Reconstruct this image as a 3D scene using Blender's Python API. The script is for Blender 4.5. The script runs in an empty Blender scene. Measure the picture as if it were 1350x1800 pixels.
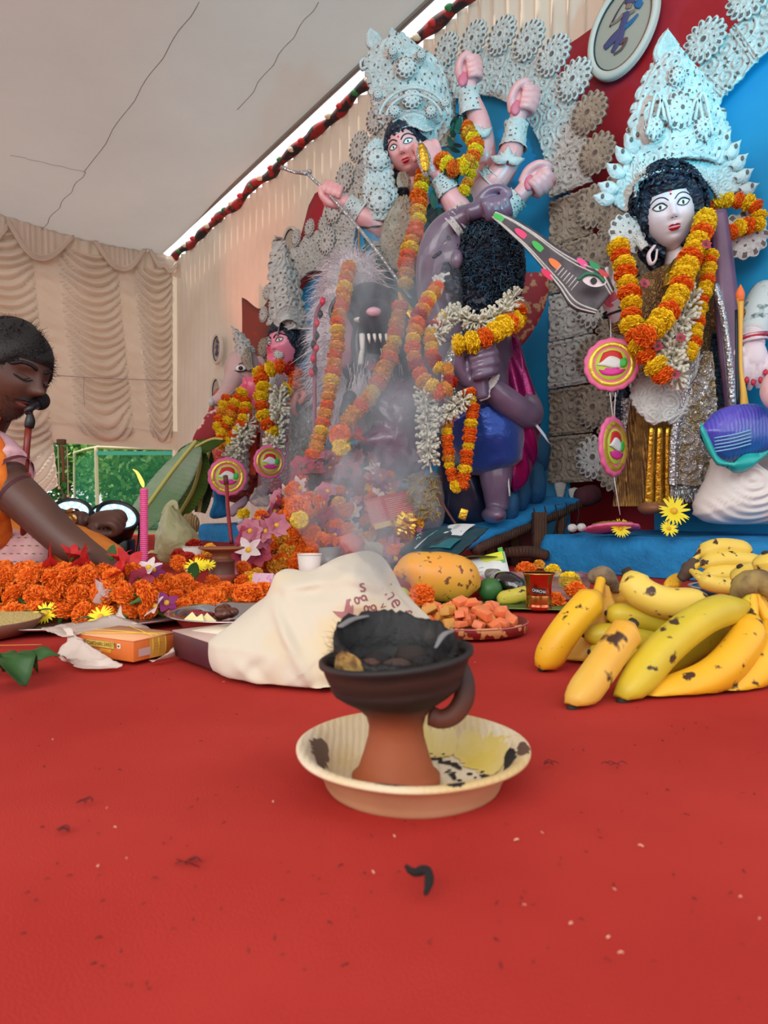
import bpy, bmesh, math, random
import numpy as np
from mathutils import Vector, Matrix, Euler, noise as mnoise
from mathutils.bvhtree import BVHTree
random.seed(7); RNG = np.random.default_rng(7)
SC = bpy.context.scene
PI = math.pi
R = math.radians
# ------------------------------------------------------------------ camera, world, light, exposure
F = 1200.0; CAMZ = 0.21
cam = bpy.data.cameras.new('camera'); cam_o = bpy.data.objects.new('camera', cam); SC.collection.objects.link(cam_o)
cam_o.location = (0, 0, CAMZ); cam_o.rotation_euler = (R(90), 0, 0)
cam.sensor_fit = 'VERTICAL'; cam.sensor_height = 36; cam.sensor_width = 27; cam.lens = 24
cam.clip_start = 0.02; cam.clip_end = 200
cam.dof.use_dof = True; cam.dof.focus_distance = 1.7; cam.dof.aperture_fstop = 10
SC.camera = cam_o
SC.view_settings.view_transform = 'Standard'; SC.view_settings.look = 'None'
SC.view_settings.exposure = 0.0; SC.view_settings.gamma = 1; SC.view_settings.use_curve_mapping = False
w = bpy.data.worlds.new('world'); SC.world = w; w.use_nodes = True
wn = w.node_tree.nodes; wl = w.node_tree.links; wn.clear()
wo = wn.new('ShaderNodeOutputWorld'); wb = wn.new('ShaderNodeBackground')
wb.inputs['Color'].default_value = (0.93, 0.96, 1.0, 1); wb.inputs['Strength'].default_value = 1.55
wl.new(wb.outputs[0], wo.inputs[0])

def aim(o, target):
    o.rotation_euler = (Vector(target) - o.location).to_track_quat('-Z', 'Y').to_euler()
def light(name, kind, loc, target, energy, col, **kw):
    l = bpy.data.lights.new(name, kind); l.energy = energy; l.color = col
    for k, v in kw.items(): setattr(l, k, v)
    o = bpy.data.objects.new(name, l); SC.collection.objects.link(o); o.location = loc; aim(o, target); return o
# sunlight outside the tent, falling on the garden and the cloth walls from behind
light('sun', 'SUN', (-14, 12, 15), (-4, 10, 0), 4.5, (1.0, 0.93, 0.8), angle=R(2))
# unseen coloured stage floodlights without housings, placed by where their light falls
light('stage_floodlight_cyan', 'SPOT', (1.15, 0.3, .9), (.60, 3.0, 2.38), 200, (0.0, 0.72, 1.0), spot_size=R(46), spot_blend=0.6, shadow_soft_size=0.06)
light('stage_floodlight_aqua', 'SPOT', (2.3, 1.0, 1.5), (1.36, 2.42, 1.85), 38, (0.0, 0.8, 1.0), spot_size=R(40), spot_blend=0.7, shadow_soft_size=0.06)
light('stage_floodlight_red', 'SPOT', (-2.3, 4.4, .5), (-1.15, 5.7, 2.1), 170, (1.0, 0.25, 0.12), spot_size=R(34), spot_blend=0.9, shadow_soft_size=0.06)
# daylight arriving through the open front of the tent, behind the viewer
light('open_tent_front', 'AREA', (-1.6, -2.2, 2.3), (0.3, 3.2, 0.9), 95, (1.0, 0.97, 0.93), shape='RECTANGLE', size=3.4, size_y=2.4)

# ------------------------------------------------------------------ helpers
def lin(c):
    c = [x / 255.0 for x in c[:3]]
    return tuple((x / 12.92 if x <= .04045 else ((x + .055) / 1.055) ** 2.4) for x in c) + (1.0,)
MATS = {}
def M(name, col, rough=.6, metal=0.0, var=None, bump=None, sub=0, trans=0, alpha=1, emit=None, spec=.5, coat=0, sheen=0, ior=None, transl=0):
    """var=(scale, colour2, low, high[, detail]); bump=(scale, strength[, kind])"""
    if name in MATS: return MATS[name]
    m = bpy.data.materials.new(name); m.use_nodes = True
    nt = m.node_tree; N = nt.nodes; L = nt.links; N.clear()
    out = N.new('ShaderNodeOutputMaterial'); b = N.new('ShaderNodeBsdfPrincipled')
    b.inputs['Base Color'].default_value = lin(col); b.inputs['Roughness'].default_value = rough
    b.inputs['Metallic'].default_value = metal; b.inputs['Specular IOR Level'].default_value = spec
    b.inputs['Coat Weight'].default_value = coat; b.inputs['Sheen Weight'].default_value = sheen
    b.inputs['Transmission Weight'].default_value = trans; b.inputs['Alpha'].default_value = alpha
    if ior: b.inputs['IOR'].default_value = ior
    if sub: b.inputs['Subsurface Weight'].default_value = sub; b.inputs['Subsurface Radius'].default_value = (.02, .01, .006)
    if emit: b.inputs['Emission Color'].default_value = lin(emit[0]); b.inputs['Emission Strength'].default_value = emit[1]
    tc = N.new('ShaderNodeTexCoord')
    if var:
        nz = N.new('ShaderNodeTexNoise'); nz.inputs['Scale'].default_value = var[0]; nz.inputs['Detail'].default_value = var[4] if len(var) > 4 else 4
        rp = N.new('ShaderNodeValToRGB'); rp.color_ramp.elements[0].position = var[2]; rp.color_ramp.elements[1].position = var[3]
        rp.color_ramp.elements[0].color = lin(col); rp.color_ramp.elements[1].color = lin(var[1])
        L.new(tc.outputs['Object'], nz.inputs['Vector']); L.new(nz.outputs['Fac'], rp.inputs[0]); L.new(rp.outputs[0], b.inputs['Base Color'])
    if bump:
        kind = bump[2] if len(bump) > 2 else 'noise'
        if kind == 'noise': t = N.new('ShaderNodeTexNoise'); t.inputs['Detail'].default_value = 6; o = t.outputs['Fac']
        elif kind == 'voronoi': t = N.new('ShaderNodeTexVoronoi'); o = t.outputs['Distance']
        elif kind == 'filigree':
            t = N.new('ShaderNodeTexVoronoi'); mt = N.new('ShaderNodeMath'); mt.operation = 'SINE'; mm = N.new('ShaderNodeMath'); mm.operation = 'MULTIPLY'; mm.inputs[1].default_value = 16
            L.new(t.outputs['Distance'], mm.inputs[0]); L.new(mm.outputs[0], mt.inputs[0]); o = mt.outputs[0]
        else: t = N.new('ShaderNodeTexWave'); t.inputs['Distortion'].default_value = 3; t.inputs['Detail'].default_value = 3; o = t.outputs['Fac']
        t.inputs['Scale'].default_value = bump[0]
        L.new(tc.outputs['Object'], t.inputs['Vector'])
        bp = N.new('ShaderNodeBump'); bp.inputs['Strength'].default_value = bump[1]; bp.inputs['Distance'].default_value = bump[3] if len(bump) > 3 else .01
        L.new(o, bp.inputs['Height']); L.new(bp.outputs[0], b.inputs['Normal'])
    if transl:
        tr = N.new('ShaderNodeBsdfTranslucent'); tr.inputs['Color'].default_value = lin(col); mx = N.new('ShaderNodeMixShader'); mx.inputs[0].default_value = transl
        L.new(b.outputs[0], mx.inputs[1]); L.new(tr.outputs[0], mx.inputs[2]); L.new(mx.outputs[0], out.inputs[0])
    else: L.new(b.outputs[0], out.inputs[0])
    MATS[name] = m; m['nodes_b'] = b.name
    return m

def P(px, py, Y): return np.array([(px - 675) / F * Y, Y, CAMZ - (py - 900) / F * Y])
WC = np.array([-2.13, 7.0]); WU = np.array([.661, -.7504]); WN = np.array([-.7504, -.661])
def W3(s, z, off=0):                       # a point on the stage backdrop: s along it, off out of it towards the room
    q = WC + WU * s + WN * off; return np.array([q[0], q[1], z])
def wp(px, py, off):
    a = (px - 675) / F; Y = (off + WC @ WN) / (a * WN[0] + WN[1]); return P(px, py, Y)
WROT = Matrix(((WU[0], 0, WN[0], 0), (WU[1], 0, WN[1], 0), (0, 1, 0, 0), (0, 0, 0, 1)))   # local x along the wall, y up, z out

def cr(pts, n=8):
    p = np.array(pts, float)
    if len(p) < 3: t = np.linspace(0, 1, n + 1)[:, None]; return p[0] * (1 - t) + p[-1] * t
    q = np.vstack([2 * p[0] - p[1], p, 2 * p[-1] - p[-2]]); out = []
    for i in range(1, len(q) - 2):
        a, b, c, d = q[i - 1], q[i], q[i + 1], q[i + 2]
        for k in range(n):
            t = k / n; out.append(.5 * (2 * b + (c - a) * t + (2 * a - 5 * b + 4 * c - d) * t * t + (3 * b - a - 3 * c + d) * t ** 3))
    out.append(p[-1]); return np.array(out)
def resample(pts, n):
    p = np.array(pts, float); d = np.r_[0, np.cumsum(np.linalg.norm(np.diff(p[:, :3], axis=0), axis=1))]
    t = np.linspace(0, d[-1], n); return np.stack([np.interp(t, d, p[:, k]) for k in range(p.shape[1])], 1)
def nrm(v): v = np.asarray(v, float); return v / (np.linalg.norm(v) + 1e-12)
def frames(p):
    T = np.gradient(p, axis=0); T /= np.linalg.norm(T, axis=1)[:, None] + 1e-12
    up = np.array([0, 0, 1.]) if abs(T[0][2]) < .9 else np.array([0, 1., 0]); Ns = []
    nn = nrm(np.cross(T[0], up))
    for t in T:
        nn = nrm(nn - t * (nn @ t)); Ns.append(nn)
    Ns = np.array(Ns); return T, Ns, np.cross(T, Ns)

class MB:
    def __init__(s): s.v = []; s.f = []; s.mi = []; s.n = 0
    def add(s, v, f, mi=0):
        v = np.asarray(v, float).reshape(-1, 3); o = s.n; s.v.append(v); s.n += len(v)
        if isinstance(mi, int): mi = [mi] * len(f)
        s.f += [tuple(int(i) + o for i in q) for q in f]; s.mi += list(mi); return s
    def tube(s, pts, r, seg=10, mi=0, caps=True, smooth=6, flat=1.0, prof=None):
        p = np.array(pts, float); r = np.full(len(p), r, float) if np.isscalar(r) else np.array(r, float)
        q = np.hstack([p, r[:, None]])
        if smooth: q = cr(q, smooth)
        p, r = q[:, :3], np.maximum(q[:, 3], 1e-5)
        T, A, B = frames(p); a = np.arange(seg) * 2 * PI / seg
        pr = np.ones(seg) if prof is None else prof(a)
        v = p[:, None] + r[:, None, None] * pr[None, :, None] * (np.cos(a)[None, :, None] * A[:, None] + flat * np.sin(a)[None, :, None] * B[:, None])
        m = len(p); f = [(i * seg + j, i * seg + (j + 1) % seg, (i + 1) * seg + (j + 1) % seg, (i + 1) * seg + j) for i in range(m - 1) for j in range(seg)]
        v = v.reshape(-1, 3)
        if caps:
            v = np.vstack([v, p[0] - T[0] * r[0] * .3, p[-1] + T[-1] * r[-1] * .3]); k = m * seg
            f += [(k, (j + 1) % seg, j) for j in range(seg)] + [(k + 1, (m - 1) * seg + j, (m - 1) * seg + (j + 1) % seg) for j in range(seg)]
        return s.add(v, f, mi)
    def ell(s, c, rad, rot=None, seg=16, rings=10, mi=0, fn=None):
        rad = np.full(3, rad, float) if np.isscalar(rad) else np.array(rad, float)
        th = np.linspace(0, PI, rings + 1); ph = np.arange(seg) * 2 * PI / seg
        d = np.stack([np.sin(th)[:, None] * np.cos(ph), np.sin(th)[:, None] * np.sin(ph), np.cos(th)[:, None] * np.ones(seg)], -1).reshape(-1, 3)
        v = d * rad
        if fn is not None: v = v * fn(d)[:, None]
        if rot is not None: v = v @ np.array(rot).T[:3, :3] if np.array(rot).shape[0] == 3 else v
        f = [(i * seg + j, (i + 1) * seg + j, (i + 1) * seg + (j + 1) % seg, i * seg + (j + 1) % seg) for i in range(rings) for j in range(seg)]
        return s.add(v + np.array(c), f, mi)
    def lathe(s, c, prof, seg=32, mi=0, fn=None):
        pr = np.array(prof, float); a = np.arange(seg) * 2 * PI / seg; m = len(pr)
        rr = pr[:, :1] * np.ones(seg); 
        if fn is not None: rr = rr * fn(a[None, :], np.arange(m)[:, None] / max(1, m - 1))
        v = np.stack([rr * np.cos(a), rr * np.sin(a), pr[:, 1:2] * np.ones(seg)], -1).reshape(-1, 3) + np.array(c)
        f = [(i * seg + j, i * seg + (j + 1) % seg, (i + 1) * seg + (j + 1) % seg, (i + 1) * seg + j) for i in range(m - 1) for j in range(seg)]
        return s.add(v, f, mi)
    def box(s, c, size, rot=None, mi=0, bev=0):
        h = np.array(size, float) / 2; v = []
        b = bev
        if b:
            bm = bmesh.new(); bmesh.ops.create_cube(bm, size=1)
            for q in bm.verts: q.co = Vector((q.co.x * size[0], q.co.y * size[1], q.co.z * size[2]))
            bmesh.ops.bevel(bm, geom=list(bm.edges), offset=b, segments=2, affect='EDGES', profile=.5)
            v = np.array([q.co[:] for q in bm.verts]); f = [tuple(x.index for x in q.verts) for q in bm.faces]; bm.free()
        else:
            v = np.array([(x, y, z) for x in (-1, 1) for y in (-1, 1) for z in (-1, 1)]) * h
            f = [(0, 1, 3, 2), (4, 6, 7, 5), (0, 4, 5, 1), (2, 3, 7, 6), (0, 2, 6, 4), (1, 5, 7, 3)]
        if rot is not None: v = v @ np.array(rot).T
        return s.add(v + np.array(c), f, mi)
    def grid(s, V, mi=0, cu=False, cv=False, th=0, mfn=None):
        """V is (n,m,3); th>0 makes it a board of that thickness"""
        V = np.asarray(V, float); n, m = V.shape[:2]
        def fc(o, fl):
            r = []
            for i in range(n if cu else n - 1):
                for j in range(m if cv else m - 1):
                    q = (o + i * m + j, o + i * m + (j + 1) % m, o + ((i + 1) % n) * m + (j + 1) % m, o + ((i + 1) % n) * m + j)
                    r.append(q[::-1] if fl else q)
            return r
        f = fc(0, False); mis = [mi] * len(f) if mfn is None else list(mfn)
        v = V.reshape(-1, 3)
        if th:
            gu = np.gradient(V, axis=0); gv = np.gradient(V, axis=1); N = np.cross(gu, gv); N = N.reshape(-1, 3).mean(0); N = nrm(N)
            step = 1; v = np.vstack([v, v + N * th]); f2 = fc(n * m, True); f += f2; mis += [mi] * len(f2)
            e = [(0, j) for j in range(m)] + [(i, m - 1) for i in range(1, n)] + [(n - 1, j) for j in range(m - 2, -1, -1)] + [(i, 0) for i in range(n - 2, 0, -1)]
            ids = [a * m + b for a, b in e]; k = len(ids)
            f3 = [(ids[(i + 1) % k], ids[i], ids[i] + n * m, ids[(i + 1) % k] + n * m) for i in range(k)]; f += f3; mis += [mi] * len(f3)
        return s.add(v, f, mis)
    def arr(s): return np.vstack(s.v)
    def build(s, name, mats, parent=None, smooth=True, label=None, cat=None, group=None, kind=None, origin=None):
        v = s.arr()
        if parent is not None: o0 = np.array(root_loc(parent))
        elif origin is not None: o0 = np.array(origin, float)
        else: o0 = np.array([(v[:, 0].min() + v[:, 0].max()) / 2, (v[:, 1].min() + v[:, 1].max()) / 2, v[:, 2].min()])
        me = mesh_from(name, v - o0, s.f, s.mi, mats, smooth)
        return link(me, name, parent, o0 if parent is None else None, label, cat, group, kind)

def mesh_from(name, v, f, mi, mats, smooth=True):
    me = bpy.data.meshes.new(name); me.from_pydata([tuple(x) for x in v], [], f)
    for m in (mats if isinstance(mats, (list, tuple)) else [mats]): me.materials.append(m)
    if mi is not None and len(set(mi)) > 1: me.polygons.foreach_set('material_index', np.array(mi, dtype=np.int32))
    if smooth: me.polygons.foreach_set('use_smooth', np.ones(len(me.polygons), dtype=bool))
    me.update(); return me
def root_loc(o):
    p = Vector((0, 0, 0)); q = o
    while q is not None: p += q.location; q = q.parent
    return p
def tag(o, label=None, cat=None, group=None, kind=None):
    if label: o['label'] = label
    if cat: o['category'] = cat
    if group: o['group'] = group
    if kind: o['kind'] = kind
    return o
def link(me, name, parent=None, loc=None, label=None, cat=None, group=None, kind=None):
    o = bpy.data.objects.new(name, me); SC.collection.objects.link(o)
    if parent is not None: o.parent = parent
    if loc is not None: o.location = loc
    return tag(o, label, cat, group, kind)
def thing(name, label, cat, loc=(0, 0, 0), group=None, rot=None):
    o = bpy.data.objects.new(name, None); SC.collection.objects.link(o); o.location = loc; o.empty_display_size = .05
    if rot is not None: o.rotation_euler = rot
    return tag(o, label, cat, group)
def copy_tree(o, parent=None):
    c = o.copy(); SC.collection.objects.link(c)
    if parent is not None: c.parent = parent
    for ch in list(o.children): copy_tree(ch, c)
    return c
def remesh(mb, voxel, it=4, fac=.5):
    me = bpy.data.meshes.new('t'); me.from_pydata([tuple(x) for x in mb.arr()], [], mb.f); me.update()
    bm = bmesh.new(); bm.from_mesh(me); bmesh.ops.recalc_face_normals(bm, faces=bm.faces); bm.to_mesh(me); bm.free()
    o = bpy.data.objects.new('t', me); SC.collection.objects.link(o)
    a = o.modifiers.new('r', 'REMESH'); a.mode = 'VOXEL'; a.voxel_size = voxel
    b = o.modifiers.new('s', 'SMOOTH'); b.factor = fac; b.iterations = it
    dg = bpy.context.evaluated_depsgraph_get(); dg.update(); ev = o.evaluated_get(dg); m2 = ev.to_mesh()
    v = np.zeros(len(m2.vertices) * 3); m2.vertices.foreach_get('co', v); f = [tuple(p.vertices) for p in m2.polygons]
    ev.to_mesh_clear(); bpy.data.objects.remove(o); bpy.data.meshes.remove(me)
    r = MB(); r.add(v.reshape(-1, 3), f); return r
def nz(p, s=1.0, o=0.0):
    return mnoise.noise(Vector((p[0] * s + o, p[1] * s + o, p[2] * s - o)))
def nzv(V, s=1.0, o=0.0): return np.array([mnoise.noise(Vector((a * s + o, b * s + o, c * s - o))) for a, b, c in V])

def inflate(outline, Y, depth, rings=14, seg=72, floor=None, wr=0, wrs=8, power=.5, seed=0, tilt=None, offc=None):
    """closed body whose outline at distance Y is given as points (x,z) in metres; depth is its half thickness"""
    o = np.array(outline, float); o = cr(np.vstack([o, o[0]]), 6)[:-1]; o = resample(np.vstack([o, o[0]]), seg + 1)[:-1]
    c = o.mean(0) if offc is None else np.array(offc); V = []
    for side in (1, -1):
        for k in range(rings + 1):
            t = k / rings; th = t * PI / 2; rr = math.cos(th); dy = math.sin(th) ** (1 if power == .5 else power * 2)
            q = c + (o - c) * rr; V.append((side, k, np.stack([q[:, 0], np.full(seg, Y) - side * dy * depth, q[:, 1]], 1)))
    front = [x[2] for x in V if x[0] == 1]; back = [x[2] for x in V if x[0] == -1][1:]
    G = np.array(back[::-1] + front); n = len(G)
    if tilt is not None: G = tilt(G)
    if wr:
        f = G.reshape(-1, 3); d = nzv(f, wrs, seed) * wr + nzv(f, wrs * 2.7, seed + 5) * wr * .4
        cc = np.array([c[0], Y, c[1]]); dr = f - cc; dr /= np.linalg.norm(dr, axis=1)[:, None] + 1e-9; G = (f + dr * d[:, None]).reshape(G.shape)
    if floor is not None: G[..., 2] = np.maximum(G[..., 2], floor)
    mb = MB(); mb.grid(G, cv=True); return mb
def outl(pts, Y): return [(P(x, y, Y)[0], P(x, y, Y)[2]) for x, y in pts]
def fur(mb, pts, nors, length, width, droop=.4, curl=.3, seg=3, mi=0, rng=RNG):
    k = len(pts); side = np.cross(nors, rng.normal(size=(k, 3))); side /= np.linalg.norm(side, axis=1)[:, None] + 1e-9
    bend = rng.normal(size=(k, 3)) * curl + np.array([0, 0, -droop]); L = length * rng.uniform(.6, 1.2, k)[:, None]
    V = []
    for i in range(seg + 1):
        t = i / seg; c = pts + nors * L * t + bend * L * t * t; ww = width * (1 - t * .85)
        V += [c - side * ww, c + side * ww]
    V = np.stack(V, 1); m = 2 * (seg + 1); f = []
    for a in range(k):
        for i in range(seg): q = a * m + 2 * i; f.append((q, q + 1, q + 3, q + 2))
    return mb.add(V.reshape(-1, 3), f, mi)
def font_mesh(txt, size=1.0, extrude=0):
    c = bpy.data.curves.new('txt', 'FONT'); c.body = txt; c.size = size; c.align_x = 'CENTER'; c.align_y = 'CENTER'; c.extrude = extrude; c.resolution_u = 3
    o = bpy.data.objects.new('txt', c); SC.collection.objects.link(o); dg = bpy.context.evaluated_depsgraph_get(); dg.update()
    m = o.evaluated_get(dg).to_mesh(); v = np.array([x.co[:] for x in m.vertices]); f = [tuple(p.vertices) for p in m.polygons]
    o.evaluated_get(dg).to_mesh_clear(); bpy.data.objects.remove(o); bpy.data.curves.remove(c); return v, f
def lettering(mb, txt, size, origin, xd, yd, mi=0, lift=.0006, stretch=1.0):
    v, f = font_mesh(txt, size); xd = nrm(xd); yd = nrm(yd); n = np.cross(xd, yd)
    mb.add(np.array(origin) + v[:, :1] * stretch * xd + v[:, 1:2] * yd + n * lift, f, mi); return mb

# ------------------------------------------------------------------ carved white pith ornament (relief surfaces)
def motif(x, y, s, seed=0, holes=True):
    """height 0..1 and a hole mask of scrolling carved motifs on the plane, cell size s"""
    gx, gy = np.floor(x / s), np.floor(y / s); best = np.full(x.shape, 9.); ang = np.zeros(x.shape); sgn = np.ones(x.shape)
    def h(a, b, k): return np.modf(np.abs(np.sin(a * 12.9898 + b * 78.233 + k * 37.7 + seed) * 43758.5453))[0]
    for dx in (-1, 0, 1):
        for dy in (-1, 0, 1):
            cx, cy = gx + dx, gy + dy; px = (cx + .25 + .5 * h(cx, cy, 1)) * s; py = (cy + .25 + .5 * h(cx, cy, 2)) * s
            d = np.hypot(x - px, y - py) / s; m = d < best; best = np.where(m, d, best)
            ang = np.where(m, np.arctan2(y - py, x - px), ang); sgn = np.where(m, np.sign(h(cx, cy, 3) - .5), sgn)
    hh = np.clip(.62 + .75 * np.cos(2 * PI * best * 3.6 + sgn * ang), 0, 1)
    hole = ((np.abs(best - .44) < .05) & (np.cos(ang * 6) > .72)) | (best < .06)
    return hh, hole & holes
def ornament(Lp, Rp, nu, nv, s=.06, depth=.008, seed=0, th=.012, bulge=0, edge=0, mi_hole=1, mid=None, holes=True):
    """carved sheet between a left and a right edge (lists of 3D points, bottom to top)"""
    L = resample(cr(Lp, 5), nv); Rr = resample(cr(Rp, 5), nv); t = np.linspace(0, 1, nu)[None, :, None]
    V = L[:, None] * (1 - t) + Rr[:, None] * t
    gu = np.gradient(V, axis=1); gv = np.gradient(V, axis=0); N = np.cross(gu, gv); N /= np.linalg.norm(N, axis=2)[..., None] + 1e-12
    x = np.concatenate([np.zeros((nv, 1)), np.cumsum(np.linalg.norm(np.diff(V, axis=1), axis=2), 1)], 1); x = x - x[:, -1:] / 2
    y = np.concatenate([[0], np.cumsum(np.linalg.norm(np.diff(V[:, nu // 2], axis=0), axis=1))])[:, None] * np.ones((1, nu))
    hh, ho = motif(x, y, s, seed, holes)
    tt = t[..., 0] * np.ones((nv, 1)); e = np.minimum(tt, 1 - tt) * (x[:, -1:] - x[:, :1]) 
    rim = np.exp(-((e - .012) / .005) ** 2); hh = np.maximum(hh, rim * 1.3)
    V = V + N * (hh * depth + bulge * np.sin(PI * tt))[..., None]
    if edge:   # scalloped outline
        wv = np.abs(np.sin(y / edge * PI)) * edge * .25
        dirx = nrm((Rr - L).mean(0)); V[:, 0] -= dirx * wv[:, :1]; V[:, -1] += dirx * wv[:, :1]
    fm = (ho[:-1, :-1]).reshape(-1).astype(int) * mi_hole
    mb = MB(); mb.grid(V, th=th, mfn=fm); return mb
def medal(Rd, n=16, rings=22, spr=6, seed=0, tall=1.0, dome=.012, star=.1):
    """round carved medallion, local x,y plane facing +z"""
    seg = n * spr; r = np.linspace(0, 1, rings)[:, None]; a = (np.arange(seg) * 2 * PI / seg)[None, :]
    pet = np.abs(np.cos(n * a / 2)); Ro = Rd * (1 - star * 1.6 + star * 1.6 * pet ** 1.1); rr = r * Ro * np.ones_like(a)
    h = .25 + .5 * np.exp(-((r - .12) / .05) ** 2) + .45 * np.exp(-((r - .30) / .04) ** 2) + .5 * np.exp(-((r - .62) / .035) ** 2) + .35 * (r < .58) * (r > .33) * (.5 + .5 * np.cos(a * 8 + 9 * r)) + .55 * (r > .66) * pet ** .7
    h = h * np.ones_like(a)
    V = np.stack([rr * np.cos(a), rr * np.sin(a) * tall, h * Rd * .09 + dome * (1 - r ** 2)], -1)
    hole = ((r > .70) & (r < .90) & (pet > .80)) | ((r < .10) * np.ones_like(a) > 0) | ((np.abs(r - .45) < .05) & (np.abs(np.cos(a * 4)) > .93))
    mb = MB(); mb.grid(V, cv=True, mfn=hole[:-1, :].astype(int).reshape(-1))
    b = V[[-1, 0]].copy(); b[..., 2] = -.006; Vb = np.stack([V[-1], b[0], b[1] * 0 + [0, 0, -.006]]); mb.grid(Vb, cv=True); return mb

# ------------------------------------------------------------------ painted heads, hands
class Head:
    """painted or real head; local: x right, z up, face towards -y; half height 1; mapped by centre, size and rotation"""
    def __init__(s, c, size, yaw=0, pitch=0, roll=0, kind='female'):
        s.c = np.array(c, float); s.k = size; s.kind = kind
        s.R = np.array(Euler((pitch, roll, yaw), 'XYZ').to_matrix()) if True else None
    def loc(s, d):
        x0, y0, z0 = d[..., 0], d[..., 1], d[..., 2]
        jaw = 1 - .30 * np.clip(-z0, 0, 1) ** 1.6; x = .72 * x0 * jaw; z = z0 * 1.0
        y = .86 * y0 * (1 - .12 * np.clip(-z0, 0, 1) ** 2)
        fr = np.clip(-y0, 0, 1) ** .7
        g = lambda cx, cz, sx, sz: np.exp(-((x - cx) / sx) ** 2 - ((z - cz) / sz) ** 2)
        m = s.kind == 'male'
        nose = (.23 if m else .17) * g(0, -.20, .085, .10) + .10 * g(0, -.02, .06, .17) + .07 * (g(.09, -.24, .05, .05) + g(-.09, -.24, .05, .05))
        d_ = nose - .085 * (g(.29, .06, .16, .10) + g(-.29, .06, .16, .10)) + .035 * (g(.3, .22, .2, .06) + g(-.3, .22, .2, .06))
        d_ = d_ + .05 * (g(.36, -.22, .18, .16) + g(-.36, -.22, .18, .16)) + .075 * g(0, -.44, .17, .055) + .075 * g(0, -.55, .14, .05) - .05 * g(0, -.495, .2, .018) + .09 * g(0, -.80, .2, .13) - .04 * g(0, -.66, .16, .05)
        y = y - d_ * fr
        return np.stack([x, y, z], -1)
    def w(s, q): return (np.asarray(q) * s.k) @ s.R.T + s.c
    def surf(s, x, z, lift=0):
        z0 = np.clip(z, -.98, .98); jaw = 1 - .30 * np.clip(-z0, 0, 1) ** 1.6; x0 = x / (.72 * jaw); y0 = -np.sqrt(np.clip(1 - x0 ** 2 - z0 ** 2, .001, 1))
        q = s.loc(np.stack([x0, y0, z0], -1)); q[..., 1] -= lift; return s.w(q)
    def skull(s, mb=None, seg=72, rings=64):
        mb = mb or MB(); th = np.linspace(0, PI, rings + 1)[:, None]; ph = (np.arange(seg) * 2 * PI / seg)[None]
        d = np.stack([np.sin(th) * np.cos(ph), np.sin(th) * np.sin(ph), np.cos(th) * np.ones_like(ph)], -1); mb.grid(s.w(s.loc(d)), cv=True); return mb
    def patch(s, mb, pts, lift=.012, mi=0, n=5):
        o = np.array(pts, float); o = cr(np.vstack([o, o[0]]), 5)[:-1]; c = o.mean(0); G = []
        for k in range(n + 1):
            q = c + (o - c) * (k / n); G.append(s.surf(q[:, 0], q[:, 1], lift * (1 - (k / n) ** 4)))
        return mb.grid(np.array(G), mi=mi, cv=True)
    def line(s, mb, pts, r, lift=.008, mi=0):
        o = cr(np.array(pts, float), 5); q = s.surf(o[:, 0], o[:, 1], lift); rr = np.full(len(q), r * s.k); rr[0] *= .3; rr[-1] *= .3
        return mb.tube(q, rr, seg=6, mi=mi, smooth=0)
def paint_face(H, par, skin_l, lipc, open_=1.0, third=False, browt=.03, name_pre=''):
    white, iris, dark = M('eye_white', (240, 240, 236), .25), M('iris_dark', (25, 18, 16), .2), M('eyeliner_black', (18, 14, 16), .4)
    for sx in (-1, 1):
        al = [(sx * (.29 + dx), .06 + dz * open_) for dx, dz in ((-.17, -.02), (-.07, .07), (.05, .08), (.19, .03), (.08, -.05), (-.06, -.06))]
        e = MB(); H.patch(e, al, .045); ey = e.build('eye', white, par)
        i = MB(); H.patch(i, [(sx * .29 + .052 * math.cos(a), .065 + .058 * open_ * math.sin(a)) for a in np.arange(8) * PI / 4], .058); i.build('iris', iris, ey)
        l = MB(); H.line(l, al[:4], .017, .03); H.line(l, [al[3], al[4], al[5], al[0]], .011, .03); l.build('eyeliner', dark, ey)
        b = MB(); H.line(b, [(sx * .07, .17), (sx * .20, .29), (sx * .36, .31), (sx * .54, .20)], browt, .015); b.build('eyebrow', dark, par)
    lp = MB(); H.patch(lp, [(-.19, -.49), (-.08, -.435), (0, -.455), (.08, -.435), (.19, -.49), (0, -.50)], .02); H.patch(lp, [(-.17, -.50), (0, -.51), (.17, -.50), (.08, -.585), (-.08, -.585)], .025)
    lp.build('lips', lipc, par)
    ns = MB(); H.patch(ns, [(.02, -.285), (.05, -.275), (.08, -.285), (.05, -.297)], .006); H.patch(ns, [(-.02, -.285), (-.05, -.275), (-.08, -.285), (-.05, -.297)], .006); ns.build('nostrils', dark, par)

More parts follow.
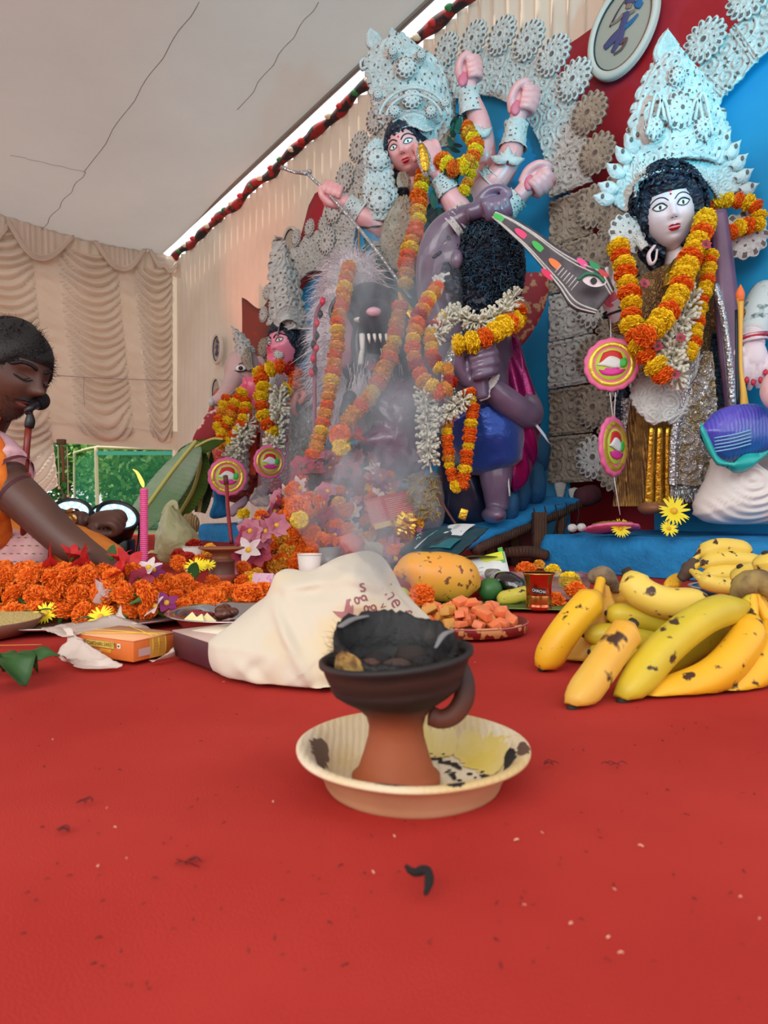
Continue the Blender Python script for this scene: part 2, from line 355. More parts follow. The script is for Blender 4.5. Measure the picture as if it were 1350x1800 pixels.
def ffist(c, k, t, yaw=0):
    """fist seen from its palm side: fingers curled one above the other, thumb across; t tilts it in the picture plane"""
    c_, s_ = math.cos(t), math.sin(t); ry = np.array([[c_, 0, s_], [0, 1, 0], [-s_, 0, c_]]); c2, s2 = math.cos(yaw), math.sin(yaw); rot = ry @ np.array([[c2, -s2, 0], [s2, c2, 0], [0, 0, 1]])
    c = np.array(c, float); mb = MB(); T = lambda *p: [np.array(q) * k @ rot.T + c for q in p]
    mb.ell(c, (.36 * k, .26 * k, .48 * k), rot, 16, 12)
    for i in range(4):
        z = .36 - .20 * i; e = (.0, .05, .03, -.04)[i]
        mb.tube(T((.28, .12, z + .05), (.44 + e * .5, -.06, z + .05), (.36 + e, -.30, z + .01), (.08 + e, -.40, z - .03), (-.12, -.30, z - .05)), [.12 * k, .125 * k, .12 * k, .115 * k, .09 * k], 9, smooth=4)
    mb.tube(T((-.22, 0, -.34), (-.38, -.14, -.02), (-.32, -.30, .30), (-.10, -.38, .47), (.06, -.36, .50)), [.17 * k, .15 * k, .125 * k, .115 * k, .08 * k], 9, smooth=4)
    mb.tube(T((0, .02, -.30), (0, .04, -.75)), [.29 * k, .24 * k], 14, smooth=2); return mb
def fist(c, size, fwd, up, side=1, curl=1.0, spread=0, thumb_out=.35):
    """closed or half open hand: c the palm centre, fwd from wrist to knuckles, up the back of the hand; returns rough MB to remesh"""
    f = nrm(fwd); u = nrm(np.array(up) - f * (np.array(up) @ f)); r = np.cross(f, u) * side; c = np.array(c, float); mb = MB(); k = size
    rot = np.stack([r, f, u], 1)
    mb.ell(c, (.42 * k, .50 * k, .20 * k), rot, 14, 10)
    for i in range(4):
        x = (-.30 + .20 * i) * k * (1 + spread); ln = (.8, .95, .9, .7)[i] * k * .85; p = c + r * x + f * .40 * k
        pts = [p - f * .3 * k, p]; a = 0; q = p.copy()
        for j, part in enumerate((.42, .32, .26)):
            a += (1.35, 1.5, .9)[j] * curl if j or curl < 1 else 1.0 * curl
            d = f * math.cos(a) - u * math.sin(a) + r * spread * (i - 1.5) * .5; q = q + nrm(d) * ln * part; pts.append(q.copy())
        mb.tube(pts, [.115 * k, .12 * k, .115 * k, .105 * k, .085 * k], 8, smooth=3)
    b = c - r * .38 * k - f * .22 * k; t1 = b - r * thumb_out * .5 * k + f * .18 * k - u * .12 * k; t2 = t1 + f * .30 * k + r * (.30 * curl) * k - u * .22 * k * curl; t3 = t2 + f * .06 * k + r * .26 * k * curl - u * .06 * k
    mb.tube([b, t1, t2, t3], [.15 * k, .14 * k, .12 * k, .09 * k], 8, smooth=4)
    return mb
# ------------------------------------------------------------------ materials of the setting
m_carpet = M('red_felt_carpet', (184, 58, 50), .95, var=(3.5, (166, 44, 38), .35, .7, 10), bump=(900, .35, 'noise', .002), spec=.1)
m_tent = M('ivory_tent_cloth', (186, 184, 180), .85, var=(1.2, (172, 168, 164), .35, .7), bump=(2.2, .25, 'noise', .08), transl=.2, spec=.1)
m_drape = M('beige_satin_drape', (238, 224, 210), .5, var=(4, (226, 210, 194), .3, .7), transl=.34, spec=.3)
m_back = M('beige_pleated_cloth', (226, 210, 194), .75, var=(1.5, (202, 180, 160), .3, .75), transl=.25, spec=.2)
m_maroon = M('maroon_backdrop_cloth', (176, 28, 44), .7, var=(2, (160, 22, 40), .3, .7), bump=(6, .3, 'noise', .03))
m_blue = M('sky_blue_board', (0, 150, 205), .6, var=(5, (0, 138, 196), .3, .7))
m_blueclay = M('blue_painted_clay', (28, 138, 200), .8, var=(14, (20, 118, 178), .35, .7), bump=(40, .6, 'noise', .012))
m_wood = M('rough_brown_wood', (92, 62, 44), .85, var=(12, (60, 40, 30), .3, .7), bump=(30, .5, 'wave', .006))
m_pole = M('grey_metal_pole', (150, 150, 148), .4, .7)
m_black = M('black_plastic', (16, 16, 18), .4)

# ------------------------------------------------------------------ floor, ground
xs = np.linspace(-5, 4.2, 140); ys = np.linspace(-2.5, 6.6, 150)
X, Yy = np.meshgrid(xs, ys)
Z = np.array([[.0025 * mnoise.noise(Vector((a * 3, b * 3, 0))) for a in xs] for b in ys]) - .002
for (x0, y0, x1, y1, hh, wd) in ((-.42, .30, .55, .62, .003, .05), (-.9, .55, 0, .42, .003, .04), (.2, 1.9, .9, 2.2, .006, .03)):
    d = nrm([x1 - x0, y1 - y0]); q = (X - x0) * -d[1] + (Yy - y0) * d[0]; al = (X - x0) * d[0] + (Yy - y0) * d[1]; ll = math.hypot(x1 - x0, y1 - y0)
    Z += hh * np.exp(-(q / wd) ** 2) * np.clip(al / .2, 0, 1) * np.clip((ll - al) / .2, 0, 1)
mb = MB(); mb.grid(np.stack([X, Yy, np.minimum(Z, .004)], -1)); fl = mb.build('floor', m_carpet, kind='structure', origin=(0, 0, 0))
fl['label'] = 'red felt carpet spread over the ground of the tent'
mb = MB(); mb.box((0, 14, -.06), (60, 50, .06)); mb.build('ground', M('garden_soil', (92, 96, 52), .95, var=(3, (60, 82, 34), .35, .65), bump=(10, .5)), kind='structure', label='green garden ground outside the tent', smooth=False)

# ------------------------------------------------------------------ ceiling cloth
def zw(s): return 2.78 + .105 * np.minimum(s, 7)
ss = np.linspace(-.25, 7.6, 90); tt = np.linspace(.17, 6.5, 80)
V = np.zeros((90, 80, 3))
for i, s in enumerate(ss):
    for j, t in enumerate(tt):
        q = W3(s, 0, t); q[2] = zw(s) + .05 - .10 * math.exp(-((t - .9) / .7) ** 2) * math.exp(-((s - .4) / .9) ** 2) + .10 * math.sin(t * .9) * min(1, s / 2.5) + .03 * mnoise.noise(Vector((s * .8, t * .8, 1))) - .02 * t
        V[i, j] = q
mb = MB(); mb.grid(V); ceil = mb.build('ceiling', m_tent, kind='structure', origin=(0, 0, 0)); ceil['label'] = 'pale ivory cloth ceiling of the tent'
bvh = BVHTree.FromPolygons([tuple(x) for x in mb.arr()], mb.f)
def onceil(px, py):
    d = Vector(P(px, py, 1.0)) - Vector((0, 0, CAMZ)); h = bvh.ray_cast(Vector((0, 0, CAMZ)), d.normalized())
    return np.array(h[0]) - np.array([0, 0, .012]) if h[0] is not None else None
for a, b in (((350, 0), (150, 300)), ((150, 300), (68, 408)), ((150, 300), (20, 270)), ((560, 0), (420, 190))):
    pts = [onceil(a[0] + (b[0] - a[0]) * k / 12 + 3 * math.sin(k * 2), a[1] + (b[1] - a[1]) * k / 12) for k in range(13)]
    pts = [q for q in pts if q is not None]
    if len(pts) > 3: m2 = MB(); m2.tube(pts, .003, 6, flat=.5, smooth=2); m2.build('seam', m_tent, ceil)

# ------------------------------------------------------------------ stage backdrop curtain (pleated), with the rolled border above it
ns_, nz_ = 620, 22; sg = np.linspace(-.14, 7.6, ns_); V = np.zeros((nz_, ns_, 3))
for j, s in enumerate(sg):
    top = zw(s) + .03
    for i in range(nz_):
        k = i / (nz_ - 1); z = .02 + (top - .02) * k
        off = -.02 + .022 * math.sin(s * 62 + 1.7 * math.sin(s * 3.1) + .8 * mnoise.noise(Vector((s * 2, z, 0)))) * (.45 + .55 * k) + .03 * mnoise.noise(Vector((s * 1.3, z * .8, 4)))
        V[i, j] = W3(s, z, off)
mb = MB(); mb.grid(V); wb_ = mb.build('wall_right', m_back, kind='structure', origin=(0, 0, 0)); wb_['label'] = 'pleated beige cloth wall behind the statues'
pts = [W3(s, zw(s) + .02 + .015 * math.sin(s * 9), .03 + .01 * math.sin(s * 13)) for s in np.linspace(-.05, 7.4, 90)]
mb = MB(); mb.tube(pts, [.035 + .008 * math.sin(i * 1.7) for i in range(90)], 8, smooth=2); br = mb.build('trim_1', M('floral_border_cloth', (40, 30, 32), .8, var=(9, (150, 30, 30), .48, .56)), kind='structure'); br['label'] = 'dark floral rolled cloth along the top of the back wall'
mb = MB(); RB = random.Random(3)
for k in range(46):
    s = k * .155 + RB.random() * .05; c = W3(s, zw(s) + .02, .055); mb.ell(c, (.035, .02, .022), None, 8, 5, mi=k % 3)
mb.build('floral_patch', [M('patch_red', (186, 40, 40), .8), M('patch_green', (48, 110, 60), .8), M('patch_peach', (222, 196, 170), .8)], br)
mb = MB(); mb.tube([W3(s, zw(s) + .045, .165) for s in (-.2, 1.6, 3, 5, 7.4)], .018, 8); mb.build('ridge_pole', m_pole, kind='structure', label='metal ridge pole along the edge of the cloth ceiling', cat=None)

# ------------------------------------------------------------------ end curtain on the left: ruched columns, plain strips, swags
def EC(t, z, o=0):                       # point on the end curtain; o towards the viewer
    q = WC + WN * t + WU * o; return np.array([q[0], q[1], z])
def slant(z): return -.20 * (2.7 - z) / 1.9
def ecpx(px, py, o=0):
    a = (px - 675) / F; C2 = WC + WU * o; t = (a * C2[1] - C2[0]) / (WN[0] - a * WN[1]); Y = C2[1] + WN[1] * t; return np.array([t, CAMZ - (py - 900) / F * Y])
t_ = np.linspace(-.02, 3.4, 60); z_ = np.linspace(0, 1, 30)
V = np.array([[EC(t, (.86 + .02 * math.sin(t * 3) if t < 1.42 else .10) * (1 - k) + (2.80) * k, -.03) for t in t_] for k in z_])
mb = MB(); mb.grid(V); wl_ = mb.build('wall_left', m_drape, kind='structure', origin=(0, 0, 0)); wl_['label'] = 'ruched beige satin curtain closing the far end of the tent'
for t0, t1, zb in ((.05, .47, 1.0), (.62, 1.17, .98), (1.38, 1.98, .45), (2.14, 2.9, .4)):
    nu, nv = 26, 420; V = np.zeros((nv, nu, 3)); 
    for i in range(nv):
        z = zb + (2.62 - zb) * i / (nv - 1)
        for j in range(nu):
            u = j / (nu - 1); sg_ = 4 * u * (1 - u); ph = (z + .17 * sg_) / .083 + .5 * mnoise.noise(Vector((t0 * 9, z * 6, u * .8)))
            fr = ph - math.floor(ph); prof = math.sin(PI * fr ** .65)
            o = (.02 + .075 * prof) * (.35 + .65 * sg_ ** .5) + .004 * mnoise.noise(Vector((u * 20, z * 40, t0)))
            zz = z - (.10 * sg_ if zb > .9 else .1 * sg_) * (1 if i < 40 else 1) * max(0, 1 - i / 60)
            V[i, nu - 1 - j] = EC(t0 + (t1 - t0) * u + slant(z) * (1 if t0 > .1 else u), zz, o)
    mb = MB(); mb.grid(V[:, ::1]); mb.build('drape', m_drape, wl_)
for t0, t1 in ((.47, .62), (1.17, 1.38), (1.98, 2.14)):
    nu, nv = 8, 160; V = np.zeros((nv, nu, 3))
    for i in range(nv):
        z = 1.0 + 1.62 * i / (nv - 1)
        for j in range(nu):
            u = j / (nu - 1); V[i, j] = EC(t1 - (t1 - t0) * u + slant(z), z, .02 + .012 * math.sin(z * 45 + 4 * u + 3 * mnoise.noise(Vector((z * 3, u, t0)))) * math.sin(PI * u))
    mb = MB(); mb.grid(V); mb.build('strip', m_drape, wl_)
V = np.array([[EC(1.5 - t, z, .03 + .008 * math.sin(t * 14 + z * 30)) for t in np.linspace(0, 1.5, 50)] for z in np.linspace(.84, 1.03, 8)])
mb = MB(); mb.grid(V); mb.build('hem_band', m_drape, wl_)
for a, b, c in (((8, 398), (62, 462), (122, 424)), ((158, 428), (208, 480), (250, 442)), ((256, 446), (282, 474), (304, 472)), ((-90, 392), (-50, 450), (8, 408))):
    A, B, C_ = [ecpx(*q) for q in (a, b, c)]
    path = cr([A, (A * .45 + B * .55) + [0, -.06], B, (B * .55 + C_ * .45) + [0, -.06], C_], 8)
    G = []
    for k in range(9):
        G.append([EC(q[0], 2.76 * (1 - k / 8) + q[1] * k / 8, .06 + .03 * math.sin(k / 8 * PI * .5) + .012 * math.sin(i * 1.9)) for i, q in enumerate(path)])
    mb = MB(); mb.grid(np.array(G)[:, ::-1])
    for e in range(3): mb.tube([EC(q[0], q[1] + e * .018, .10) for q in path], .012, 6, smooth=0)
    mb.build('swag', m_drape, wl_)
V = np.array([[EC(2.6 - t, z, .05 + .012 * math.sin(t * 60)) for t in np.linspace(0, 2.62, 160)] for z in np.linspace(2.60, 2.80, 5)])
mb = MB(); mb.grid(V); mb.build('valance', m_drape, wl_)
def ecp(px, py, o): t, z = ecpx(px, py, o); return EC(t, z, o)
mb = MB(); mb.tube([ecp(100, 660, .12), ecp(180, 665, .12), ecp(300, 669, .12)], .004, 6); mb.tube([ecp(148, 662, .12), ecp(147, 690, .12), ecp(149, 712, .12)], .003, 5)
tag(mb.build('string', M('lilac_string', (170, 150, 160), .8)), 'thin lilac string tied across the ruched curtain', 'string')
# the roller and cords hanging from the hem
th_ = thing('hanging_tie', 'brown wooden tie block with two cords hanging under the curtain hem', 'curtain tie', ecp(110, 785, .16))
mb = MB(); mb.box(ecp(108, 777, .16), (.075, .04, .05), bev=.006); mb.build('block', M('weathered_block', (96, 70, 48), .8), th_)
mb = MB(); mb.tube([ecp(109, 785, .16), ecp(111, 815, .16), ecp(112, 847, .16)], [.02, .014, .011], 8); mb.build('rod', M('brown_rod', (128, 84, 50), .7), th_)
for a, b in ((102, 858), (118, 872)):
    mb = MB(); mb.tube([ecp(a, 785, .17), ecp(a + 1, 820, .17), ecp(a + 2, b, .17)], .005, 5); mb.ell(ecp(a + 2, b, .17), .014, None, 8, 6); mb.build('cord', M('cream_cord', (214, 204, 160), .8), th_)

# ------------------------------------------------------------------ cloth panels on the stage backdrop
def cloth_on_wall(name, s0, s1, z0, z1fn, off, mat, label, amp=.012, n=60):
    V = np.array([[W3(s, z0 + (z1fn(s) - z0) * k, off + amp * math.sin(s * 11 + 3 * k) + amp * 1.5 * mnoise.noise(Vector((s * 3, k * 3, s0)))) for s in np.linspace(s0, s1, n)] for k in np.linspace(0, 1, 24)])
    mb = MB(); mb.grid(V, th=.004); return tag(mb.build(name, mat), label, 'cloth', 'backdrop cloths')
cloth_on_wall('backdrop_cloth', 2.22, 7.3, .02, lambda s: 2.50 - (max(0, 2.6 - s) * 1.6 if s < 2.6 else 0), .15, m_maroon, 'wide maroon cloth hung across the back behind the statues')
cloth_on_wall('backdrop_cloth', 1.62, 2.2, .5, lambda s: 1.92 + .08 * math.sin(s * 9), .16, M('brown_printed_cloth', (96, 50, 44), .8, var=(5, (150, 60, 40), .6, .7)), 'brown printed cloth at the far left end of the backdrop')
def arch_board(s0, z0, r, bottom, off, mat, label, group):
    A = np.linspace(-PI / 2, PI / 2, 41); o = [(s0 - r, bottom)] + [(s0 + r * math.sin(a), z0 + r * math.cos(a)) for a in A] + [(s0 + r, bottom)]
    f = [W3(a, b, off) for a, b in o]; k = [W3(a, b, off - .015) for a, b in o]; n = len(o); mb = MB()
    mb.add(np.array(f + k), [tuple(range(n))[::-1], tuple(range(n, 2 * n))] + [(i, (i + 1) % n, n + (i + 1) % n, n + i) for i in range(n)])
    return tag(mb.build('arch_board', mat, smooth=False), label, 'arch board', group)
arch_board(4.12, 1.62, .80, .10, .40, m_blue, 'tall blue arched board behind the many-armed statue', 'blue boards')
arch_board(5.98, 1.28, .66, .10, .40, m_blue, 'blue arched board behind the white-faced statue at the right', 'blue boards')
arch_board(2.76, 1.50, .36, .30, .22, m_blue, 'small blue arched board behind the pink-faced statue', 'blue boards')

# oval painted medallions pinned on the cloth wall
def oval(px, py, off, rx, rz, tilt, label, fig=None, bg=(176, 170, 156)):
    c = wp(px, py, off); o = thing('oval_plaque', label, 'plaque', c, 'oval plaques on the backdrop'); o.matrix_world = Matrix.Translation(Vector(c)) @ WROT @ Matrix.Rotation(tilt, 4, 'Z')
    def part(nm, mb, mat, par=o):
        me = mesh_from(nm, mb.arr(), mb.f, mb.mi, mat); q = link(me, nm, par); return q
    a = np.arange(48) * 2 * PI / 48
    def ring(profile):
        V = np.array([[(rx * k * math.cos(t), rz * k * math.sin(t), h) for t in a] for k, h in profile]); m = MB(); m.grid(V, cv=True); return m
    part('frame', ring([(1, 0), (1.0, .02), (.97, .03), (.88, .03), (.82, .022), (.82, .0)]), M('cream_moulding', (214, 208, 196), .6))
    fc = part('picture', ring([(.82, .012), (.4, .012), (.001, .012)]), M('picture_ground', bg, .7))
    lm = MB(); lm.tube([(rx * .81 * math.cos(t), rz * .81 * math.sin(t), .018) for t in np.r_[a, a[:1]]], .004, 6, smooth=0); part('line', lm, M('dark_line', (40, 46, 58), .6), fc)
    if fig: fig(part, fc, rx, rz)
def dancer(part, fc, rx, rz):
    def b(nm, mats, *tubes):
        m = MB()
        for pts, r in tubes: m.tube([(x * rx, y * rz, .018) for x, y in pts], np.array(r) * rx, 8, flat=.12, smooth=4)
        part(nm, m, mats, fc)
    bl, pu, tan, br_ = M('figure_blue', (42, 104, 160), .7), M('figure_violet', (78, 74, 118), .7), M('figure_tan', (150, 118, 100), .7), M('figure_brown', (110, 70, 72), .7)
    b('painted_body', pu, ([(0, .28), (0, .1), (0, -.05)], [.13, .10, .12]), ([(0, -.05), (-.2, -.2), (-.38, -.35)], [.12, .12, .09]), ([(0, -.05), (0, -.25), (-.08, -.45)], [.13, .10, .06]), ([(.02, -.05), (.1, -.3)], [.1, .06]))
    b('painted_head', tan, ([(0, .36), (0, .46)], [.09, .09])); b('painted_crown', pu, ([(0, .46), (0, .58), (0, .72)], [.17, .13, .02]))
    b('painted_arm', tan, ([(-.1, .26), (-.25, .14), (-.42, .1)], [.05, .04, .04]), ([(.1, .26), (.24, .3)], [.05, .04]))
    b('painted_sword', M('figure_dark', (30, 42, 60), .6), ([(-.42, .05), (-.3, .35), (-.1, .62)], [.03, .02, .01]))
    b('painted_shield', bl, ([(.26, .36), (.33, .46)], [.13, .13])); b('painted_sash', bl, ([(.08, .0), (.25, .1), (.38, .22)], [.07, .06, .03])); b('painted_base', br_, ([(.1, -.3), (.25, -.22), (.2, -.4), (.0, -.5)], [.05, .05, .04, .03]))
oval(1097, 52, .19, .165, .215, R(-22), 'large cream oval plaque painted with a dancing sword figure, top right', dancer)
oval(592, 385, .19, .14, .18, R(-4), 'cream oval plaque with a dark figure beside the spear hand', dancer, (150, 128, 108))
oval(512, 432, .19, .10, .14, R(-6), 'yellowish oval plaque on the maroon cloth behind the pith fan', None, (190, 170, 100))
oval(384, 614, .05, .09, .14, R(2), 'slim cream oval plaque on the beige wall, upper of two', dancer, (176, 160, 120))
oval(383, 688, .05, .09, .13, R(2), 'slim cream oval plaque on the beige wall, lower of two', None, (176, 160, 120))

# ------------------------------------------------------------------ blue plinths, plank and trestle
def lump(name, s0, s1, o0, o1, z1, label, seed):
    nu, nv = 110, 40; prof = [(o1, 0), (o1 + .005, z1 * .25), (o1 + .012, z1 * .6), (o1 + .004, z1 * .88), (o1 - .02, z1 * .985), (o1 - .06, z1), (o0, z1), (o0, 0)]
    pr = resample(cr([(a, b, 0) for a, b in prof], 6), nv); pr = np.vstack([pr]); V = np.zeros((nu, nv, 3))
    for i in range(nu):
        s = s0 + (s1 - s0) * i / (nu - 1); e = min(i, nu - 1 - i) / (nu - 1) * (s1 - s0); rr = .04; q = 1 - (max(0, 1 - e / rr)) ** 2 * .25
        for j in range(nv):
            o, z = pr[j][0], pr[j][1]; d = .012 * mnoise.noise(Vector((s * 7, o * 7, z * 9 + seed))) + .004 * mnoise.noise(Vector((s * 30, o * 30, z * 30 + seed)))
            V[i, j] = W3(s, max(0, z * (1 if z < .01 else q) + (d * .5 if z > .02 else 0)), o + (d if o > o0 + .1 else 0) - (1 - q) * .1)
    mb = MB(); mb.grid(V); m = len(V[0]); 
    for i in (0, nu - 1):
        c = V[i].mean(0); k = mb.n; mb.add(np.vstack([V[i], c]), [((j + 1) % m, j, m) if i == 0 else (j, (j + 1) % m, m) for j in range(m)])
    return tag(mb.build(name, m_blueclay), label, 'plinth', 'blue clay plinths')
lump('plinth', 5.14, 7.2, .22, .93, .128, 'rough bright blue clay plinth under the white-faced statue', 1)
lump('plinth', 1.95, 3.5, .22, .72, .125, 'rough bright blue clay plinth under the elephant-headed statue', 5)
A, B = P(842, 948, 2.42), P(1022, 876, 2.86)
t = thing('plank_stand', 'blue-painted plank stand on brown trestle posts under the curly-haired demon statue', 'stand', ((A[0] + B[0]) / 2, (A[1] + B[1]) / 2, 0))
d = nrm(B - A); wv = nrm([-.80, .60, 0]); mb = MB(); G = []
for k in range(26):
    c = A - d * .10 + (B - A + d * .10) * k / 25; ed = .012 * mnoise.noise(Vector((k * .5, 0, 0)))
    G.append([c + wv * (.02 + ed) + [0, 0, -.03], c + wv * ed, c + wv * .12 + [0, 0, .012 + ed], c + wv * .45 + [0, 0, .02], c + wv * .45 + [0, 0, -.03]])
mb.grid(np.array(G), cv=True); mb.build('plank', m_blueclay, t)
mb = MB(); mb.tube([A + wv * .02 + [0, 0, -.035], B + wv * .02 + [0, 0, -.03], P(1046, 866, 2.9)], [.022, .022, .03], 8); mb.build('rail', m_wood, t)
for px, Y, wd in ((948, 2.62, .05), (905, 2.72, .035), (985, 2.80, .03), (862, 2.6, .035)):
    mb = MB(); top = P(px, 900, Y); zt = .115 + .16 * (px - 842) / 180; mb.box((top[0], Y, zt / 2), (wd, wd, zt), bev=.004); mb.build('post', m_wood, t)
for k in range(5):
    px = 938 + k * 19; q = P(px, 893 - k * 3, 2.60 + .045 * k); mb = MB(); mb.tube([q, q + [.008, 0, -.05], q + [-.006, 0, -.10 - .01 * (k % 3)]], .003, 5); mb.build('cord', M('dark_cord', (50, 30, 28), .9), t)
mb = MB(); mb.tube([P(1018, 872, 2.86), P(1032, 872, 2.88), P(1046, 868, 2.9)], [.035, .045, .04], 12); mb.build('rag', M('maroon_rag', (78, 36, 46), .9, bump=(20, .6)), t)
mb = MB(); c = P(888, 905, 2.85); mb.box((c[0], 2.85, .09), (.20, .12, .16), bev=.01); tag(mb.build('brick_block', M('terracotta_pink', (150, 84, 84), .9, var=(8, (120, 60, 62), .3, .7))), 'dull pink brick block in the shade under the plank stand', 'block')
mb = MB(); c = P(905, 975, 2.5)
mb.tube([P(880, 972, 2.6), P(930, 970, 2.5), P(962, 976, 2.45)], [.02, .022, .018], 8); tag(mb.build('timber', m_wood), 'brown timber lying on the floor between plank stand and plinth', 'timber')

# ------------------------------------------------------------------ garden seen under the end curtain
m_leaf = M('garden_leaf', (96, 160, 70), .6, var=(2.2, (190, 222, 130), .35, .68), transl=.35)
m_leafd = M('garden_leaf_dark', (46, 112, 50), .6, var=(2.5, (110, 170, 84), .4, .7), transl=.25)
m_bark = M('tree_bark', (126, 110, 92), .9, bump=(14, .8, 'noise', .03))
def tree(x, y, h, rad, n, mat, label, seed, z0=.2, lf=.09):
    g = np.random.default_rng(seed); t = thing('tree', label, 'tree', (x, y, 0), 'garden trees beyond the curtain')
    mb = MB(); mb.tube([(x, y, 0), (x + .05, y, h * .4), (x - .04, y, h * .8)], [.09, .07, .04], 8); mb.build('trunk', m_bark, t)
    c = g.normal(size=(n // 12, 3)); c /= np.linalg.norm(c, axis=1)[:, None]; c *= g.uniform(.5, 1, (len(c), 1)); c = c * rad + [x, y, z0 + rad[2]]
    V = []; f = []
    for q in c:
        for k in range(12):
            p = q + g.normal(size=3) * .12; a = nrm(g.normal(size=3) + [0, -.3, -.3]); b = nrm(np.cross(a, g.normal(size=3))); L = lf * g.uniform(.6, 1.4); o = len(V)
            V += [p, p + a * L * .5 + b * L * .28, p + a * L, p + a * L * .5 - b * L * .28]; f.append((o, o + 1, o + 2, o + 3))
    mb = MB(); mb.add(V, f); k = mb.build('crown', mat, t, smooth=False); k['kind'] = 'stuff'
tree(-3.5, 9.6, 1.6, np.array([.8, .6, .95]), 4200, m_leaf, 'leafy light green bush nearest the microphone stand, under the curtain hem', 1)
tree(-4.9, 10.4, 2.2, np.array([.9, .6, 1.2]), 3600, m_leafd, 'dark green bush at the far left under the curtain hem', 2)
tree(-4.1, 11.6, 2.6, np.array([1.6, .6, 1.4]), 6000, m_leafd, 'broad dark green tree behind the light green bush', 3, lf=.13)
tree(-2.7, 11.2, 2.4, np.array([1.1, .6, 1.3]), 4200, m_leafd, 'dark green tree behind the green net', 4, lf=.12)
tree(-6.8, 13.5, 3.4, np.array([3.2, .8, 2.0]), 7000, m_leaf, 'wide pale green tree farthest back in the garden, left', 5, lf=.2)
tree(-1.6, 13.0, 3.4, np.array([2.6, .8, 2.0]), 6000, m_leafd, 'wide dark green tree farthest back, behind the beige wall edge', 6, lf=.2)
c = P(287, 880, 9.0)
mb = MB(); mb.tube([(c[0], 9.4, 0), (c[0] + .02, 9.4, 1), (c[0], 9.4, 3)], [.17, .15, .13], 14)
tt_ = thing('big_tree', 'thick pale grey tree trunk behind the green net', 'tree', (c[0], 9.4, 0)); mb.build('trunk', m_bark, tt_)
Yn = 8.6
t = thing('net_frame', 'wooden frame hung with green garden net outside the tent', 'net frame', (P(215, 900, Yn)[0], Yn, 0))
m_cane = M('pale_cane', (206, 196, 160), .8)
for pts, r in (([(131, 792, 9.3), (131, 850, 9.3), (132, 905, 9.3)], .018), ([(169, 786, Yn), (170, 840, Yn), (172, 912, Yn)], .024), ([(131, 796, 9.3), (150, 790, 9), (169, 786, Yn)], .016), ([(169, 786, Yn), (230, 788, Yn), (330, 790, Yn)], .018)):
    mb = MB(); mb.tube([P(*q) for q in pts], r, 8); mb.build('cane', m_cane, t)
mb = MB(); m_net = M('green_net', (30, 150, 110), .7, transl=.3)
a, b = P(170, 795, Yn), P(345, 910, Yn)
def strip(mb, p, q, w, ax): p = np.array(p); q = np.array(q); d = np.array(ax) * w; mb.add([p - d, p + d, q + d, q - d], [(0, 1, 2, 3)])
for x in np.linspace(a[0], b[0], 90): strip(mb, (x, Yn, 0), (x + .01, Yn, a[2]), .0016, (1, 0, 0))
for z in np.linspace(0.02, a[2], 64): strip(mb, (a[0], Yn + .002, z), (b[0], Yn + .002, z + .01 * math.sin(z * 40)), .0016, (0, 0, 1))
q = P(131, 796, 9.3)
for k in np.linspace(0, 1, 34): x = a[0] + (q[0] - a[0]) * k; y = Yn + .7 * k; strip(mb, (x, y, 0), (x, y, a[2] - .05 * k), .0016, (1, 0, 0))
for z in np.linspace(0.02, a[2], 64): strip(mb, (a[0], Yn, z), (q[0], 9.3, z * .98), .0016, (0, 0, 1))
k = mb.build('net', m_net, t, smooth=False); k['kind'] = 'stuff'
mb = MB(); mb.grid(np.array([[P(x, y, Yn - .02) for x in (170, 230, 345)] for y in (800, 797, 793)])); mb.build('net_hem', M('turquoise_hem', (90, 200, 180), .7, transl=.4), t)
# ================================================================== things on the carpet
def zramp(name, stops, rough=.7, nscale=30, namp=.02, bump=None, coat=0, base2=None):
    """material whose own colour changes with height in the object (soot, glaze, ripeness); stops=[(z, colour)] in metres"""
    m = M(name, (200, 100, 60), rough, bump=bump, coat=coat); nt = m.node_tree; N = nt.nodes; L = nt.links; b = N[m['nodes_b']]
    tc = N.new('ShaderNodeTexCoord'); sp = N.new('ShaderNodeSeparateXYZ'); L.new(tc.outputs['Object'], sp.inputs[0])
    n = N.new('ShaderNodeTexNoise'); n.inputs['Scale'].default_value = nscale; n.inputs['Detail'].default_value = 6; L.new(tc.outputs['Object'], n.inputs['Vector'])
    a = N.new('ShaderNodeMath'); a.operation = 'MULTIPLY_ADD'; a.inputs[1].default_value = namp * 2; L.new(n.outputs['Fac'], a.inputs[0])
    s = N.new('ShaderNodeMath'); s.operation = 'ADD'; s.inputs[1].default_value = -namp; L.new(sp.outputs['Z'], s.inputs[0]); L.new(s.outputs[0], a.inputs[2])
    z0, z1 = stops[0][0], stops[-1][0]; mr = N.new('ShaderNodeMapRange'); mr.inputs['From Min'].default_value = z0; mr.inputs['From Max'].default_value = z1; L.new(a.outputs[0], mr.inputs['Value'])
    rp = N.new('ShaderNodeValToRGB'); cr_ = rp.color_ramp
    cr_.elements[0].position = 0; cr_.elements[0].color = lin(stops[0][1]); cr_.elements[1].position = 1; cr_.elements[1].color = lin(stops[-1][1])
    for z, c in stops[1:-1]: e = cr_.elements.new((z - z0) / (z1 - z0)); e.color = lin(c)
    L.new(mr.outputs[0], rp.inputs[0]); L.new(rp.outputs[0], b.inputs['Base Color']); return m

